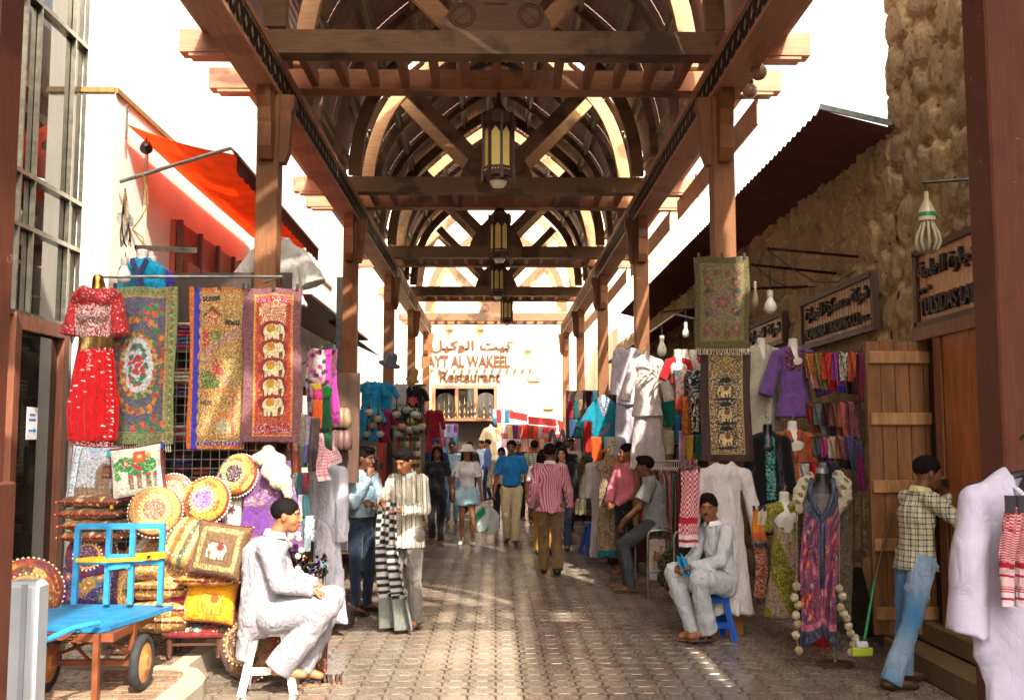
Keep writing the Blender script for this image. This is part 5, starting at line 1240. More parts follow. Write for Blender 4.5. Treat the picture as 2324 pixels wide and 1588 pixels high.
def p_redst(U,V,a,r):
    c=Cv(U,V,'#9a1424',a)
    for k in range(40): c.flower(r.random(),r.random(),.035,['#d88a2c','#3a4aa0','#4a8a3a','#d85a7a'][k%4],5,k)
    return c
footstool('lower footstool with a red and teal patchwork top and dark turned legs',(fc.x,fc.y+.1,KZ),.46,.36,.255,p_band(['#9a2424','#2a8a7a','#7a4a30','#8a1a24','#5a3a2a'],8),'#4a2a1c',R(4))
footstool('red embroidered footstool stacked on top of another footstool',(fc.x+.01,fc.y+.08,KZ+.245),.47,.36,.26,p_redst,'#3f241a',R(-3))
# ---------- blue hand cart ----------
ct=thing('hand_cart','worn blue metal hand cart with two rubber wheels in front of the cushions','hand cart')
zt=.62; q=[gnd(394,1373,zt),gnd(113,1368,zt),gnd(22,1408,zt),gnd(30,1418,zt),gnd(225,1424,zt),gnd(250,1419,zt)]
m=MB('#2580b5'); m.prism([(p_.x,p_.y) for p_ in q],.03,plane='xy',off=zt-.015); m.build('platform','paint',ct)
q0,q1=q[0],q[1]
fr=MB('#2f8cc0'); yb_=7.06
def px(x,y,Y=yb_): return np.array(at(x,y,Y))
for x0_,x1_ in((178,168),(249,241),(303,295),(370,363)): fr.beam(px(x0_,1196),px(x1_,1370),.035,.035,up=(0,1,0))
fr.beam(px(176,1193),px(375,1193),.04,.04); fr.beam(px(172,1275),px(372,1275),.03,.03); fr.build('back_frame','paint',ct)
MB('#2f93cf').prism([tuple(px(250,1255)[[0,2]]),tuple(px(300,1255)[[0,2]]),tuple(px(300,1285)[[0,2]]),tuple(px(250,1292)[[0,2]])],.012,plane='xz',off=yb_-.03).build('panel','paint',ct)
rp=MB('#e0b020')
for k in range(4): rp.tube([px(172,1268+k*2,yb_-.05),px(250,1269+k*1.6,yb_-.06),px(330,1264+k*2,yb_-.05),px(374,1252+k*4,yb_-.04),px(374,1252+k*4,yb_+.04),px(172,1268+k*2,yb_+.04)],.006,5)
for k in range(10): rp.ball(px(338+3*math.sin(k),1262+3*math.cos(k*2),yb_-.06),.018,6,5)
ro_=rp.build('rope','cloth',None,True); tag(ro_,'yellow rope wound around the back frame of the blue cart','rope')
def wheel(x,y,Y):
    c=at(x,y,Y); r_w=.175
    wt_=MB('#2a2a2c').tube([(c.x,c.y+.0+.15*math.cos(t),c.z+.15*math.sin(t)) for t in np.linspace(0,2*PI,33)],.032,10); w_o=wt_.build('wheel','rubber',ct,True)
    MB('#c88a50').lathe([(.13,-.02),(.13,.02),(.06,.03),(.045,.045),(.0,.045)],24,tuple(c),axis=(1,0,0)).lathe([(.13,-.02),(.06,-.03),(.0,-.03)],24,tuple(c),axis=(1,0,0)).build('rim','paint',w_o,True)
cw=gnd(325,1566,KZ)
wheel(322,1502,cw.y); wheel(106,1502,cw.y)
wc=at(322,1502,cw.y); wl=at(106,1502,cw.y)
ch_=MB('#7a4226'); ch_.beam((wl.x,wl.y,wl.z),(wc.x,wc.y,wc.z),.035,.035)
fx=at(218,1426,6.28); 
ch_.beam((fx.x,6.3,zt-.03),(fx.x,6.3,KZ),.035,.035)
for s_ in(0,1):
    xx=(wl.x,wc.x)[s_]+(.06,-.06)[s_]; ch_.beam((xx,wc.y,wc.z),(xx,wc.y,zt-.03),.05,.03); ch_.beam((xx,wc.y,wc.z+.05),(fx.x,6.35,zt-.06),.015,.02); ch_.beam((xx,wc.y+.0,zt-.05),(fx.x+(xx-fx.x)*.45,wc.y,wc.z),.014,.02)
ch_.box(((wl.x+wc.x)/2,6.7,zt-.06),(wc.x-wl.x-.1,.75,.05)); ch_.build('chassis','paint',ct)
MB('#2f93cf').tube([at(225,1412,6.3),at(165,1425,6.15),at(90,1458,5.95)],.018,8).build('handle','paint',ct,True)
cn=MB('#3a3530'); pts=[np.array(at(100+ (180-100)*t,1440+22*math.sin(t*PI)-10*t,6.1)) for t in np.linspace(0,1,18)]
for k in range(17): cn.tube([(pts[k]+pts[k+1])/2+np.array((.018*math.cos(t),(.008 if k%2 else 0)*math.sin(t),(0 if k%2 else .010)*math.sin(t)+ (0 if k%2==0 else .002))) for t in np.linspace(0,2*PI,9)],.0035,4)
cn.box(pts[9]-np.array((0,0,.03)),(.03,.015,.035),col='#5a4a3a'); cn.build('chain','metal',ct)
# wrapped roll at far left
c=at(54,1500,5.9); m=MB('#8f959e'); m.box((0,0,0),(.20,.18,.82),bev=.03); m.box((0.03,-.095,0),(.03,.01,.8),col='#7a808c'); o=single(m,'wrapped_roll','plastic','bundle wrapped in pale grey plastic film standing in front of the cart','bundle',smooth=True); o.location=(c.x,5.9,KZ+.41)
# ---------- white stool + sandals ----------
def stool(label,p,w,h,col,rz,tw=.2):
    root=thing('plastic_stool',label,'stool',(p[0],p[1],p[2] if len(p)>2 else 0),rz)
    m=MB(col); m.box((0,0,h-.015),(tw+.06,tw+.06,.03),bev=.012); m.box((0,0,h-.045),(tw+.055,tw+.055,.04)); m.build('seat','plastic',root,True)
    for sx in(-1,1):
        for sy in(-1,1):
            l=MB(col); a_=np.array((sx*tw/2,sy*tw/2,h-.05)); b_=np.array((sx*w/2,sy*w/2,0)); l.beam(a_,b_,.055,.022,up=(sy,-sx*0,0) if False else (0,1,0)); l.beam(a_,b_,.022,.055,up=(0,1,0)); l.build('leg','plastic',root)
    k=.36; y=(tw+(w-tw)*(1-k/1.0*.9))/2; z=h*k
    m=MB(col)
    for s_ in(-1,1): m.box((0,s_*y,z),(2*y,.02,.05)); m.box((s_*y,0,z),(.02,2*y,.05))
    m.build('crossbar','plastic',root); return root
p_=gnd(611,1572); stool('white plastic stool the robed man sits on',(p_.x-.02,p_.y+.10),.36,.46,'#d8d4c8',R(8))
def sandal(label,x,y,rz,col='#8a6a50'):
    c=gnd(x,y); m=MB(col); ring=[(math.cos(t)*.045*(1+.15*math.sin(t)),math.sin(t)*.135) for t in np.linspace(0,2*PI,20)[:-1]]
    m.rings([[(a_,b_,.002) for a_,b_ in ring],[(a_,b_,.022) for a_,b_ in ring]])
    for u in(.02,.06,.09): m.tube([(.044*math.cos(g),u,.015+.05*math.sin(g)) for g in np.linspace(0,PI,9)],.010,6,col='#4a3a30')
    m.box((0,-.09,.03),(.07,.03,.03),col='#4a3a30')
    o=single(m,'sandal','leather',label,'sandal',group='brown sandals beside the white stool'); o.location=(c.x,c.y,0); o.rotation_euler=(0,0,rz)
sandal('left brown strappy sandal lying nearer the white stool',716,1555,R(-65)); sandal('right brown strappy sandal lying farther from the white stool',745,1553,R(-75))
# ================= SHARED BUILDERS =================
CN={'#':''}
def scarf(label,x0,x1,yt,yb,Y,top,bot=None,split=.7,pat=None,group=None,back=.7,taper=0,name='folded_scarf',fr=None,res=1.0,swing=0):
    a=at(x0,yt,Y);b=at(x1,yb,Y); w=b.x-a.x;h=a.z-b.z; r=np.random.default_rng(int(x0*7+yt)); ph=r.uniform(0,6,3)
    nu=max(4,int(10*res)); nv=max(14,int(46*res)); rad=.022
    def fn(U,V):
        L=h+h*back; s=V*L; f=s-h*back   # f<0 back flap, f>0 front
        Z=a.z-np.abs(f)+0*U; Yy=Y-np.sign(f)*rad*np.minimum(1,np.abs(f)/.03)
        Z=np.where(np.abs(f)<.03,a.z-.03+.02*np.sqrt(np.clip(1-(f/.03)**2,0,1))+0,Z)
        Yy=Yy-.012*np.sin(U*7+ph[0]+f*3)*np.clip(np.abs(f)/h,0,1)-.006*np.sin(U*15+ph[1])
        X=a.x+w*(U*(1-taper*np.clip(f/h,0,1)))+.008*np.sin(f*9+ph[2])+swing*np.clip(f/h,0,1)
        g=np.clip(f/h,0,1); C=np.tile(np.array(hx(top)),U.shape+(1,))
        if pat is not None:
            pal=np.array([hx(c) for c in pat]); k=r.integers(0,len(pal),U.shape); n_=r.random(U.shape)<.6; C[n_]=pal[k[n_]]
        if bot is not None: C[(g>split)]=hx(bot)
        C=C*(.92+.08*np.sin(U*9+ph[0]))[...,None]
        return np.stack([X,Yy,Z],-1),C
    m=MB(); m.grid(fn,nu,nv,thick=.004)
    if fr: 
        for i in range(5): m.tube([(b.x-w*(i+.5)/5+swing,Y-rad,b.z),(b.x-w*(i+.5)/5+swing,Y-rad,b.z-.05)],.004,4,col=fr)
    return single(m,name,'cloth',label,'scarf',group,smooth='all')
def bust(root,z0,w=.15,col='#d9d2c6',h=.10,mat='plastic',low=.25):
    P=[cone((0,0,z0-low),(0,0,z0-.12),.10,.11,.03,flat=.75,n=(0,1,0)),cone((0,0,z0-.12),(0,0,z0),.10,.048,.04,flat=.85,n=(0,1,0)),cone((0,0,z0-.03),(0,0,z0+h),.047,.045,.01,cut=True),cone((-w*.75,0,z0-.07),(w*.75,0,z0-.07),.045,None,.04)]
    V_,F_=sdf(P,.013); meshof(V_,F_,np.tile(hx(col),(len(V_),1))).build('bust_form',mat,root,'all')
def garment(name,label,cat,x,y,Y,H,col,rz=0,sleeve=.5,sw=.17,flare=.0,neck='v',mat='cloth',colfn=None,bustc='#d9d2c6',hanger=True,q=1.0,group=None,seed=1,legs=None,slope=.06,sang=.08,body=.15,fa=.006,wide=0,hlow=.25):
    """top garment on a bust; (x,y) pixel of the neck base, H garment length"""
    c=at(x,y,Y); root=thing(name,label,cat,(c.x,Y,c.z),rz,group)
    if bustc: bust(root,0,sw,bustc,low=hlow)
    P=[cone((0,0,-.10),(0,0,-H*.45),body*.9,body*.86,.03,flat=.66,n=(0,1,0)),cone((0,0,-H*.42),(0,0,-H),body*.86,body+flare,.04,flat=.62,n=(0,1,0),cut=True),cone((-sw*.85,0,-.06),(sw*.85,0,-.06),.052,None,.05),cone((0,0,-.08),(0,0,.0),.075,.055,.03)]
    for s in(-1,1):
        if sleeve: P.append(cone((s*sw,0,-.06-slope*.2),(s*(sw+sang+wide*.3),-.02,-.06-sleeve),.058,.052+wide,.02,cut=True))
    if neck=='v': P.append(cone((0,-.12,-.16),(0,-.08,.06),.012,.062,.006,sub=True))
    elif neck=='round': P.append(cone((0,-.10,-.02),(0,-.03,.06),.045,.065,.006,sub=True))
    P.append(cone((0,0,0),(0,0,.08),.052,.06,.005,sub=True))
    V_,F_=sdf(P,.011*q,folds(fa,.9,seed)); C=np.tile(np.array(hx(col)),(len(V_),1))
    if colfn: C=colfn(V_,C)
    meshof(V_,F_,C).build('garment',mat,root,'all')
    if legs:
        lc,lh,lw=legs; P=[]
        for s in(-1,1): P.append(cone((s*.07,0,-H+.12),(s*(.085+lw*.2),0,-H-lh),.085,.085+lw,.02,flat=.6,n=(0,1,0),cut=True))
        V_,F_=sdf(P,.012*q,folds(fa,.7,seed+1)); meshof(V_,F_,np.tile(hx(lc),(len(V_),1))).build('trousers',mat,root,'all')
    if hanger:
        MB('#8a8a88').tube([(0,0,.06),(0,0,.12),(.02,0,.15),(.0,0,.175),(-.018,0,.155)],.004,5).build('hook','metal',root)
    return root
def emb(cols,zr,w=.12,p=.7,seed=3,front=True):
    def f(V,C):
        r=np.random.default_rng(seed); g=(V[:,2]<zr[0])&(V[:,2]>zr[1])&(np.abs(V[:,0])<w)
        if front: g&=(V[:,1]<0)
        pal=np.array([hx(c) for c in cols]); k=r.integers(0,len(pal),len(V)); n=g&(r.random(len(V))<p); C[n]=pal[k[n]]; return C
    return f
def vneck_emb(cols,depth=.25,seed=3):
    def f(V,C):
        r=np.random.default_rng(seed); d=np.abs(np.abs(V[:,0])-.075*(1+V[:,2]/depth)-.012); g=(d<.018)&(V[:,1]<0)&(V[:,2]>-depth-.03)
        pal=np.array([hx(c) for c in cols]); k=r.integers(0,len(pal),len(V)); C[g]=pal[k[g]]; return C
    return f
def bulb(label,x,y,Y,h=.16,r=.045,cord=.25,group=None,col='#ded9cc'):
    c=at(x,y,Y); root=thing('light_bulb',label,'bulb',(c.x,Y,c.z),0,group)
    MB(col).lathe([(.0,-h),(r*.5,-h*.97),(r*.9,-h*.82),(r,-h*.62),(r*.85,-h*.40),(r*.5,-h*.18),(r*.38,-h*.02)],14).build('glass','ceramic',root,'all')
    MB('#d8d2c4').lathe([(r*.45,-h*.05),(r*.5,.0),(r*.5,.05),(r*.25,.06)],12).build('socket','ceramic',root,True)
    MB('#2a2420').tube([(0,0,.05),(.006,0,.05+cord*.5),(0,0,.05+cord)],.004,5).build('cord','rubber',root)
    return root
# Arabic shaping
AF={'ا':(0xFE8D,0xFE8E,None,None),'ب':(0xFE8F,0xFE90,0xFE91,0xFE92),'ة':(0xFE93,0xFE94,None,None),'ت':(0xFE95,0xFE96,0xFE97,0xFE98),'ج':(0xFE9D,0xFE9E,0xFE9F,0xFEA0),'د':(0xFEA9,0xFEAA,None,None),'ر':(0xFEAD,0xFEAE,None,None),'س':(0xFEB1,0xFEB2,0xFEB3,0xFEB4),'ش':(0xFEB5,0xFEB6,0xFEB7,0xFEB8),'ط':(0xFEC1,0xFEC2,0xFEC3,0xFEC4),'ع':(0xFEC9,0xFECA,0xFECB,0xFECC),'ق':(0xFED5,0xFED6,0xFED7,0xFED8),'ك':(0xFED9,0xFEDA,0xFEDB,0xFEDC),'ل':(0xFEDD,0xFEDE,0xFEDF,0xFEE0),'م':(0xFEE1,0xFEE2,0xFEE3,0xFEE4),'ن':(0xFEE5,0xFEE6,0xFEE7,0xFEE8),'و':(0xFEED,0xFEEE,None,None),'ي':(0xFEF1,0xFEF2,0xFEF3,0xFEF4)}
def ar(s):
    out=[]
    for i,ch in enumerate(s):
        if ch not in AF: out.append(ch);continue
        pv=i>0 and s[i-1] in AF and AF[s[i-1]][2] is not None; nx_=i+1<len(s) and s[i+1] in AF and AF[ch][2] is not None
        out.append(chr(AF[ch][3 if pv and nx_ else 1 if pv else 2 if nx_ else 0]))
    return ''.join(out[::-1])
def lettering(body,parent,origin,xdir,W_,H_,depth,col,mat='fine_wood',bold=0):
    """text mesh laid in a plane: xdir = reading direction, z up, fitted to W_ x H_ with origin at bottom-left"""
    cu=bpy.data.curves.new('lettering','FONT'); cu.body=body; cu.extrude=.1; cu.offset=bold
    o=bpy.data.objects.new('lettering',cu); COL.objects.link(o); bpy.context.view_layer.update()
    me=bpy.data.meshes.new_from_object(o.evaluated_get(bpy.context.evaluated_depsgraph_get())); bpy.data.objects.remove(o)
    n=len(me.vertices); v=np.zeros(n*3); me.vertices.foreach_get('co',v); v=v.reshape(-1,3)
    lo=v.min(0);hi=v.max(0); X=(v[:,0]-lo[0])/(hi[0]-lo[0])*W_; Z=(v[:,1]-lo[1])/(hi[1]-lo[1])*H_; D=(v[:,2]>0)*depth
    xd=np.array(xdir,float); nd=np.cross(xd,(0,0,1)) # outward normal toward the reader
    P=np.array(origin)+X[:,None]*xd+Z[:,None]*np.array((0,0,1))+D[:,None]*nd
    me.vertices.foreach_set('co',P.ravel()); ca=me.color_attributes.new('col','FLOAT_COLOR','POINT'); ca.data.foreach_set('color',np.tile(np.array((*hx(col),1),dtype=np.float32),n)); me.materials.clear(); me.materials.append(MATS[mat]); me.update()
    q=bpy.data.objects.new('lettering',me); COL.objects.link(q); q.parent=parent; return q
# ================= LANTERNS =================
def lantern(Y,x,label,z_b,w=.36):
    root=thing('hanging_lantern',label,'lantern',(at(x,500,Y).x,Y,z_b),R(11),'brown octagonal lanterns down the middle of the arcade'); r=w/2
    g=MB('#f2dc84'); g.lathe([(r*.86,.14),(r*.86,.58)],8,cap=False); g.build('glass','plastic',root)  # yellow panes, brightened in colour for sky light coming through
    f=MB('#4a2c20')
    for k in range(8):
        a=2*PI*k/8; x_,y_=math.cos(a)*r*.92,math.sin(a)*r*.92; f.box((x_,y_,.34),(.026,.026,.54),rot=(0,0,a)); f.box((math.cos(a)*r*1.0,math.sin(a)*r*1.0,.66),(.02,.035,.14),rot=(0,0,a)); f.box((math.cos(a)*r*1.0,math.sin(a)*r*1.0,.08),(.02,.035,.14),rot=(0,0,a))
        a2=a+PI/8; c_=math.cos(a2);s_=math.sin(a2); L_=r*.92*math.sin(PI/8)
        d=np.array((-s_,c_,0)); m_=np.array((c_,s_,0))*r*.875
        for sg in(-1,1): f.add([m_+d*L_*sg+(0,0,.62),m_+(0,0,.62),m_+(0,0,.575),m_+d*L_*sg*.95+(0,0,.49)],[(0,1,2,3),(3,2,1,0)])
        for z,hh in((.10,.10),(.66,.10)): f.box(m_+np.array((0,0,z)),(.012,L_*2,hh),rot=(0,0,a2))
        for u in(-.5,0,.5): f.ball(m_*1.02+d*L_*u+np.array((0,0,.115)),.010,6,4,col='#e8d89a')
    f.build('frame','leather',root)
    MB('#4a2c20').lathe([(r*.88,.70),(r*.70,.74),(r*.40,.80),(r*.20,.86),(.02,.95),(.016,1.25)],16).build('cap','leather',root,True)
    MB('#e8e0c8').lathe([(.0,-.06),(r*.35,-.05),(r*.55,.0),(r*.60,.04)],16).build('bowl','ceramic',root,'all')
    MB('#4a2c20').lathe([(r*.66,.0),(r*.66,.04),(r*.9,.05)],16,cap=False).build('rim','leather',root,True)
for k,(x,yb,wd,lb) in enumerate(((1131,424,80,'nearest and largest octagonal lantern hanging in the arcade'),(1134,595,53,'second octagonal lantern from the camera under the arcade'),(1130,678,38,'third octagonal lantern hanging down the arcade'),(1150,738,30,'farthest small octagonal lantern before the restaurant wall'))):
    Yl=(8.55+.9+4.9*k)*1.1; lantern(Yl,x,lb,at(x,yb,Yl).z+.05,wd/2260*Yl*.96)
# ================= RIGHT STALLS =================
def p_rug(U,V,a,r):
    c=Cv(U,V,'#5c5528',a); g=(U>.10)&(U<.90)&(V>.07)&(V<.92); c.m(g,'#7f7545'); c.speck(['#6a5c34','#93875a','#524e28'],.35,r,g)
    for v in(.28,.40,.60,.78):
        for u in(.25,.75): c.flower(u,v,.10,'#7a4a3c',6,u*5); c.flower(u,v,.05,'#a8705a',6)
    for v in(.38,.62):
        for u in(.22,.78): c.flower(u,v+.0,.07,'#2f4f34',7)
    c.ell(.5,.5,.20,.17,'#8a6a78'); c.ell(.5,.5,.16,.14,'#7f7545'); c.flower(.5,.5,.13,'#7a4450',8); c.flower(.5,.5,.06,'#a8645a',6)
    for v in(.18,.84):
        for u in(.2,.4,.6,.8): c.flower(u,v,.07,['#7a4a3c','#5a6a3a'][int(u*10)%2],5)
    for t in np.linspace(0,1,60):
        w_=.34-.12*abs(math.sin(t*PI*3)); 
        for s in(-1,1): c.ell(.5+s*w_,.12+.76*t,.012,.006,'#77606a')
    return c
hang('prayer_rug','olive and rust floral prayer rug hanging on the right front column','rug',1575,583,1703,790,9.15,p_rug,(90,150),'embroidery',.008,9,'#d8ccb0')
def p_gold3(U,V,a,r):
    c=Cv(U,V,'#3a1a16',a); g=(U>.17)&(U<.86)&(V>.02)&(V<.94); c.m(g,'#b08a50'); g=(U>.19)&(U<.84)&(V>.03)&(V<.93); c.m(g,'#3a2a14'); c.speck(['#8a6a30','#c8a860','#2a1a10','#f0e4c0','#6a4a20'],.75,r,g)
    g=(U>.32)&(U<.70)&(V>.26)&(V<.86); c.m(g,'#2a1c10'); c.speck(['#8a6a30','#f4ecd0','#1a1210'],.5,r,g)
    c.line(.25,.20,.5,.10,.02,'#a87c34'); c.line(.75,.20,.5,.10,.02,'#a87c34'); c.ell(.5,.07,.06,.02,'#c8a030')
    for v in(.355,.575,.795): c.ell(.5,v-.09,.12,.022,'#0d0b0c'); c.ell(.5,v+.085,.22,.012,'#0d0b0c'); elephant(c,.5,v,.34,'#d8bc82','#7a4a28','#1e120a',-1)
    return c
hang('beaded_tapestry','dark maroon tapestry with three cream elephants on beaded gold hanging below the prayer rug','tapestry',1588,797,1706,1046,9.2,p_gold3,(90,220),'embroidery',.010,12)
# white robe behind the man on the blue stool
def longrobe(name,label,x,y,Y,H,col,sw=.2,sleeve=.62,hem=.30,sang=.12,rz=0,mat='cloth',seed=2,collar_=True,q=1.0,fa=.007,cut=None,body=.155):
    c=at(x,y,Y); root=thing(name,label,'robe',(c.x,Y,c.z),rz)
    P=[cone((0,0,-.08),(0,0,-.5),body,body-.005,.04,flat=.5,n=(0,1,0)),cone((0,0,-.5),(0,0,-H),body-.005,hem,.06,flat=.42,n=(0,1,0),cut=True),cone((-sw*.88,0,-.05),(sw*.88,0,-.05),.05,None,.05)]
    for s in(-1,1): P.append(cone((s*sw,0,-.06),(s*(sw+sang),-.02,-.06-sleeve),.062,.060,.02,cut=True))
    P.append(cone((0,0,-.01),(0,0,.10),.055,.07,.005,sub=True))
    V_,F_=sdf(P,.012*q,adds(folds(fa,.6,seed),vfolds(.014,9,seed,-.4,-H))); meshof(V_,F_,np.tile(hx(col),(len(V_),1))).build('robe_cloth',mat,root,'all')
    if collar_: MB(col).lathe([(.062,-.02),(.060,.025),(.055,.025),(.056,-.02)],18).build('collar',mat,root,True)
    return root
longrobe('white_robe','white robe hanging under the three-elephant tapestry behind the seated man',1642,1062,9.15,1.30,'#c9c2c0',hem=.25,seed=4)
# keffiyeh left of it
def p_kef(U,V,a,r):
    c=Cv(U,V,'#d8b8bc',a); c.m(((np.floor(U*14)+np.floor(V*30))%2==0),'#b0283c'); c.m((V>.62)&(V<.70),'#a81a30'); c.m(V>.84,'#ddd0d4'); c.m((V>.90)&(V<.94),'#a81a30'); return c
hang('checked_headscarf','red and white checked headscarf hanging left of the white robe','headscarf',1546,1066,1592,1240,9.0,p_kef,(40,100),'cloth',.02,4,skew=-.03)
garment('white_tunic','white linen tunic on a bust beside the prayer rug','tunic',1728,788,10.3,1.0,'#b9b2a0',sleeve=.52,sw=.19,neck='v',body=.17,flare=.03,sang=.07,seed=3)
garment('purple_tunic','purple tunic with a dark embroidered yoke on a cream bust','tunic',1800,790,10.0,.70,'#6f4a8c',sleeve=.42,sw=.17,neck='v',body=.15,flare=.05,sang=.12,wide=.03,colfn=emb(['#4a1a38','#6a2a3a','#8a6a50','#3a1a40'],(-.02,-.24),.10,.85),seed=5)
garment('orange_tunic','rust orange tunic with a plunging embroidered neckline on a cream bust','tunic',1798,978,9.7,.62,'#a8532a',sleeve=.34,sw=.16,body=.14,sang=.06,neck='v',colfn=vneck_emb(['#6a2a18','#8a4a2a'],.28),seed=6)
garment('black_dress','black dress with turquoise and silver embroidery down its front','dress',1742,985,9.6,.95,'#121114',sleeve=.5,sw=.17,body=.15,flare=.06,sang=.05,bustc='#101012',colfn=lambda V,C:emb(['#2a8a90','#8a9a80','#3fa0a0','#1a1a1c'],(-.02,-.62),.045,.8)(V,C),seed=7)
g_=at(1700,925,10.1);g2=at(1850,1190,10.1)
gridpanel(1700,925,1860,1300,10.45,'white wire grid behind the tunics and scarf racks on the right')
# scarf rows by the door
G1='folded scarves on the rack beside the wooden door'
ordn=['first','second','third','fourth','fifth','sixth']
def srow(y0,y1,x0,x1,Y0,Y1,specs,rowname,w=None,res=1.0,group=G1,fr=None):
    n=len(specs)
    for i,(nm,top,bot,sp,pat) in enumerate(specs):
        xa=x0+(x1-x0)*i/n; xb=x0+(x1-x0)*(i+1)/n+2; Y=Y0+(Y1-Y0)*i/max(1,n-1); dy=(-i*1.0)
        scarf('%s folded scarf, %s from left in the %s'%(nm,ordn[i],rowname),xa,xb,y0+dy,y1+(i*3.0),Y,top,bot,sp,pat,group,fr=fr,res=res,swing=.05)
srow(800,882,1828,1946,9.8,9.3,[('orange floral and pink','#b5602a','#c88a88',.66,['#c8702a','#8a3a4a','#b58a3a','#d8905a']),('teal and mustard floral','#8a7a30',None,.7,['#2a6a70','#b58a3a','#a8402a','#5a7a3a']),('red and orange','#c02a24','#a8102c',.8,['#d85a2a','#c83a24']),('violet and blue','#8a3a8a','#3a2a98',.82,['#9a4a98']),('black and white lace','#c8c0b0','#141214',.66,['#e0d8c8','#2a2624']),('salmon and maroon','#c05a3a','#7a2038',.62,['#a84a30','#c86a48'])],'top row by the door')
srow(914,982,1830,1938,9.75,9.25,[('brick red','#8a2f20',None,.7,None),('teal and rose','#3f7f80',None,.7,['#9a6a78','#4a8a8a']),('dark plum','#3a1e22',None,.7,['#4f2c30']),('brown','#6f4432',None,.7,['#7f5440']),('coral pink','#c0685c',None,.7,None),('dusty mauve','#7f4a4c',None,.7,['#8f5a58'])],'second row by the door')
srow(992,1052,1828,1936,9.7,9.2,[('mustard','#a8923c','#8a7a30',.6,None),('slate grey','#5a6468','#343c40',.6,None),('bright pink and purple','#d04a98','#7a2a78',.6,None),('cream and grey','#c8b89a','#4a463e',.72,None),('dusty rose and brown','#9a6054','#3a2a26',.72,None),('violet and teal','#6a3a78','#2a7a7a',.72,['#5a5a8a'])],'third row by the door')
srow(1050,1096,1816,1900,9.6,9.3,[('off-white','#c0bcb8',None,.7,None),('scarlet','#b81a1a',None,.7,None),('pale blue','#8a98a0',None,.7,None),('charcoal','#33383c',None,.7,None)],'fourth row by the door')
scarf('long maroon scarf hanging at the end of the top row by the door',1944,1962,800,912,9.1,'#6a2034',None,group=G1); scarf('long blue and magenta patterned scarf at the end of the third row by the door',1940,1962,1000,1112,9.1,'#3f4a78','#8a2a68',.3,['#2a6a7a','#7a3a78'],G1)
rk=thing('scarf_rack','chrome wire ladder rack carrying the scarves beside the door','rack')
m=MB('#8a8a86'); 
for x in(1935,1952): m.tube([at(x,800,9.35),at(x+4,1345,9.35)],.006,6)
for k in range(26): m.tube([at(1935,810+k*21,9.35),at(1953,810+k*21,9.35)],.003,4)
for y,Y0,Y1,xa,xb in((797,9.8,9.2,1826,1955),(911,9.75,9.2,1828,1945),(989,9.7,9.2,1826,1945),(1047,9.6,9.3,1814,1905)): m.tube([at(xa,y+3,Y0),at(xb,y,Y1)],.007,6)
m.build('frame','metal',rk)
MB('#5a5550').box((at(1943,1350,9.35).x,9.35,.3),(.3,.3,.6),taper=.3).build('foot','metal',rk)
# olive sari dress
def sprk(cols,p=.6,seed=2):
    def f(V,C):
        r=np.random.default_rng(seed); pal=np.array([hx(c) for c in cols]); k=r.integers(0,len(pal),len(V)); n=r.random(len(V))<p; C[n]=pal[k[n]]; return C
    return f
o=garment('olive_dress','olive green floral wrap dress on a white bust between the stool and the fringed shawl','dress',1780,1140,9.0,1.0,'#6a6a1e',sleeve=.2,sw=.15,body=.13,flare=.08,sang=.03,colfn=lambda V,C:sprk(['#8a8a2e','#4f5216','#a89a50'],.5)(V,np.where(((V[:,0]*1.2+V[:,2]*.5+.25)%.42<.17)[:,None]&(V[:,2]<-.12)[:,None],np.array(hx('#a8828a')),C)),bustc='#cfcac4',seed=8,q=.9)
# shawl mannequin
p=gnd(1896,1508); ms=thing('shawl_mannequin','black torso mannequin on a metal stand draped with a paisley shawl trimmed in fur pompoms','mannequin',(p.x,p.y,0))
MB('#8a7a5c').lathe([(.15,.0),(.155,.01),(.14,.02),(.02,.03),(.018,.05)],24,(.0,0,0)).build('base','metal',ms,True)
zN=at(1866,1090,p.y).z; dx=at(1866,1090,p.y).x-p.x
MB('#8a8a88').tube([(0,0,.03),(dx*.6,0,.5),(dx,0,zN-.5)],.012,8).build('pole','metal',ms,True)
bs=thing('x','x','x') if False else None
P=[cone((dx,0,zN-.75),(dx,0,zN-.35),.10,.085,.04,flat=.8,n=(0,1,0)),cone((dx,0,zN-.35),(dx,0,zN-.12),.10,.12,.03,flat=.8,n=(0,1,0)),cone((dx,0,zN-.10),(dx,0,zN+.06),.058,.048,.02,cut=True),cone((dx-.13,0,zN-.10),(dx+.13,0,zN-.10),.055,None,.04)]
V_,F_=sdf(P,.012); C=np.tile(hx('#121113'),(len(V_),1)); g=(V_[:,2]<zN-.10)&(V_[:,2]>zN-.40)&(V_[:,1]<0); C[g]=hx('#6a6460'); meshof(V_,F_,C).build('torso','leather',ms,'all')
MB('#c8c8c8').lathe([(.05,0),(.052,.04),(.045,.045)],18,(dx,0,zN+.06)).build('neck_cap','metal',ms,True)
def p_pais(U,V,a,r):
    c=Cv(U,V,'#5a2a4a',a); c.speck(['#8a3040','#4a2a5a','#a84a3a','#3a4a68','#7a3a6a'],.7,r)
    for k in range(26): u,v=r.random(),r.random(); c.ell(u,v,.16,.03,['#a83a3a','#3f4a70','#8a3a78'][k%3],k); c.ell(u,v,.08,.016,'#c87a4a',k)
    c.m((V>.86),'#333c50'); c.m((V>.86)&(V<.90),'#b05a78'); c.m((V<.10),'#3a4258'); return c
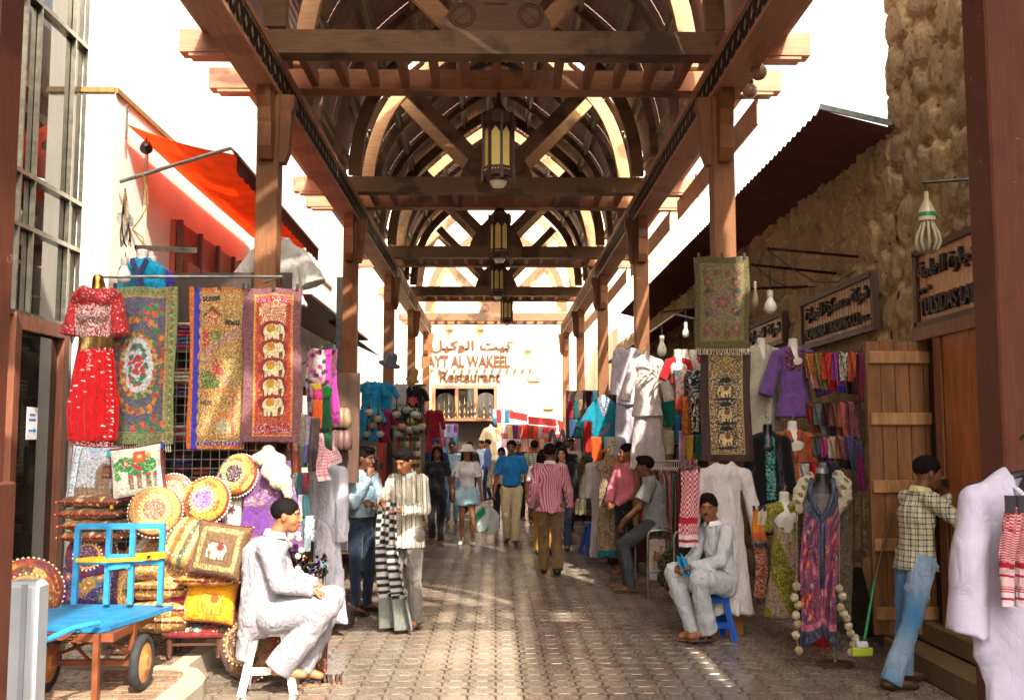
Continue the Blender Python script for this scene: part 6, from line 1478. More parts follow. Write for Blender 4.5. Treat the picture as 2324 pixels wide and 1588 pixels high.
def panel(root,name,pts,paint,mat='silk',nu=36,nv=110,amp=.018,n=7,seed=0):
    P=[np.array(q,float) for q in pts]  # tl,tr,bl,br
    def fn(U,V):
        q=(P[0]*(1-U)[...,None]+P[1]*U[...,None])*(1-V)[...,None]+(P[2]*(1-U)[...,None]+P[3]*U[...,None])*V[...,None]
        q[...,1]-=amp*np.sin(U*n+seed+V*1.5)*(.3+V); q[...,0]+=.012*np.sin(V*8+seed); q[...,2]-=.05*np.abs(np.sin(U*3.1))*V
        return q,paint(U,V,2.5,np.random.default_rng(seed)).C
    m=MB(); m.grid(fn,nu,nv,thick=.006); return m.build(name,mat,root,'all')
def lp(x,y,dy=0): q=at(x,y,p.y+dy); return (q.x-p.x,dy,q.z)
panel(ms,'shawl_side',[lp(1822,1125,-.13),lp(1866,1170,-.15),lp(1812,1462,-.10),lp(1868,1430,-.12)],p_pais,seed=1)
panel(ms,'shawl_side',[lp(1868,1170,-.15),lp(1905,1110,-.13),lp(1862,1425,-.12),lp(1898,1465,-.10)],p_pais,seed=5)
panel(ms,'shawl_back',[lp(1815,1130,.10),lp(1925,1120,.10),lp(1808,1400,.08),lp(1938,1400,.08)],lambda U,V,a,r:Cv(U,V,'#4a4434',a).speck(['#5a5444','#3a3428','#6a5a4a'],.5,r),seed=3,mat='cloth')
def lapel(pts,r_,col,name='lapel',mat='silk'):
    MB(col).tube([lp(*q) for q in pts],r_,8).build(name,mat,ms,'all')
lapel([(1842,1085,-.09),(1838,1115,-.13),(1850,1150,-.15),(1865,1175,-.15),(1866,1260,-.16),(1866,1330,-.16)],.018,'#39445c'); lapel([(1890,1085,-.09),(1893,1115,-.13),(1882,1150,-.15),(1868,1175,-.15),(1868,1260,-.16)],.018,'#39445c')
def furb(name,blobs,col='#c8bda0',col2='#7a6242'):
    P=[ell(lp(x,y,d),(r_,r_*.8,r_),.03) for x,y,d,r_ in blobs]; V_,F_=sdf(P,.009,lambda X,Y,Z:(.006*np.sin(X*170+Z*60)*np.sin(Y*150+Z*130)).astype(np.float32)); C=np.tile(hx(col),(len(V_),1)); n_=np.sin(V_[:,0]*60+V_[:,2]*25)*np.sin(V_[:,2]*55)>.45; C[n_]=hx(col2); meshof(V_,F_,C).build(name,'fur',ms,'all')
furb('fur_collar',[(1825,1095,-.05,.05),(1816,1115,-.05,.055),(1812,1135,-.06,.05),(1815,1155,-.06,.035),(1838,1080,-.02,.035)]); furb('fur_collar',[(1902,1080,-.02,.05),(1915,1100,-.05,.065),(1918,1125,-.06,.06),(1908,1145,-.06,.045),(1902,1160,-.06,.03)])
for xs in([(1808,1330),(1803,1355),(1812,1372),(1806,1395),(1809,1415),(1806,1440),(1813,1475)],[(1905,1335),(1912,1352),(1908,1378),(1915,1392),(1922,1402),(1926,1420),(1930,1436),(1942,1448),(1936,1462),(1932,1480)]):
    for i,(x,y) in enumerate(xs):
        m=MB('#cbbf9f' if i%2 else '#b59a72'); m.ball(lp(x,y,-.14),.032,14,9,jit=.12); m.build('pompom','fur',ms,'all')
    MB('#8a7a58').tube([lp(x,y,-.14) for x,y in [(xs[0][0],1160)]+xs],.004,4).build('pompom_cord','cloth',ms)
# broom & bucket
br=thing('broom','long-handled broom with a green lower shaft leaning on the wooden door','broom'); b0=gnd(1958,1470); 
MB('#5a4430').tube([at(2029,1146,7.96),at(1985,1315,7.9)],.011,8).tube([at(1985,1315,7.9),at(1962,1450,7.85)],.012,8,col='#1a7a48').build('handle','fine_wood',br,True)
q=at(1957,1478,7.84); MB('#a8b83a').box((q.x,q.y,q.z),(.16,.05,.07),taper=.6,bev=.01).box((q.x,q.y,q.z+.055),(.09,.05,.05),col='#c8ccd0',bev=.01).build('head','plastic',br,True)
q=gnd(1888,1480); MB('#a8141a').lathe([(.085,0),(.11,.22),(.118,.225),(.105,.225),(.08,.02)],20,(q.x+.02,q.y+.35,0)); bk_=MB('#a8141a').lathe([(.085,0),(.11,.22),(.118,.225),(.105,.225),(.08,.02)],20,(q.x+.02,q.y+.3,0)); single(bk_,'bucket','plastic','red plastic bucket half hidden behind the shawl mannequin','bucket',smooth=True)
# ---------- door ----------
db=thing('shop_doorway','old wooden shop doorway with plank leaves in the coral stone wall','doorway')
YL=8.02
dl=at(1965,800,YL); dr_=at(2126,800,YL); zt=at(2000,775,YL).z; zb=.24
lf=MB('#835630'); n=5; wd=(dr_.x-dl.x)/n
for i in range(n): lf.box((dl.x+wd*(i+.5),YL+.02,(zt+zb)/2),(wd-.006,.04,zt-zb),col=np.array(hx('#835630'))*(.85+.25*((i*.37)%1)))
lo_=lf.build('open_leaf','fine_wood',db)
for y in(811,950,1103,1235,1390): MB('#a4764a').box(((dl.x+dr_.x)/2,YL-.02,at(2000,y,YL).z),(dr_.x-dl.x-.03,.035,.10),bev=.006).build('ledge','fine_wood',lo_)
XD=3.50; 
j=MB('#7a4a2c')
ya=atX(2160,900,XD).y; yb2=atX(2225,900,XD).y-.3; ztp=atX(2190,750,XD).z
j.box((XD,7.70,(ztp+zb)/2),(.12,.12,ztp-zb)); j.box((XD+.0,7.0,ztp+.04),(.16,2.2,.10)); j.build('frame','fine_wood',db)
MB('#1c120c').box((XD+.02,7.88,(ztp+zb)/2),(.02,.26,ztp-zb)).build('opening_shade','fine_wood',db)  # dark sheet stands in for the shade of the doorway gap
l2=MB('#a8622f')
for i in range(5): l2.box((XD-.03,7.5-i*.22,(ztp+zb)/2),(.04,.213,ztp-zb),col=np.array(hx('#a8622f'))*(.85+.25*((i*.53)%1)))
l2.build('closed_leaf','fine_wood',db)
MB('#4a443c').box((XD-.06,7.62,1.45),(.05,.05,.06),bev=.01).tube([(XD-.09,7.62+.025*math.cos(t),1.48+.03*math.sin(t)) for t in np.linspace(0,PI,8)],.006,5).build('padlock','metal',db)
st=MB('#6f5a3c'); 
st.box((3.36,7.35,.09),(.36,1.9,.18),bev=.015); st.box((3.5,7.5,.27),(.22,1.6,.16),bev=.015); single(st,'wooden_step','fine_wood','worn brown timber steps below the shop doorway','steps')
# ---------- signs ----------
def sign(label,x0,x1,ytl,ybl,ytr,ybr,Xp,lines,board='#dcae84',frame='#4a2e1c',letc='#24160f'):
    A=atX(x0,(ytl+ybl)/2,Xp);B=atX(x1,(ytr+ybr)/2,Xp); zt_=atX(x0,ytl,Xp).z; zb_=atX(x0,ybl,Xp).z; L_=A.y-B.y
    root=thing('shop_sign',label,'sign',(0,0,0)); yc=(A.y+B.y)/2; zc=(zt_+zb_)/2; h=zt_-zb_
    MB(board).box((Xp+.02,yc,zc),(.03,L_,h)).build('board','fine_wood',root)
    f=MB(frame); f.box((Xp,yc,zt_),(.07,L_+.06,.05)); f.box((Xp,yc,zb_),(.07,L_+.06,.06)); f.box((Xp,A.y,zc),(.07,.05,h)); f.box((Xp,B.y,zc),(.07,.05,h)); f.build('frame','fine_wood',root)
    for body,u0,u1,v0,v1 in lines:   # u along reading dir (far->near), v up, fractions
        lettering(body,root,(Xp+.002,A.y-L_*u0,zb_+h*v0),(0,-1,0),L_*(u1-u0),h*(v1-v0),.035,letc,bold=.01)
    return root
sign('wooden sign reading TULSIDAS LALCHAND under Arabic lettering, above the doorway',2084,2330,576,742,466,682,3.50,[(ar('شند للتجارة العامة'),.04,.93,.56,.86),(ar('ذ.م.م'),.04,.16,.42,.52),('TULSIDAS LALCHAND',.05,.93,.12,.36)])
sign('wooden sign reading MOASKARA TRADING CO. in Arabic and English draped with string lights',1823,1986,690,790,612,762,3.50,[(ar('شركة معسكرة للتجارة'),.08,.95,.50,.86),('MOASKARA TRADING CO.',.06,.84,.14,.38),('L.L.C.',.86,.97,.17,.27)],board='#e0b48a')
sign('small pale sign with dark Arabic lettering between the rug and the purple tunic',1700,1780,745,800,712,780,3.50,[(ar('شركة للتجارة'),.06,.95,.25,.8)],board='#e0b48a')
sl=MB('#2a1e16'); r_=np.random.default_rng(4)
A=atX(1823,700,3.46);B=atX(1985,640,3.46)
for k in range(26):
    t=k/25; y=A.y+(B.y-A.y)*t; z=3.20+0*t; z1=atX(1823,690,3.46).z; sl.tube([(3.455,y,z1-.02),(3.45,y+r_.uniform(-.03,.03),z1-.22),(3.455,y+r_.uniform(-.03,.03),z1-.22-r_.uniform(.05,.3))],.0025,3)
single(sl,'string_lights','rubber','dark wires of unlit string lights hanging over the MOASKARA sign','string lights')
# rods, cables, bulbs on the right wall
def rod(label,p0,p1,r_=.014,col='#3f2c20'): single(MB(col).tube([p0,p1],r_,7),'iron_rod','metal',label,'rod',group='iron rods reaching out over the right-hand stalls',smooth=True)
rod('highest iron rod above the prayer rug',at(1741,563,9.5),at(1982,586,9.6)); rod('middle iron rod just right of the prayer rug',at(1704,600,9.9),at(1908,622,10.3)); rod('lowest iron rod ending at the MOASKARA sign',at(1700,655,10.3),at(1832,650,10.9)); rod('thin iron rod carrying bulbs left of the prayer rug',at(1500,708,12.2),at(1580,698,12.0))
rod('grey metal rod holding the spiral lamp',at(2092,414,7.2),(3.58,7.0,at(2205,403,7.0).z),.013,'#5a5a58')
cb=MB('#241c16')
for pts in([(2014,330,8.95),(2018,470,8.9),(2024,640,8.9),(2032,800,8.9)],[(2022,330,8.95),(2030,560,8.9),(2020,680,8.9),(2024,800,8.9)]): cb.tube([at(*q) for q in pts],.014 if pts[0][0]<2015 else .006,6)
single(cb,'wall_cables','rubber','black cables running down the stone wall beside the tall wall corner','cables',smooth=True)
cb=MB('#2a201a'); cb.tube([at(x,y,9.6) for x,y in((1741,566),(1800,610),(1850,640),(1900,640),(1950,610),(1978,590))],.006,5); cb.tube([at(x,y,10.0) for x,y in((1712,602),(1760,640),(1800,655),(1850,650))],.006,5); cb.tube([at(x,y,9.5) for x,y in((1748,566),(1750,600),(1745,620),(1748,652))],.005,5)
single(cb,'sagging_wire','rubber','thin brown wires sagging between the iron rods','wire',smooth=True)
bulb('large frosted bulb hanging right of the prayer rug',1748,672,9.5,.17,.06,.16); bulb('slim clear bulb beside the edge of the prayer rug',1714,652,9.8,.20,.03,.2,col='#a89878'); bulb('white bulb hanging left of the prayer rug near the white tunics',1556,742,12.0,.13,.045,.15); bulb('white bulb hanging above the white outfit on the column',1502,772,12.2,.20,.06,.12)
c=at(2103,465,7.2); sp=thing('spiral_lamp','large unlit energy-saving lamp with curved tubes and a green band','lamp',tuple(c))
MB('#b5a684').lathe([(.0,.10),(.018,.10),(.020,.04),(.03,.02),(.05,-.02),(.06,-.05),(.062,-.12),(.05,-.125)],20,col=None,cols=['#b5a684']*5+['#c8bca0','#c8bca0','#c8bca0']).build('base','ceramic',sp,True)
MB('#1f8a5a').lathe([(.0615,-.060),(.0635,-.062),(.0637,-.088),(.062,-.09)],20,cap=False).build('band','plastic',sp,True)
m=MB('#a89c80')
for k in range(10):
    a=2*PI*k/10; m.tube([(math.cos(a)*r__,math.sin(a)*r__,z) for r__,z in((.04,-.12),(.045,-.16),(.075,-.22),(.088,-.28),(.07,-.33),(.035,-.355))],.013,7)
m.build('tubes','ceramic',sp,'all')
MB('#3a3a38').tube([(0,0,.10),(.01,0,.14),(-.005,0,.17)],.005,5).build('hook','metal',sp)
# foreground shirt on hanger
fs=thing('hanging_white_robe','large white robe on a black hanger in the near right foreground','robe',tuple(at(2330,1092,3.1)))
P=[cone((0,0,-.10),(0,0,-.45),.165,.16,.04,flat=.34,n=(0,1,0)),cone((0,0,-.45),(0,0,-1.15),.16,.19,.05,flat=.32,n=(0,1,0),cut=True),cone((-.155,0,-.05),(0,0,-.005),.032,.042,.03),cone((.155,0,-.05),(0,0,-.005),.032,.042,.03),cone((-.165,0,-.06),(-.215,-.01,-.46),.05,.062,.02,cut=True),cone((.165,0,-.06),(.23,-.01,-.5),.05,.062,.02,cut=True),cone((0,-.05,-.06),(0,0,.08),.04,.07,.005,sub=True)]
V_,F_=sdf(P,.0085,adds(folds(.006,.7,9),vfolds(.012,9,4,-.3,-1.1))); meshof(V_,F_,np.tile(hx('#b3b0c8'),(len(V_),1))).build('robe_cloth','pressed_cloth',fs,'all')
MB('#b3b0c8').tube([(-.07,-.01,.0),(-.055,-.055,-.03),(-.02,-.075,-.07),(0,-.08,-.09)],.012,6).build('collar','cloth',fs,True)
MB('#111113').tube([(-.16,0,-.04),(-.05,-.02,.02),(0,-.02,.03),(.16,0,-.04)],.012,6).tube([(0,-.02,.03),(-.03,-.03,-.02),(-.02,-.05,-.08)],.014,6).tube([(0,-.01,.03),(.0,-.01,.09),(.02,-.01,.12),(.0,-.01,.15),(-.02,-.01,.13)],.006,6).build('hanger','plastic',fs,True)
for z in(-.16,-.26,-.36): MB('#5a5660').ball((-.005,-.085,z),.006,8,5).build('button','plastic',fs)
def p_kf2(U,V,a,r):
    c=Cv(U,V,'#c9a3a8',a); z=((np.abs(((U*10)%1)-.5)*.5+V*40)%1); c.m(z<.5,'#a01a34'); c.m(V<.22,'#c9a0a6'); k=(np.floor(U*16)+np.floor(V*60))%2; c.m((V<.25)&(k==0),'#98182e')
    c.m((V>.56)&(V<.62),'#98182e'); c.m((V>.62)&(V<.80),'#c8a8ae'); c.m((V>.68)&(V<.71),'#98182e'); c.m(V>.86,'#c9b8c0'); c.m((V>.91)&(V<.935),'#98182e'); return c
hang('red_checked_headscarf','red and white checked headscarf draped down the front of the foreground robe','headscarf',2284,1150,2345,1375,2.96,p_kf2,(60,160),'cloth',.012,2,skew=-.03)
O_=['first','second','third','fourth','fifth','sixth','seventh','eighth','ninth','tenth','eleventh','twelfth','thirteenth','fourteenth','fifteenth','sixteenth']
# ---------- red awning on the left ----------
ra=thing('red_awning','bright orange-red cloth awning stretched on poles over the left-hand shops','awning')
A=atX(287,282,XW+.05); B=at(538,352,A.y+.15); C_=atX(722,566,B.x); D_=(XW+.05,C_.y+.3,A.z-.1)
def fn(U,V):
    a,b,c,d=[np.array(q,float) for q in(A,B,C_,D_)]
    q=(a*(1-U)[...,None]+d*U[...,None])*(1-V)[...,None]+(b*(1-U)[...,None]+c*U[...,None])*V[...,None]
    q[...,2]-=.10*np.sin(V*PI)*(.4+np.sin(U*PI))+.015*np.sin(V*22+U*5)*U; return q
MB('#f68048').grid(fn,50,24,thick=.003).build('canvas','awning_cloth',ra,'all')
def fn(U,V):
    b,c=np.array(B,float),np.array(C_,float); q=b*(1-U)[...,None]+c*U[...,None]; q[...,2]-=.16*V+.03*np.abs(np.sin(U*60))*V; return q
MB('#8a2a18').grid(fn,160,4,thick=.003).build('valance','thin_cloth',ra)
m=MB('#8f8f8a'); pw=atX(272,412,XW+.04); m.tube([tuple(pw),(B.x,pw.y,B.z-.0),(B.x,B.y,B.z)],.02,8); m.tube([(B.x,B.y,B.z),(C_.x,C_.y,C_.z)],.018,8); m.tube([(XW+.04,C_.y-.4,pw.z),tuple(C_)],.02,8); m.tube([(A.x,A.y,A.z-.15),(A.x,A.y,A.z+.2)],.012,6); m.build('pole','metal',ra,True)
# timber facade and carved sign below the awning
fb=thing('timber_shopfront','red-brown timber shopfront panel with carved Arabic lettering under the red awning','shopfront')
y0,y1=atX(384,600,XW).y,atX(548,600,XW).y; zt_=4.25
MB('#a04432').box((XW+.03,(y0+y1)/2,(zt_+2.2)/2),(.06,y1-y0,zt_-2.2)).build('panel','fine_wood',fb) if False else MB('#a04432').box((XW+.03,(y0+y1)/2,(zt_+2.3)/2),(.06,y1-y0,zt_-2.3)).build('panel','fine_wood',fb)
sg=MB('#b5604a').box((XW+.09,(y0+y1)/2,3.35),(.05,(y1-y0)*.8,.95)).build('board','fine_wood',fb)
L_=(y1-y0)*.72; lettering(ar('شركة التجارة'),fb,(XW+.115,(y0+y1)/2-L_/2,3.35),(0,1,0),L_,.34,.03,'#3a1a12'); lettering(ar('للتجارة العامة'),fb,(XW+.115,(y0+y1)/2-L_/2,2.98),(0,1,0),L_,.26,.03,'#3a1a12')
for k in range(5): MB('#5a2a1c').box((XW+.1,y0+.05+(y1-y0-.1)*k/4,3.3),(.05,.06,1.9)).build('upright','fine_wood',fb)
ab=thing('brown_canopy','brown timber lean-to with a scalloped edge further along the left wall','canopy')
q0=atX(600,520,XW+.1); 
MB('#7a4a38').add([tuple(q0),(XW+.1,22,q0.z-.2),(-2.75,22,q0.z-.5),(-2.75,q0.y+1,q0.z-.35)],[(0,1,2,3)]).build('sheet','fine_wood',ab) if False else None
cn_=at(716,585,16.5); MB('#6f3f30').prism([(14.5,3.9),(21,3.9),(21,3.86),(14.5,3.86)],.9,plane='yz',off=-3.15).build('sheet','fine_wood',ab)
# bay bracket box, drainpipe, dark panel
bx=thing('timber_bay_box','small ochre timber box bay projecting from the white wall','bay box'); c=at(715,700,14.6)
MB('#b58a4a').box((-3.45,c.y,c.z),(.4,.9,.55),bev=.01).build('box','fine_wood',bx); MB('#8a6430').prism([(-3.65,c.z-.28),(-3.3,c.z-.28),(-3.65,c.z-.6)],.12,plane='xz',off=c.y-.3).prism([(-3.65,c.z-.28),(-3.3,c.z-.28),(-3.65,c.z-.6)],.12,plane='xz',off=c.y+.3).build('bracket','fine_wood',bx)
c=at(786,700,15.5); single(MB('#b09a68').tube([(c.x,15.5,0),(c.x,15.5,4.6)],.045,10).tube([(c.x,15.5,2.6),(c.x,15.5,2.7)],.055,10),'drainpipe','plastic','ochre drainpipe standing left of the second left column','drainpipe',smooth=True)
c=at(776,800,16.2); single(MB('#5c615f').box((c.x,16.2,2.2),(.14,.4,4.4)),'steel_post','paint','grey steel post behind the ochre drainpipe','post')
bc=thing('electric_box','pale junction box on the left wall with a thin conduit above','electric box'); c=atX(326,690,XW+.05)
MB('#c8b8a0').box((XW+.05,c.y,c.z),(.08,.18,.26),bev=.01).build('box','plastic',bc); MB('#b5a690').tube([(XW+.03,c.y,c.z+.1),(XW+.03,c.y,c.z+1.7)],.02,6).build('conduit','plastic',bc,True)
sk=thing('loudspeaker','small dark round loudspeaker hung under the red awning','loudspeaker'); c=at(332,340,A.y+.3); MB('#2a1a1c').lathe([(.0,.0),(.05,.0),(.065,.04),(.05,.12),(.02,.15)],16,tuple(c),axis=(.3,-.9,.1)).build('shell','plastic',sk,True); MB('#2a1a1c').tube([tuple(c),(c.x,c.y,c.z+.15)],.008,5).build('bracket','metal',sk)
# left busts and bulbs
tb=thing('turquoise_blouse','turquoise top with a patterned scarf on a white bust above the rail','top',tuple(at(323,592,8.5)))
P=[cone((0,0,-.06),(0,0,-.5),.11,.14,.03,flat=.6,n=(0,1,0)),cone((-.12,0,-.07),(.12,0,-.07),.05,None,.04),cone((-.15,0,-.08),(-.17,0,-.4),.05,.045,.02),cone((.15,0,-.08),(.17,0,-.4),.05,.045,.02)]
V_,F_=sdf(P,.013,folds(.005,1,2)); meshof(V_,F_,np.tile(hx('#1795c0'),(len(V_),1))).build('garment','cloth',tb,'all'); MB('#e6dfd6').lathe([(.05,-.04),(.048,.04),(.055,.08),(.03,.10)],14).build('neck_form','plastic',tb,True)
MB('#3a3a6a').tube([(-.06,-.07,.0),(0,-.12,-.12),(.03,-.12,-.3)],.022,6).tube([(.06,-.07,.0),(0.02,-.12,-.12),(.06,-.12,-.32)],.022,6).build('scarf','cloth',tb,True)
tb=thing('violet_blouse','violet top on a bust just behind the turquoise one','top',tuple(at(343,606,8.8)))
V_,F_=sdf(P,.013,folds(.005,1,3)); meshof(V_,F_,np.tile(hx('#3f37a8'),(len(V_),1))).build('garment','cloth',tb,'all'); MB('#e6dfd6').lathe([(.05,-.04),(.048,.04),(.055,.08),(.03,.10)],14).build('neck_form','plastic',tb,True)
bulb('white ribbed bulb hanging above the left end of the rail',283,600,8.3,.17,.06,.05,col='#e8e2d6')
cb=MB('#c8c4b8'); r_=np.random.default_rng(3)
for k in range(9):
    a=r_.uniform(0,6,3); pts=[at(284+14*math.sin(a[0]+t*3)*t,430+130*t+6*math.sin(a[1]+t*9),8.6+.2*math.sin(a[2]+t*4)) for t in np.linspace(0,1,12)]; cb.tube(pts,.006 if k%3 else .009,5,col=['#d8d4c8','#3a3028','#c8a83a'][k%3])
for k in range(7): cb.tube([at(284+18*math.cos(t+k),498+14*math.sin(t*1.3+k),8.55) for t in np.linspace(0,6,16)],.007,5,col='#dcd8cc')
single(cb,'cable_tangle','rubber','tangle of white black and yellow cables hanging at the corner of the cream pier','cables')
yc=MB('#c8992a'); yc.tube([at(x,y,9.0) for x,y in((320,385),(335,430),(336,465),(318,498),(300,520),(318,545),(332,560))],.007,6).tube([at(x,y,9.0) for x,y in((300,520),(325,540),(330,575))],.006,6); single(yc,'yellow_cable','rubber','loops of yellow cable dangling below the awning pole','cable',smooth=True)
pr=MB('#b5b2a6'); a=at(308,562,8.7); b=at(445,568,9.4); pr.beam(tuple(a),tuple(b),.02,.05); 
for k in range(22): pr.box(np.array(a)*(1-k/22)+np.array(b)*(k/22)+np.array((0,-.012,0)),(.012,.006,.016),col='#3a3630')
single(pr,'slotted_rail','metal','perforated metal rail above the hanging rugs','rail')
garment('white_shirt','white shirt spread on a hanger behind the nearest left column','shirt',632,560,10.2,.62,'#c2beb8',sleeve=.34,sw=.24,body=.23,sang=.10,flare=.07,bustc=None,seed=11,q=1.2,wide=.09)
# ---------- purple shawl mannequin with fur ----------
pm=thing('fur_shawl_mannequin','white torso mannequin in a purple paisley shawl with a cream fur collar','mannequin',tuple(at(609,1022,7.95)))
bust(pm,0,.13,'#e6e2da',h=.03,low=.35)
def p_pur(U,V,a,r):
    c=Cv(U,V,'#6f4a74',a); c.speck(['#5f3a68','#7f5278','#54386c'],.4,r); g=((V+U*.4)%.5<.16); c.speck(['#b58a9a','#a87a5a','#6a5a98'],.6,r,g); c.m((V>.55)&(U<.5)&(V<.85),'#6a3a86'); return c
def pn(root,name,c0,pts,paint,mat='cloth',amp=.02,seed=0,nu=30,nv=70):
    P=[np.array(at(x,y,Y))-np.array(c0) for x,y,Y in pts]
    def fn(U,V):
        q=(P[0]*(1-U)[...,None]+P[1]*U[...,None])*(1-V)[...,None]+(P[2]*(1-U)[...,None]+P[3]*U[...,None])*V[...,None]
        q[...,1]-=amp*np.sin(U*8+seed+V*2)*(.3+V)+.05*np.sin(U*PI); q[...,0]+=.012*np.sin(V*8+seed); return q,paint(U,V,2.,np.random.default_rng(seed)).C
    m=MB(); m.grid(fn,nu,nv,thick=.006); return m.build(name,mat,root,'all')
pn(pm,'shawl',pm.location,[(578,1045,7.85),(655,1045,7.85),(531,1232,7.8),(690,1255,7.75)],p_pur,seed=2)
pn(pm,'shawl_back',pm.location,[(600,1050,8.1),(665,1060,8.1),(600,1260,8.1),(700,1310,8.0)],p_pur,seed=4)
c0=np.array(pm.location)
P=[ell(np.array(at(x,y,Y))-c0,(r,r*.8,r),.04) for x,y,Y,r in((596,1040,7.8,.06),(612,1068,7.72,.065),(630,1090,7.70,.065),(648,1095,7.7,.05),(630,1050,7.8,.06),(645,1070,7.75,.05),(652,1115,7.7,.03),(655,1125,7.7,.028))]
V_,F_=sdf(P,.01,lambda X,Y,Z:(.007*np.sin(X*170+Z*60)*np.sin(Y*150+Z*130)).astype(np.float32)); C=np.tile(hx('#d8cfae'),(len(V_),1)); meshof(V_,F_,C).build('fur_collar','fur',pm,'all')
for x,y in((654,1140),(656,1150),(660,1218),(652,1224),(656,1236),(676,1212),(678,1222),(684,1248),(676,1262),(676,1290),(682,1300),(688,1312)): MB('#e0d8bc').ball(np.array(at(x,y,7.65))-c0,.024,12,8,jit=.1).build('pompom','fur',pm,'all')
# ---------- scarf rack beside it ----------
GS='rolled scarves on the left rack'
for i,(x0,x1,yt,yb,Y,a,b,pt) in enumerate(((655,672,938,1078,8.55,'#a8584a','#8a6a5a',['#c87a5a','#b58a78','#a83a2a']),(668,684,934,1080,8.5,'#b5a08a','#a85a40',['#c23a28','#b59a80']),(682,697,938,1060,8.45,'#8a8078','#6a6a6a',['#a89a90']),(694,708,944,1050,8.4,'#8a7a98','#5a5a8a',['#a898b0']),(705,722,946,1068,8.35,'#4a3c38','#3a302c',['#5a4a48']),
   (655,668,1072,1132,8.5,'#cfc9b0','#8a9a80',['#b5b89a']),(666,680,1070,1132,8.45,'#a8b0a0','#5a7a6a',['#8a9488']),(678,690,1070,1128,8.4,'#2f5a66','#3a6a78',None),(688,697,1070,1124,8.35,'#8a2a3c','#6a1a2c',None),
   (655,670,1126,1206,8.4,'#d8d2c4','#5a5a60',None),(668,680,1122,1206,8.35,'#2f3f80','#8a2a4a',None),(679,692,1120,1204,8.3,'#cfd0d8','#6a4a7a',None),(690,702,1120,1200,8.25,'#2a5a5f','#24484c',None),
   (672,684,1180,1232,8.2,'#9a9ab0','#c8c4d0',None),(682,694,1176,1230,8.15,'#2f7a6a','#2a6a5a',None),(692,708,1168,1250,8.1,'#a8c0c8','#7a8a90',['#4a5a60','#d0dce0']))):
    row=['top','second','third','lowest'][0 if i<5 else 1 if i<9 else 2 if i<13 else 3]; k=i-(0 if i<5 else 5 if i<9 else 9 if i<13 else 13)
    scarf('%s scarf from the left in the %s row of the rack beside the purple shawl'%(O_[k],row),x0,x1,yt,yb,Y,a,b,.6,pt,GS)
# floral scarf on hanger, knotted scarves, keffiyeh, white robe
def p_fl(U,V,a,r):
    c=Cv(U,V,'#b59a98',a); c.speck(['#a88a8a','#c8aea8'],.4,r); c.m(U>.62,'#a8308a'); c.m((U>.8)&(V<.3),'#6a3040')
    for k in range(40): c.flower(r.random(),r.random(),.09,['#6a2040','#8a2a5a','#b53a98','#4a2a4a'][k%4],6,k)
    return c
fs_=hang('floral_scarf','pink and magenta floral scarf hanging from a white hanger beside the mauve tapestry','scarf',694,792,762,962,9.0,p_fl,(50,110),'cloth',.03,8,skew=.03)
kn=thing('knotted_scarves','knotted orange, pink, blue and green scarves on a white hook','scarves',tuple(at(722,895,8.7)))
m=MB('#e0602a'); m.ball((0,0,0),(.05,.05,.07),12,9,jit=.1,col='#d8408a'); m.ball((-.01,-.01,.06),(.045,.04,.04),12,8,jit=.12,col='#d0b030'); m.lathe([(.035,-.02),(.05,-.15),(.045,-.30),(.06,-.36)],10,col='#e0602a'); m.lathe([(.03,-.25),(.04,-.45),(.03,-.55)],9,(-.01,0,0),col='#2a90a8'); m.build('bright_scarf','cloth',kn,'all')
m=MB('#187a3a'); m.ball((.075,0,.02),(.05,.04,.06),12,9,jit=.1); m.lathe([(.03,.0),(.05,-.2),(.06,-.55)],10,(.07,.02,0),col='#155030'); m.build('green_scarf','cloth',kn,'all')
MB('#e8e6e0').tube([(-.12,0,.16),(0,0,.08),(.09,-.02,-.02)],.006,5).build('hook','metal',kn)
def p_pk(U,V,a,r):
    c=Cv(U,V,'#d8b0b8',a); c.m(((np.floor(U*22)+0*V)%2==0)&((np.floor(V*26))%2==0),'#c03a5a'); c.m(V>.92,'#e0c8cc'); return c
kf=thing('pink_headscarf','pink checked headscarf with a black cord draped above the hanging white robe','headscarf',(0,0,0))
pn(kf,'cloth_panel',(0,0,0),[(712,985,8.6),(758,978,8.9),(728,1070,8.5),(772,1048,8.8)],p_pk,amp=.03,seed=1); pn(kf,'trailing_end',(0,0,0),[(708,995,8.55),(732,1000,8.6),(722,1092,8.45),(752,1088,8.5)],p_pk,amp=.03,seed=5)
m=MB('#141214'); 
for k in range(2): m.tube([at(728+24*math.cos(t),982-k*4+5*math.sin(t),8.75+.1*math.sin(t)) for t in np.linspace(0,2*PI,22)],.010,6)
m.build('head_cord','cloth',kf,True)
longrobe('hanging_robe','long white robe hanging beside the man in the pale blue shirt',745,1058,9.25,1.40,'#b9b8c6',sw=.14,sleeve=.62,hem=.20,sang=.02,rz=R(-18),seed=6,body=.12)
longrobe('beige_robe','beige brown robe half hidden behind the long white robe',728,1075,9.7,1.3,'#7a6450',sw=.12,sleeve=.5,hem=.20,sang=.03,seed=8,body=.12)
bt=thing('mannequin_base','dark square base and pale foot under the long white robe','stand base',(0,0,0)); c=gnd(772,1424)
MB('#2a1e18').box((c.x,c.y+.1,.085),(.22,.25,.17),bev=.01).build('block','fine_wood',bt); MB('#a8987a').lathe([(.17,0),(.17,.015),(.15,.02)],20,(c.x-.12,c.y-.02,0)).build('plate','metal',bt,True)
wb=thing('chrome_basket','chrome wire basket stand of sequinned belts behind the seated man','basket',(0,0,0)); c=at(690,1290,7.9)
m=MB('#a8a8a4'); 
for dx in(-.16,.16): m.tube([(c.x+dx,7.9,.15),(c.x+dx,7.9,.72),(c.x+dx*.8,7.9,.78),(c.x,7.9,.79)],.013,7)
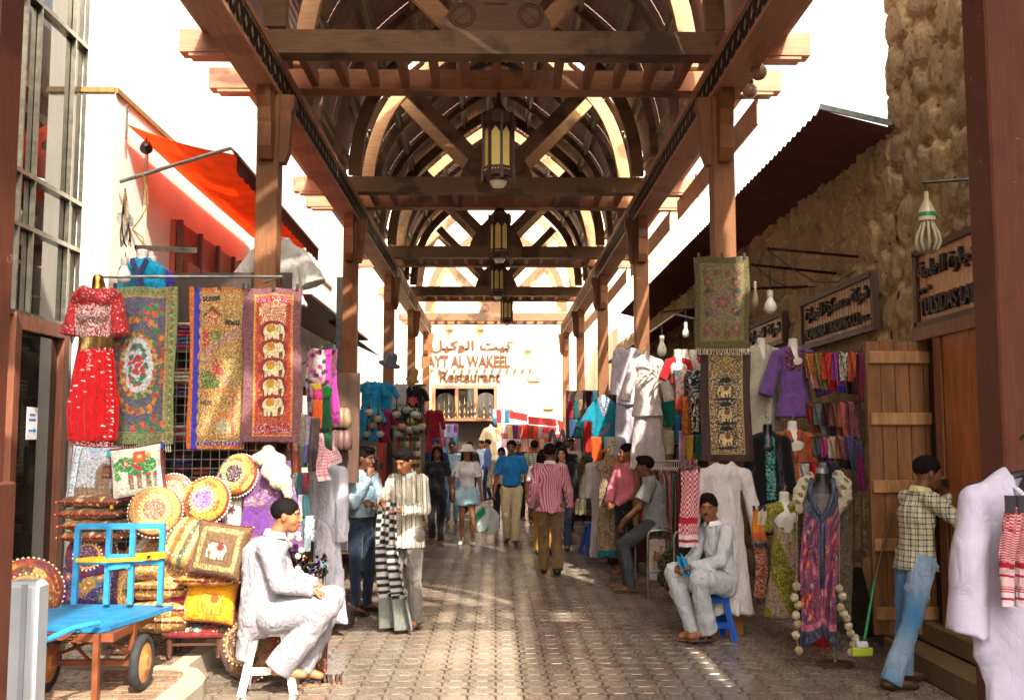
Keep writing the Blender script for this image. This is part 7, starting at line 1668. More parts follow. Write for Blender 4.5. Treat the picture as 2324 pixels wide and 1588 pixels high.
for k in range(7): m.tube([(c.x-.15+k*.05,7.88,.35),(c.x-.15+k*.05,7.88,.72)],.004,4); m.tube([(c.x-.16,7.88,.35+k*.06),(c.x+.16,7.88,.35+k*.06)],.004,4)
m.build('frame','metal',wb,True)
m=MB(); r_=np.random.default_rng(9)
for k in range(220): q=(c.x+r_.uniform(-.15,.18),7.88+r_.uniform(-.08,.05),.72+r_.uniform(0,.22)*(1-abs(r_.uniform(-1,1)))); m.ball(q,.013,6,4,col=['#4a2a6a','#2a6a6a','#7a4a2a','#8a7a3a','#2a2440'][k%5],jit=.3)
m.build('sequin_belts','brass',wb)
pnb=MB('#4a3a30'); 
c=at(745,960,9.8)
bgk=thing('bag_rack','rows of brown leather pouches hanging behind the floral scarf','bags')
for i in range(5):
    q=at(738+i*12,925,9.9); MB('#8a7458').lathe([(.0,-.20),(.045,-.19),(.06,-.12),(.045,-.03),(.02,.0)],10,tuple(q)).build('pouch','leather',bgk,'all')
    q=at(735+i*13,975,9.9); MB('#6a4a48').lathe([(.0,-.20),(.05,-.19),(.06,-.12),(.045,-.03),(.02,.0)],10,tuple(q)).build('pouch','leather',bgk,'all')
MB('#5a3f30').box((at(765,950,10.1).x,10.1,1.9),(.45,.05,1.1)).build('board','fine_wood',bgk)
# ---------- brass ware between the two men ----------
def urn(x,y,Y,h,label,cols=None,col='#9a7a44'):
    c=at(x,y,Y); s=h/1.0; q=[(.09,0),(.095,.02),(.03,.05),(.03,.10),(.09,.20),(.12,.30),(.11,.40),(.04,.47),(.03,.52),(.05,.56),(.03,.60),(.025,.78),(.045,.82),(.02,.86),(.012,.96),(.0,1.0)]
    o=single(MB(col).lathe([(a*s,b*s) for a,b in q],18),'brass_urn','brass',label,'urn',group='brass urns and water pipes beside the red cabinet',smooth='all'); o.location=(c.x,Y,c.z); return o
gy=gnd(858,1300).y
urn(858,1297,gy,.62,'engraved grey brass urn standing on the ground between the two standing men',col='#7a7468'); urn(852,1210,gy+.1,.42,'brass water pipe on the shelf above the engraved urn'); urn(868,1208,gy+.2,.36,'smaller brass water pipe to the right on the shelf above the engraved urn',col='#8a6a3a'); urn(846,1296,gy+.4,.5,'dark brass urn at the back left beside the jeans of the blue-shirted man',col='#5a4a30'); urn(862,1152,gy+.5,.35,'brass pot at the top behind the blue-shirted man',col='#a88a50')
m=thing('display_stand','low wooden stand holding the brass water pipes','stand',(0,0,0)); c=at(858,1215,gy+.15); MB('#5a3a28').box((c.x,gy+.25,c.z-.01),(.34,.35,.03)).build('shelf','fine_wood',m)
for s in(-1,1): MB('#5a3a28').box((c.x+s*.15,gy+.3,c.z/2),(.03,.3,c.z-.03)).build('leg','fine_wood',m)
rb=thing('red_cabinet','bright red metal fire cabinet standing beside the column plinth','cabinet',(0,0,0)); c=gnd(862,1205); MB('#a81e14').box((at(861,1100,18.6).x,18.6,.86),(.20,.45,1.72),bev=.01).build('case','paint',rb); MB('#1a1414').box((at(866,1060,18.35).x,18.36,1.3),(.08,.01,.12)).build('panel','paint',rb); 
# ---------- t-shirts, hats, lamps, slippers on the left, mid distance ----------
def tee(label,x,y,Y,H,col,mark=None,cap=None,group=None):
    o=garment('tee_shirt',label,'t-shirt',x,y,Y,H,col,sleeve=.20,sw=.20,body=.19,sang=.10,bustc=None,q=1.5,flare=.01,hanger=False,neck='round',group=group)
    for t_,u,v,w_,h_,cc in (mark or []): lettering(t_,o,(u,-.14,v),(1,0,0),w_,h_,.01,cc,'plastic')
    return o
tee('turquoise t-shirt at the top left of the shirt display',842,870,19,.60,'#1a86b5',[('DUBAI',-.08,-.2,.16,.04,'#6a7a3a')]); tee('turquoise t-shirt half hidden by the third left column',868,872,19.2,.60,'#1a86b5'); tee('turquoise t-shirt in the lower row',838,928,18.9,.6,'#1f90c0'); tee('crimson t-shirt in the lower row beside the column',864,932,19,.6,'#8a1a44')
tee('white t-shirt printed DUBAI to the right of the third left column',908,875,20,.62,'#b5b0ac',[('DUBAI',-.12,-.42,.24,.06,'#2a3a4a')]); 
o=tee('black t-shirt with a red leaf and white lettering',938,880,20,.66,'#141416',[('CANADA',-.13,-.46,.26,.06,'#e8e4e0')]); MB('#c02028').prism([(0,-.16),(.03,-.20),(.09,-.19),(.07,-.25),(.11,-.28),(.04,-.32),(.02,-.36),(-.02,-.36),(-.04,-.32),(-.11,-.28),(-.07,-.25),(-.09,-.19),(-.03,-.20)],.012,plane='xz',off=-.145).build('leaf_print','plastic',o)
o=tee('navy t-shirt reading I love DUBAI',905,932,19.9,.55,'#1a1f38',[('I',-.13,-.22,.02,.07,'#e8e4e0'),('DUBAI',-.13,-.34,.24,.06,'#e8e4e0')]); MB('#c02030').prism([(.0,-.20),(.03,-.17),(.05,-.19),(.0,-.27),(-.05,-.19),(-.03,-.17)],.012,plane='xz',off=-.145).build('heart_print','plastic',o)
for i,(x,y,s,cc) in enumerate(((884,826,.8,'#5c6066'),(936,862,.5,'#a8804a'))):
    o=single(MB(cc).lathe([(.26*s,-.02),(.27*s,0),(.16*s,.04),(.15*s,.16),(.11*s,.22),(.01,.24)],18),'felt_hat','cloth','%s hat from left hanging above the t-shirt display'%O_[i],'hat',group='hats above the t-shirts',smooth='all'); o.location=at(x,y,19); o.rotation_euler=(.3,.3,0)
lampxy=[(838,935),(845,965),(833,985),(858,950),(862,985),(900,940),(912,968),(923,930),(932,955),(941,940),(930,975),(950,945),(944,972),(957,968),(905,985)]
for i,(x,y) in enumerate(lampxy):
    Y=18.3+(i%3)*.2; c=at(x,y,Y); root=thing('mosaic_lamp','small mosaic globe lamp, number %s from left in the hanging cluster'%O_[sorted(lampxy).index((x,y))] ,'lamp',tuple(c),0,'mosaic lamps hanging in front of the t-shirts')
    MB(['#b5a89a','#a8746a','#8a8a80','#a89a6a','#9aa8a0'][i%5]).ball((0,0,0),(.085,.085,.075),12,8).build('globe','ceramic',root,'all'); MB('#5a4a2a').lathe([(.05,.06),(.02,.09),(.015,.12),(.005,.35)],8).lathe([(.0,-.13),(.02,-.10),(.045,-.065)],8).build('fitting','brass',root,True)
for rr,(y,cc) in enumerate(((1003,('#a81a20','#2a7a3a','#b5a890')),(1025,('#a88a6a','#b56a4a','#c8b89a')),(1045,('#a8923a','#b5a04a','#9a8a5a')),(1062,('#a8923a','#8a7a4a','#b5a04a')))):
    for k in range(6):
        o=single(MB(cc[k%3]).lathe([(.0,-.13),(.02,-.125),(.045,-.07),(.05,0),(.04,.07),(.035,.1),(.0,.12)],10).lathe([(.0,.0),(.03,.0),(.028,.07)],10,(0,-.03,.02),col='#3a241c'),'slipper','leather','%s slipper from left in row %s of the slipper wall'%(O_[k],['one','two','three','four'][rr]),'slipper',group='curled slippers in rows on the left',smooth='all'); o.location=at(908+k*8.2,y,18.6); o.scale=(1,.5,1)
single(MB('#6a5a4a').box((at(928,1040,18.8).x,18.8,1.25),(.6,.04,1.6)),'slipper_board','fine_wood','brown board the curled slippers hang on','board')
# shelves of stock behind, along the left wall
def stock(label,x0,x1,y0,y1,Y,rows,pal,seed,cat='shelving',dim=1.0):
    a=at(x0,y0,Y);b=at(x1,y1,Y); r=np.random.default_rng(seed); root=thing('stock_shelves',label,cat,(0,0,0))
    MB('#3a2a20').box(((a.x+b.x)/2,Y+.22,(a.z+b.z)/2),(b.x-a.x,.03,a.z-b.z)).build('back','fine_wood',root)
    for i in range(rows):
        z=b.z+(a.z-b.z)*i/rows; MB('#4a3628').box(((a.x+b.x)/2,Y,z),(b.x-a.x,.4,.02)).build('shelf','fine_wood',root); x=a.x+.02; h=(a.z-b.z)/rows-.04; m=MB()
        while x<b.x-.06:
            w_=r.uniform(.06,.16); hh=h*r.uniform(.5,.98); m.box((x+w_/2,Y-.05,z+hh/2+.012),(w_*.92,.25,hh),col=np.array(hx(pal[r.integers(len(pal))]))*dim,bev=.012); x+=w_
        m.build('goods','cloth',root)
    return root
P1=['#3a3a42','#6a6a6a','#8a7a5a','#2f2a28','#a89a80','#4a4a50','#5a3a2a']; P2=['#a82a4a','#2a5a9a','#c88a2a','#3a7a5a','#7a3a8a','#c8b8a0','#8a1a2a','#2a2a4a','#d06a8a']
stock('dim shelves of metal souvenirs behind the mosaic lamps',826,872,985,1180,19.6,7,P1,3); stock('crowded shelves of small goods at the back of the slipper stall',895,962,870,1180,21,9,P1,4); stock('shop shelves full of coloured cloth behind the second left column',735,800,880,1250,12.6,9,P1,5); stock('bright textile shelves beside the fourth left column',950,985,935,1100,24.5,6,P2,6); stock('dark shop shelves behind the man with his hand at his chin',790,850,1000,1330,13.2,8,['#5a4630','#7a5a34','#3a2a22','#8a6a3a','#2a2a30','#6a3a2a'],7)
tee('black hooded top above the textile shelves on the left',966,935,24,.7,'#2a1a2a'); 
for i,(x,y,H,cc,lb) in enumerate(((985,930,1.0,'#8a1424','dark red dress hanging left of the far window'),(975,990,1.4,'#5a1a3a','long plum dress hanging by the far left column'),(962,1000,1.2,'#3a1a4a','purple dress hanging behind the slipper wall'))): garment('hanging_dress',lb,'dress',x,y,23.5+.3*i,H,cc,sleeve=.4,sw=.16,body=.15,flare=.08,bustc=None,q=1.6,hanger=False,neck='round')
# green awning on left
ga=thing('green_awning','dark green cloth awning on a metal strut over the t-shirt stall','awning'); g0=at(873,738,19.5);g1=at(928,800,21.5)
MB('#24443a').prism([(16.0,3.95),(23.5,3.95),(23.5,3.9),(16.0,3.9)],.02,plane='yz',off=-3.6).add([(-3.62,17.5,4.15),(-3.62,24,4.15),(-2.75,24,3.75),(-2.75,17.5,3.75)],[(0,1,2,3),(3,2,1,0)]).build('canvas','thin_cloth',ga)
MB('#b5b2a8').tube([(-3.6,18.2,3.1),(-2.75,18.2,3.72)],.018,6).build('strut','metal',ga,True)
# ================= RESTAURANT AND FAR END =================
YR=37.0
rs_=thing('restaurant_building','sunlit cream restaurant building closing the far end of the street','building')
MB('#d8c8ae').box((0,YR+2,5.5),(26,4,11)).build('wall','plaster',rs_)
MB('#e6d2b0').box((0,YR-.04,8.6),(26,.12,.25)).build('cornice','plaster',rs_)
c1=at(983,838,YR-.06);c2=at(1158,806,YR-.06); Wd=c2.x-c1.x
lettering('BAYT AL WAKEEL',rs_,(at(957,838,YR).x,YR-.02,at(980,833,YR).z),(1,0,0),at(1158,838,YR).x-at(957,838,YR).x,at(980,806,YR).z-at(980,833,YR).z,.05,'#5f3216',bold=.03)
lettering('Restaurant',rs_,(at(998,868,YR).x,YR-.02,at(998,867,YR).z),(1,0,0),at(1136,868,YR).x-at(998,868,YR).x,at(998,842,YR).z-at(998,867,YR).z,.05,'#5f3216',bold=.02)
lettering(ar('بيت الوكيل'),rs_,(at(977,800,YR).x,YR-.02,at(977,800,YR).z),(1,0,0),at(1158,800,YR).x-at(977,800,YR).x,at(977,772,YR).z-at(977,800,YR).z,.05,'#5f3216',bold=.03)
lettering(ar('مطعم'),rs_,(at(1150,772,YR).x,YR-.02,at(1150,779,YR).z),(1,0,0),at(1168,800,YR).x-at(1148,800,YR).x,.12,.06,'#7a4a30')
for k in range(15):
    c=at(958+k*17.0 if False else 963+k*17.2,848-(6 if k<1 else 8),YR); MB('#8a5a3a').tube([(c.x,YR+.1,c.z),(c.x-.0,YR-.38,c.z)],.055,8).build('beam_end','fine_wood',rs_,True)
# big window
wa=at(985,878,YR);wb_=at(1125,952,YR)
wf=thing('restaurant_window','wide dark window with horseshoe arches and a display of water pipes','window') if False else None
MB('#2a2c24').box(((wa.x+wb_.x)/2,YR-.03,(wa.z+wb_.z)/2),(wb_.x-wa.x,.04,wa.z-wb_.z)).build('window_pane','tinted_glass',rs_)
f=MB('#9a6a4a'); L_=wb_.x-wa.x
for x in(wa.x,wa.x+L_*.37,wa.x+L_*.68,wb_.x): f.box((x,YR-.08,(wa.z+wb_.z)/2),(.12,.12,wa.z-wb_.z+.12))
for z in(wa.z,wb_.z): f.box(((wa.x+wb_.x)/2,YR-.082,z),(L_+.1,.11,.12))
f.build('window_frame','fine_wood',rs_)
for cx_ in(wa.x+L_*.19,wa.x+L_*.84):
    m=MB('#d8d0bc'); rr=.42; zc=wa.z-.62; pts=[(cx_+rr*math.cos(t),zc+rr*math.sin(t)) for t in np.linspace(-.6,PI+.6,20)]
    for i in range(19):
        (x0,z0),(x1,z1)=pts[i],pts[i+1]; m.add([(x0,YR-.07,z0),(x1,YR-.07,z1),(x1+(x1-cx_)*.0,YR-.07,wa.z-.06 if z1>zc else z1),(x0,YR-.07,wa.z-.06 if z0>zc else z0)],[(0,1,2,3),(3,2,1,0)])
    m.build('arch_surround','plaster',rs_)
for i,x in enumerate((996,1008,1018,1033,1043,1054,1062,1070,1078,1098,1112)):
    c=at(x,950,YR-.6); s=.55+.25*((i*.37)%1); q=[(.10,0),(.11,.02),(.03,.08),(.07,.2),(.08,.3),(.025,.42),(.02,.6),(.05,.66),(.02,.72),(.01,.95),(.0,1.0)]
    o=single(MB(['#a8a090','#b59a5a','#8a8a8a','#9a7a50'][i%4]).lathe([(a*s,b*s) for a,b in q],12),'water_pipe','brass','%s water pipe from left on the restaurant window sill'%O_[i],'water pipe',group='water pipes lined up on the restaurant sill',smooth='all'); o.location=(c.x,YR-.5,wb_.z+.05)
MB('#8a5a40').box(((wa.x+wb_.x)/2,YR-.45,wb_.z-.02),(L_+.2,.8,.08)).build('window_sill','fine_wood',rs_)
for (x,y,w_,h_) in ((592,0,0,0),): pass
for x in(1022,1092): c=at(x,735,YR); MB('#a87a50').box((c.x,YR-.2,c.z),(.22,.4,.5)).build('beam_end','fine_wood',rs_)
for (x,y,w_,h_) in((1213,860,.45,.14),(1245,925,.35,.10)): c=at(x,y,YR); MB('#c8a080').box((c.x,YR-.06,c.z),(w_,.12,h_)).build('vent','plaster',rs_)
c=at(1200,790,YR); cm=thing('security_camera','white security camera box on the restaurant wall','camera',tuple(c)); MB('#d0b8a0').box((0,-.2,0),(.25,.3,.22),bev=.02).build('housing','plastic',cm); MB('#5a5048').tube([(.1,-.15,.12),(.5,-.15,.14)],.02,6).build('bracket','metal',cm)
# low shop wall left & right sides far
MB('#efe2cc').box((-6.5,32,3),(5,8,6)).build('side_wing','plaster',rs_)
rw=thing('pale_side_building','pale plastered building beyond the end of the coral wall on the right','building'); MB('#e8d6ba').box((6.3,33.5,2.6),(5.2,7,5.2)).build('wall','plaster',rw); MB('#5a3a28').box((3.66,32.5,1.5),(.06,1.4,2.2)).build('door','fine_wood',rw)
# opening below window, its shade put in as a dark panel
MB('#2a1f1a').box((at(1062,1000,YR).x,YR-.05,1.25),(1.9,.08,2.4)).build('doorway','fine_wood',rs_); 
# racks of scarves at far end
def frow(tag_,x0,x1,n,y0,y1,Y,pal,seed,group,pats=None):
    r=np.random.default_rng(seed)
    for i in range(n):
        xa=x0+(x1-x0)*i/n; xb=x0+(x1-x0)*(i+1)/n; c=pal[i%len(pal)]
        scarf('%s folded scarf from left in %s'%(O_[i],tag_),xa,xb+.6,y0,y1,Y,c,None if r.random()<.6 else pal[(i+3)%len(pal)],.65,(pats[i%len(pats)] if pats else None),group,res=.45,back=.3)
GF='folded scarves on the far racks'
frow('the top lilac row by the left end column',1008,1036,4,962,992,31,['#9a93b5','#6a6a78','#8a86c0','#6a2a78'],1,GF)
frow('the middle row by the left end column',990,1036,6,992,1030,31,['#3a4a78','#a82a3a','#4a3a6a','#6a6460','#2a2c38','#1a86a8'],2,GF)
frow('the lowest row by the left end column',1012,1036,3,1030,1062,31,['#6a7a90','#b5a820','#c83a8a'],3,GF)
frow('the small row right of the window',1118,1164,5,928,960,33,['#8ab0b8','#b52a30','#b89ac0','#1a6a98','#b55a4a'],4,GF)
frow('the upper long row under the red strip awning',1128,1290,14,963,994,33,['#b59a70','#c8a8c0','#c8b878','#5a2a80','#a8584a','#c8302a','#8a3a2a','#c04a3a','#b5a0b0','#b53a3a','#b5284a','#7a2a3a','#b59080','#a83a5a'],5,GF)
frow('the middle long row under the red strip awning',1126,1285,13,994,1026,33,['#c8c0c0','#d0a8b8','#b8b0c0','#b58a90','#a8786a','#a88a80','#b5a098','#b56a4a','#c8988a','#a8503a','#c8a8a0','#b58078','#c0a0a0'],6,GF)
frow('the lower long row under the red strip awning',1122,1280,12,1026,1058,33,['#a8a8c0','#3a3a48','#a8989a','#2a4a98','#b58aa0','#8a5a78','#c89a98','#6a7a98','#b54a48','#9a8a78','#c87868','#b59aa8'],7,GF)
frow('the lowest long row near the ground',1126,1270,9,1058,1100,33,['#2a2f60','#b5889a','#a8a8b8','#8a2a3a','#c8b8a8','#4a5a8a','#a87a78','#5a3a6a','#b5a090'],17,GF)
rk2=thing('far_scarf_rack','dark frame the far scarves hang from at the end of the street','rack'); 
for xa,xb,yt,Y in((1118,1292,962,33.05),(985,1040,960,31.05)):
    a=at(xa,yt,Y);b=at(xb,yt,Y); MB('#6a4a3a').box(((a.x+b.x)/2,Y+.15,(a.z)/2),(b.x-a.x,.04,a.z)).build('back_panel','fine_wood',rk2)
ra2=thing('red_strip_awning','faded red strip awning with white edging over the far scarf racks','awning')
for (x0,y0,x1,y1) in((1158,932,1196,946),(1198,944,1262,957),(1264,952,1290,966)):
    a=at(x0,y0,32.6);b=at(x1,y1,32.6); m=MB('#b5383a'); m.add([tuple(a),(b.x,b.y,b.z+.10),(b.x,b.y-.5,b.z-.18),(a.x,a.y-.5,a.z-.28)],[(0,1,2,3),(3,2,1,0)]); m.build('canvas','thin_cloth',ra2); MB('#e0d0cc').tube([(a.x,a.y-.5,a.z-.28),(b.x,b.y-.5,b.z-.18)],.02,5).build('edging','cloth',ra2)
garment('cream_dress','cream dress on a mannequin in front of the far scarf racks','dress',1114,970,31.5,1.1,'#c8b490',sleeve=.35,sw=.19,body=.17,flare=.10,wide=.05,q=1.6,hlow=.3,seed=21); garment('black_red_dress','black dress with a red embroidered skirt on the far right mannequin','dress',1265,972,30.5,1.25,'#1c1518',sleeve=.35,sw=.17,body=.15,flare=.08,q=1.5,colfn=lambda V,C:emb(['#b5303a','#c85a4a'],(-.75,-1.2),.09,.9)(V,vneck_emb(['#b5303a'],.25)(V,C)),seed=22)
garment('pink_dress','hot pink long dress hanging right of the black and red dress','dress',1285,985,31,1.3,'#c01a78',sleeve=.3,sw=.14,body=.13,flare=.06,bustc=None,q=1.7,hanger=False,seed=23)
# ---------- right mid distance ----------
GM='folded scarves on the middle right racks'
frow('the top row behind the teal kaftan',1330,1404,6,886,924,21,['#4a1a30','#1f5a66','#3a2030','#3a2a40','#5a6048','#5a2030'],8,GM)
frow('the second row behind the teal kaftan',1326,1404,6,926,968,21,['#5a5a60','#7a7a80','#6a5a58','#6a2a3a','#5a4a48','#66605c'],9,GM,[['#3a3a40','#9a9aa0']])
frow('the third row behind the teal kaftan',1326,1404,6,990,1050,21,['#a8241a','#b58a80','#c0501a','#7a4a3a','#a8b8c8','#8a7a5a'],10,GM)
frow('the top row near the fifth right column',1288,1326,3,905,950,25,['#8a1a2c','#1a5058','#8a6a4a'],11,GM); frow('the second row near the fifth right column',1292,1332,3,950,992,25,['#3a4a78','#2a7a78','#a88a70'],12,GM); frow('the third row near the fifth right column',1292,1332,3,994,1040,25,['#7a1a2a','#b58a80','#2a3a6a'],13,GM)
rk3=thing('middle_scarf_rack','dark back panel behind the scarf rows near the teal kaftan','rack'); a=at(1285,885,25.2);b=at(1334,1150,25.2); MB('#4a3428').box(((a.x+b.x)/2,25.4,a.z/2),(b.x-a.x,.04,a.z)).build('back_panel','fine_wood',rk3); a=at(1324,884,21.2);b=at(1410,1150,21.2); MB('#4a3428').box(((a.x+b.x)/2,21.4,a.z/2),(b.x-a.x,.04,a.z)).build('back_panel','fine_wood',rk3)
garment('teal_kaftan','loose teal kaftan with a patterned V neck on a white bust','kaftan',1369,908,18.6,.80,'#117f96',sleeve=.50,sw=.16,body=.20,flare=.06,sang=.17,wide=.12,q=1.2,colfn=lambda V,C:vneck_emb(['#3a4a8a','#a83a4a','#c8a8a0'],.26)(V,np.where(((V[:,0]*1.2-V[:,2]-.55)%.9<.07)[:,None]&(V[:,2]<-.45)[:,None],np.array(hx('#a8506a')),C)),seed=31)
garment('white_outfit','white tunic and wide white trousers on a bust hanging on the second right column','outfit',1467,812,12.9,.76,'#c9bcb8',sleeve=.50,sw=.17,body=.16,flare=.04,sang=.12,wide=.03,legs=('#bfb2b2',.68,.06),q=1.0,neck='v',seed=32,bustc='#c8b8b0')
garment('white_outfit','second white shirt and trousers hanging behind the white tunic outfit','outfit',1422,790,14.0,.80,'#b8b0bc',sleeve=.6,sw=.14,body=.14,flare=.02,sang=.06,legs=('#aca6b4',.75,.02),q=1.3,bustc=None,hanger=False,seed=33)
scarf('teal green length of cloth beside the white outfit',1503,1529,890,968,13.2,'#0f7a6c','#0f6a5a',.5,None,GM); scarf('cream folded cloth under the teal green length',1503,1529,975,1030,13.15,'#a8a488',None,.6,None,GM)
for lb,x0,x1,yt,yb,Y,a,b,pt in (('grey scarf with red flowers',1530,1560,838,930,10.9,'#3a4044','#a83a2a',['#5a6064','#a8402a','#3a5a58']),('black and white patterned scarf',1560,1590,838,905,10.8,'#1a1c20',None,['#b5b8b8','#2a2c30']),('orange brown paisley scarf',1548,1568,898,985,10.75,'#a8581c',None,['#8a4a1a','#c06a24']),('black scarf with white loops',1566,1584,896,980,10.7,'#1a1614',None,['#d0c8b8','#1a1614']),('blue length of cloth',1532,1552,940,1000,10.95,'#1a5f8a',None,None),('mustard folded scarf',1556,1576,985,1058,10.7,'#a88024',None,['#b58a30']),('dark teal folded scarf',1575,1592,985,1045,10.65,'#1f4a48',None,['#2a5a4a']),('pale pink fringed scarf',1540,1556,975,1058,10.8,'#a87890',None,['#b58a9c']),('red and white speckled scarf',1560,1582,1040,1092,10.6,'#8a3a48',None,['#c8a8a8','#8a2a3a'])):
    scarf('%s hanging left of the three-elephant tapestry'%lb,x0,x1,yt,yb,Y,a,b,.7,pt,'patterned scarves left of the column tapestries')
# busts row at the top (red, white, magenta)
for i,(x,cc) in enumerate(((1538,'#a81a24'),(1555,'#b5a898'),(1572,'#a81a5a'))): garment('small_top','%s top on a cream bust in the row above the patterned scarves'%['scarlet','beige','magenta'][i],'top',x,812,11.6+.1*i,.30,cc,sleeve=.2,sw=.11,body=.10,q=1.4,hanger=False,seed=40+i,hlow=.15)
# coat hangers
for i,(x,y) in enumerate(((1470,845),(1483,838),(1496,850),(1512,835),(1525,845),(1540,830))):
    c=at(x,y,12.8); o=single(MB('#cfc6b4').tube([(-.20,0,-.10),(0,0,.0),(.20,0,-.10),(-.20,0,-.10)],.010,5).tube([(0,0,0),(0,0,.06),(.03,0,.09),(.0,0,.11)],.006,5),'coat_hanger','plastic','%s empty white coat hanger from left on the rod above the clothes rail'%O_[i],'hanger',group='empty hangers over the clothes rail',smooth=True); o.location=c; o.rotation_euler=(0,0,.6+.3*i)
# clothes rail with many garments
cr=thing('clothes_rail','chrome clothes rail crowded with bright garments behind the pink-shirted man','clothes rail',(0,0,0)); a=at(1440,1048,12.9);b=at(1560,1045,12.2)
MB('#b5b2a8').tube([tuple(a),tuple(b)],.014,8).tube([tuple(a),(a.x,a.y,0)],.014,8).tube([tuple(b),(b.x,b.y,0)],.014,8).build('rail','metal',cr,True)
pal=['#8a6a1a','#a8243a','#3a1a4a','#b58a2a','#8a2a5a','#2a5a4a','#c8b8a8','#a83a2a','#2a4a8a','#b5502a','#5a1a2a','#8a8a3a','#c03a5a','#c8aaa0','#3a3a5a','#a86a2a','#c05a6a','#2a7a8a']
for i in range(26):
    t=i/25; x=a.x+(b.x-a.x)*t; y=a.y+(b.y-a.y)*t; L_=.75+.15*math.sin(i*2.1); cc=np.array(hx(pal[i%len(pal)]))
    g=thing('rail_garment','garment %s along the crowded clothes rail, counted from the pink-shirted man'%(('number '+O_[i]) if i<16 else 'number '+['seventeenth','eighteenth','nineteenth','twentieth','twenty-first','twenty-second','twenty-third','twenty-fourth','twenty-fifth','twenty-sixth'][i-16]),'garment',(x,y,a.z),0,'garments on the crowded clothes rail')
    m=MB()
    def fn(U,V):
        yy=(U-.5)*.42*(.55+.45*np.minimum(1,V*4)); return np.stack([.012*np.sin(U*11+i)+.03*(V-.5)*math.sin(i),yy,-.07-L_*V-.06*np.abs(U-.5)*2*(V<.05)],-1),np.tile(cc,U.shape+(1,))*(.85+.25*((np.sin(V*37+i)+np.sin(U*29))>.6))[...,None]
    m.grid(fn,12,22,thick=.012); m.build('cloth','cloth',g,'all'); MB('#cfc8b8').tube([(0,-.16,-.09),(0,0,-.05),(0,.16,-.09)],.006,4).tube([(0,0,-.05),(0,0,.0),(0.0,.02,.02)],.004,4).build('hanger','plastic',g)
# dresses at 1345-1410
longrobe('narrow_white_robe','narrow white robe on a stand beside the blue stool',1357,1050,14.6,1.35,'#b5a8a8',sw=.12,sleeve=.45,hem=.13,sang=.03,seed=14,q=1.2,body=.10)
def lp_dress(name,label,x,y,Y,H,cols,base,hem=.13): 
    c=at(x,y,Y); root=thing(name,label,'dress',(c.x,Y,c.z)); P=[cone((0,0,-.05),(0,0,-.4),.11,.10,.03,flat=.6,n=(0,1,0)),cone((0,0,-.4),(0,0,-H),.10,hem,.04,flat=.6,n=(0,1,0),cut=True),cone((-.11,0,-.05),(.11,0,-.05),.04,None,.04)]
    V_,F_=sdf(P,.013,adds(folds(.006,.8,3),vfolds(.014,7,2,-.3,-H))); r=np.random.default_rng(3); pal=np.array([hx(q) for q in cols]); C=np.tile(hx(base),(len(V_),1)); k=r.random(len(V_))<.55; C[k]=pal[r.integers(0,len(pal),k.sum())]; C[V_[:,2]<-H+.08]=hx(cols[-1]); meshof(V_,F_,C).build('garment','cloth',root,'all'); MB('#8a8a86').tube([(0,0,.0),(0,0,.12)],.008,6).build('hook','metal',root); return root
lp_dress('leopard_dress','leopard print dress with a teal hem hanging beside the pink-shirted man','1'and 1377,1050,13.6,1.25,['#8a6a4a','#2a1e16','#a8845c','#166a78'],'#a08060'); lp_dress('dark_print_dress','dark plum printed dress behind the pink-shirted man',1398,1055,13.9,1.35,['#4a2030','#8a6a70','#2a1a20'],'#3a1a28')
lp_dress('olive_shawl','olive and purple patterned shawl hanging at the edge of the far crowd on the right',1325,1035,16.5,.95,['#5a5a2a','#3a2a4a','#2a2a2a','#6a5a3a'],'#3f3a28',.14); lp_dress('purple_shawl','dark purple and green shawl hanging beside the olive shawl',1313,1060,17.2,.9,['#3a2a4a','#2a3a2a','#4a2a3a'],'#2f2430',.14)
scarf('orange cloth hanging below the teal kaftan',1341,1366,990,1062,17.5,'#c0501a',None,.5,None,GM); scarf('pale blue white cloth glowing under the teal kaftan',1372,1390,990,1035,17.6,'#b5d0e0',None,.5,None,GM); scarf('red cloth hanging left of the orange cloth',1326,1342,955,1030,17.8,'#a81e14',None,.5,None,GM)
pc=MB('#c8bca0').box((0,0,0),(.26,.012,.24)); 
for k in range(3): pc.box((0,-.008,.05-.05*k),(.17-.04*k,.004,.014),col='#5a5048')
o=single(pc,'price_card','plastic','cream handwritten price card beside the camel toy','card'); o.location=at(1400,1010,14.2)
# camel toy
cm=thing('toy_camel','tan plush toy camel held up beside the pink-shirted man','toy',tuple(at(1405,1045,13.6)))
P=[ell((.06,0,-.02),(.15,.07,.08),.03),ell((.06,0,.07),(.07,.05,.07),.04),cone((-.07,0,.0),(-.17,0,.04),.04,.03,.03),cone((-.17,0,.04),(-.15,0,.13),.03,.028,.02),cone((-.15,0,.15),(-.22,0,.13),.033,.022,.02)]
for x_,y_ in((-.03,-.04),(-.03,.04),(.15,-.04),(.15,.04)): P.append(cone((x_,y_,-.05),(x_+.0,y_,-.21),.028,.022,.02)); P.append(ell((x_-.01,y_,-.22),(.03,.025,.02),.01))
P+=[ell((-.13,-.02,.19),(.012,.01,.02),.005),ell((-.13,.02,.19),(.012,.01,.02),.005)]
V_,F_=sdf(P,.009); meshof(V_,F_,np.tile(hx('#a87444'),(len(V_),1))).build('body','fur',cm,'all')
MB('#5a4a40').tube([(.06,0,-.08),(.06,.0,-.5)],.01,6).build('stick','metal',cm)
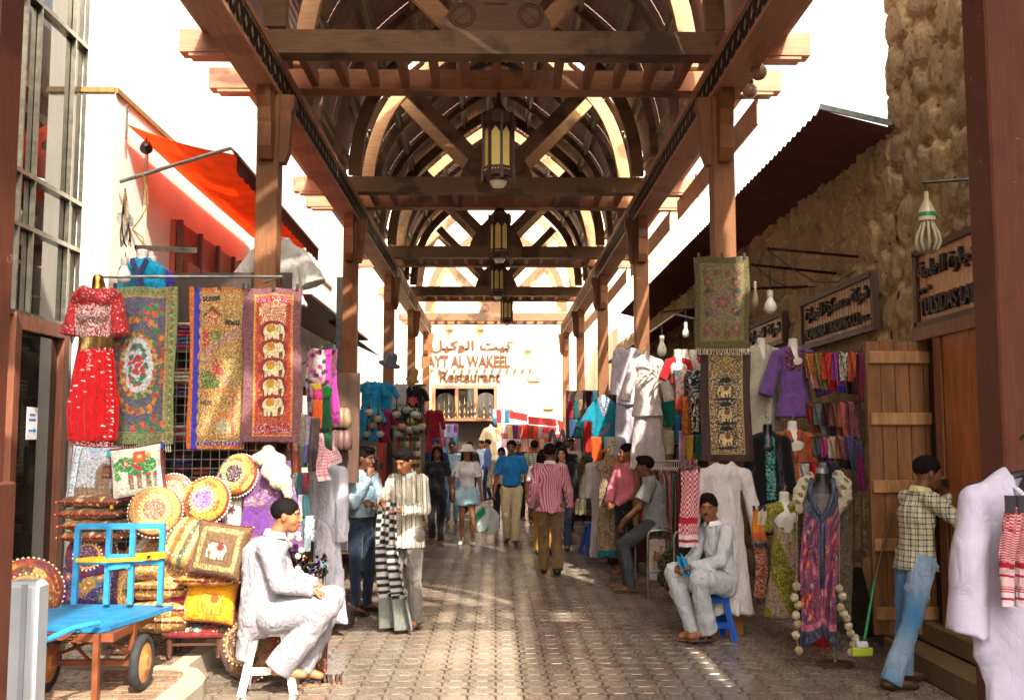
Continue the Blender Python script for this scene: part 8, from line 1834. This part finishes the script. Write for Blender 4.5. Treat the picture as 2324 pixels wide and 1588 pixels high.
# stools, trestles, baskets
p_=gnd(1622,1455); stool('bright blue plastic stool the man with the notebook sits on',(p_.x,p_.y+.12),.32,.40,'#0f4fb0',R(6))
p_=gnd(1352,1260); stool('blue plastic stool standing beside the narrow white robe',(p_.x,p_.y+.15),.38,.50,'#1a4fa8',R(10))
p_=gnd(1310,1182); stool('yellow plastic stool at the right edge of the far crowd',(p_.x,p_.y+.1),.36,.46,'#b5a848',R(0))
bb=thing('trinket_basket','basket of shiny trinkets on thin legs beside the yellow stool','basket',(0,0,0)); c=at(1318,1160,17.2); 
m=MB('#b59a7a'); m.lathe([(.22,0),(.27,.08),(.25,.08),(.2,.02)],18,(c.x,17.2,c.z)); m.build('basket','cloth',bb,True); m=MB(); r_=np.random.default_rng(2)
for k in range(50): m.ball((c.x+r_.uniform(-.2,.2),17.2+r_.uniform(-.15,.15),c.z+.08+r_.uniform(0,.08)),.035,6,4,col=['#c8503a','#d8c070','#8aa84a','#e0d8d0','#c83a6a'][k%5])
m.build('trinkets','plastic',bb)
for s in(-1,1): MB('#5a5a58').tube([(c.x+s*.15,17.2,c.z),(c.x+s*.18,17.2,0)],.01,5).build('leg','metal',bb)
def ubar(label,xa,xb,yt,yb,Y):
    a=at(xa,yt,Y);b=at(xb,yt,Y); root=thing('steel_trestle',label,'trestle',(0,0,0)); g=Y
    MB('#a8a49a').tube([(a.x,Y,0),(a.x,Y,a.z-.06),(a.x+.02,Y,a.z-.015),(a.x+.07,Y,a.z),(b.x-.07,Y,a.z),(b.x-.02,Y,a.z-.015),(b.x,Y,a.z-.06),(b.x,Y,0)],.016,8).build('frame','metal',root,True)
    m=MB('#6a6862')
    for k in range(9): x=a.x+(b.x-a.x)*k/8; m.tube([(x,Y,a.z),(x,Y,a.z-.42)],.004,4)
    for k in range(7): m.tube([(a.x,Y-.004,a.z-.06*k),(b.x,Y-.004,a.z-.06*k)],.004,4)
    m.build('mesh_panel','metal',root); return root
ubar('steel trestle with a wire mesh panel the grey-shirted man leans against',1470,1526,1203,1350,11.35); ubar('second steel trestle holding dark clothing between the leaning man and the seated man',1530,1572,1205,1350,10.7)
def p_cam(U,V,a,r):
    c=Cv(U,V,'#a89a90',a); c.speck(['#b8aca4','#8a7a78'],.4,r); c.m((V>.80)&(V<.86),'#6a7aa8'); c.m((U<.05)|(U>.95)|(V<.04),'#5a4030')
    b='#8a5a30'; c.ell(.45,.48,.20,.10,b); c.ell(.38,.40,.09,.08,b); c.ell(.54,.40,.08,.07,b); c.line(.60,.50,.72,.42,.045,b); c.line(.72,.42,.72,.24,.035,b); c.ell(.76,.22,.07,.03,b)
    for u in(.30,.38,.54,.60): c.line(u,.52,u-.02,.76,.02,b)
    return c
hang('camel_bag','pale shopping bag with an embroidered camel hanging on the steel trestle','bag',1471,1218,1512,1315,11.2,p_cam,(50,80),'cloth',.006,3)
dk=MB(); r_=np.random.default_rng(8)
dk=thing('dark_clothes_pile','dark clothes and dried flowers heaped on the second steel trestle','clothes',(0,0,0)); c=at(1548,1230,10.9)
P=[ell((c.x+r_.uniform(-.2,.2),10.9+r_.uniform(-.1,.1),c.z-r_.uniform(0,.55)),(.09,.07,.09),.04) for k in range(16)]; V_,F_=sdf(P,.015,folds(.012,2,4)); C=np.tile(hx('#241c20'),(len(V_),1)); g=np.random.default_rng(1).random(len(V_))<.3; C[g]=hx('#5a5a3a'); meshof(V_,F_,C).build('cloth_heap','cloth',dk,'all')
# patches between: bright bag and rust lace
def pk_(U,V,a,r):
    c=Cv(U,V,'#c87a1c',a); c.m((V<.5)&(U>.4),'#c8b8a8'); c.m(V>.75,'#b5501c'); c.speck(['#3a3a3a'],.06,r); return c
hang('patchwork_bag','orange and yellow patchwork shoulder bag between the white robe and black dress','bag',1708,1155,1738,1225,8.95,pk_,(24,50),'cloth',.01,3)
hang('rust_lace_cloth','rust and white lace cloth hanging low beside the olive dress','cloth',1712,1240,1742,1355,9.0,lambda U,V,a,r:Cv(U,V,'#7a2c14',a).speck(['#b5a08a','#8a3a1c'],.5,r),(26,70),'cloth',.012,5)
for i,(x0,x1,y0,y1,cc,lb) in enumerate(((1590,1604,1100,1180,'#2a6a70','teal cloth hanging left of the seated man'),(1572,1590,1060,1180,'#2f2a2c','charcoal trousers hanging left of the checked headscarf'))): scarf(lb,x0-30,x1-30,y0,y1,9.9,cc,None,.5,None,None)
# far right awning (dark red) and green one
da=thing('dark_red_awning','dark red cloth awning over the middle right stalls','awning'); MB('#5a1a20').add([(3.6,14,4.0),(3.6,25,4.0),(2.55,25,3.55),(2.55,14.0,3.55)],[(0,1,2,3),(3,2,1,0)]).build('canvas','thin_cloth',da); MB('#8a8a84').tube([(3.6,14,3.3),(2.55,14,3.55)],.02,6).tube([(2.55,14,3.55),(2.55,25,3.55)],.015,6).build('strut','metal',da,True)
# stall shelving along the stone wall so the racks have a back
stock('dark shelves of folded stock along the stone wall behind the clothes rail',1530,1606,900,1330,14.6,8,['#3a2a2a','#5a3a30','#7a5a3a','#2a3a4a','#6a2a3a','#8a7a60'],21,dim=.8)
stock('shelves of coloured cloth behind the leopard dress',1405,1445,880,1200,19.5,7,P2,22,dim=.7)

# globe lights under the right eave and coloured litter of the eave
for i,(x,y,Y) in enumerate(((1722,164,8.6),(1702,207,9.6),(1632,346,12.4),(1606,384,14.0),(1580,440,17.0))):
    c=at(x,y,Y); root=thing('globe_light','%s globe light from the camera under the right eave of the arcade'%O_[i],'light',tuple(c),0,'globe lights along the right eave'); MB('#8a705c').ball((0,0,0),.075,14,10).build('globe','ceramic',root,'all'); MB('#5a4636').lathe([(.035,.05),(.04,.10),(.02,.16),(.02,.35)],10).build('bracket','metal',root,True)
for s,xx in((1,2.86),(-1,-2.86)):
    for k in range(1,5): 
        y0,y1=(AY[k]+GAP)*1.1,(AY[k+1]+.3)*1.1 if k<5 else 0
        if s>0: 
            MB('#a88a6a').beam((xx-.05,y0,5.30),(xx-.05,y1,5.30),.02,.30).build('eave_fascia','wood_y',arc).matrix_parent_inverse=arc.matrix_world.inverted() if False else Matrix.Translation((0,0,0)) if False else (Matrix.Translation(arc.location)@Matrix.Diagonal((1.1,1.1,1.1,1))).inverted()
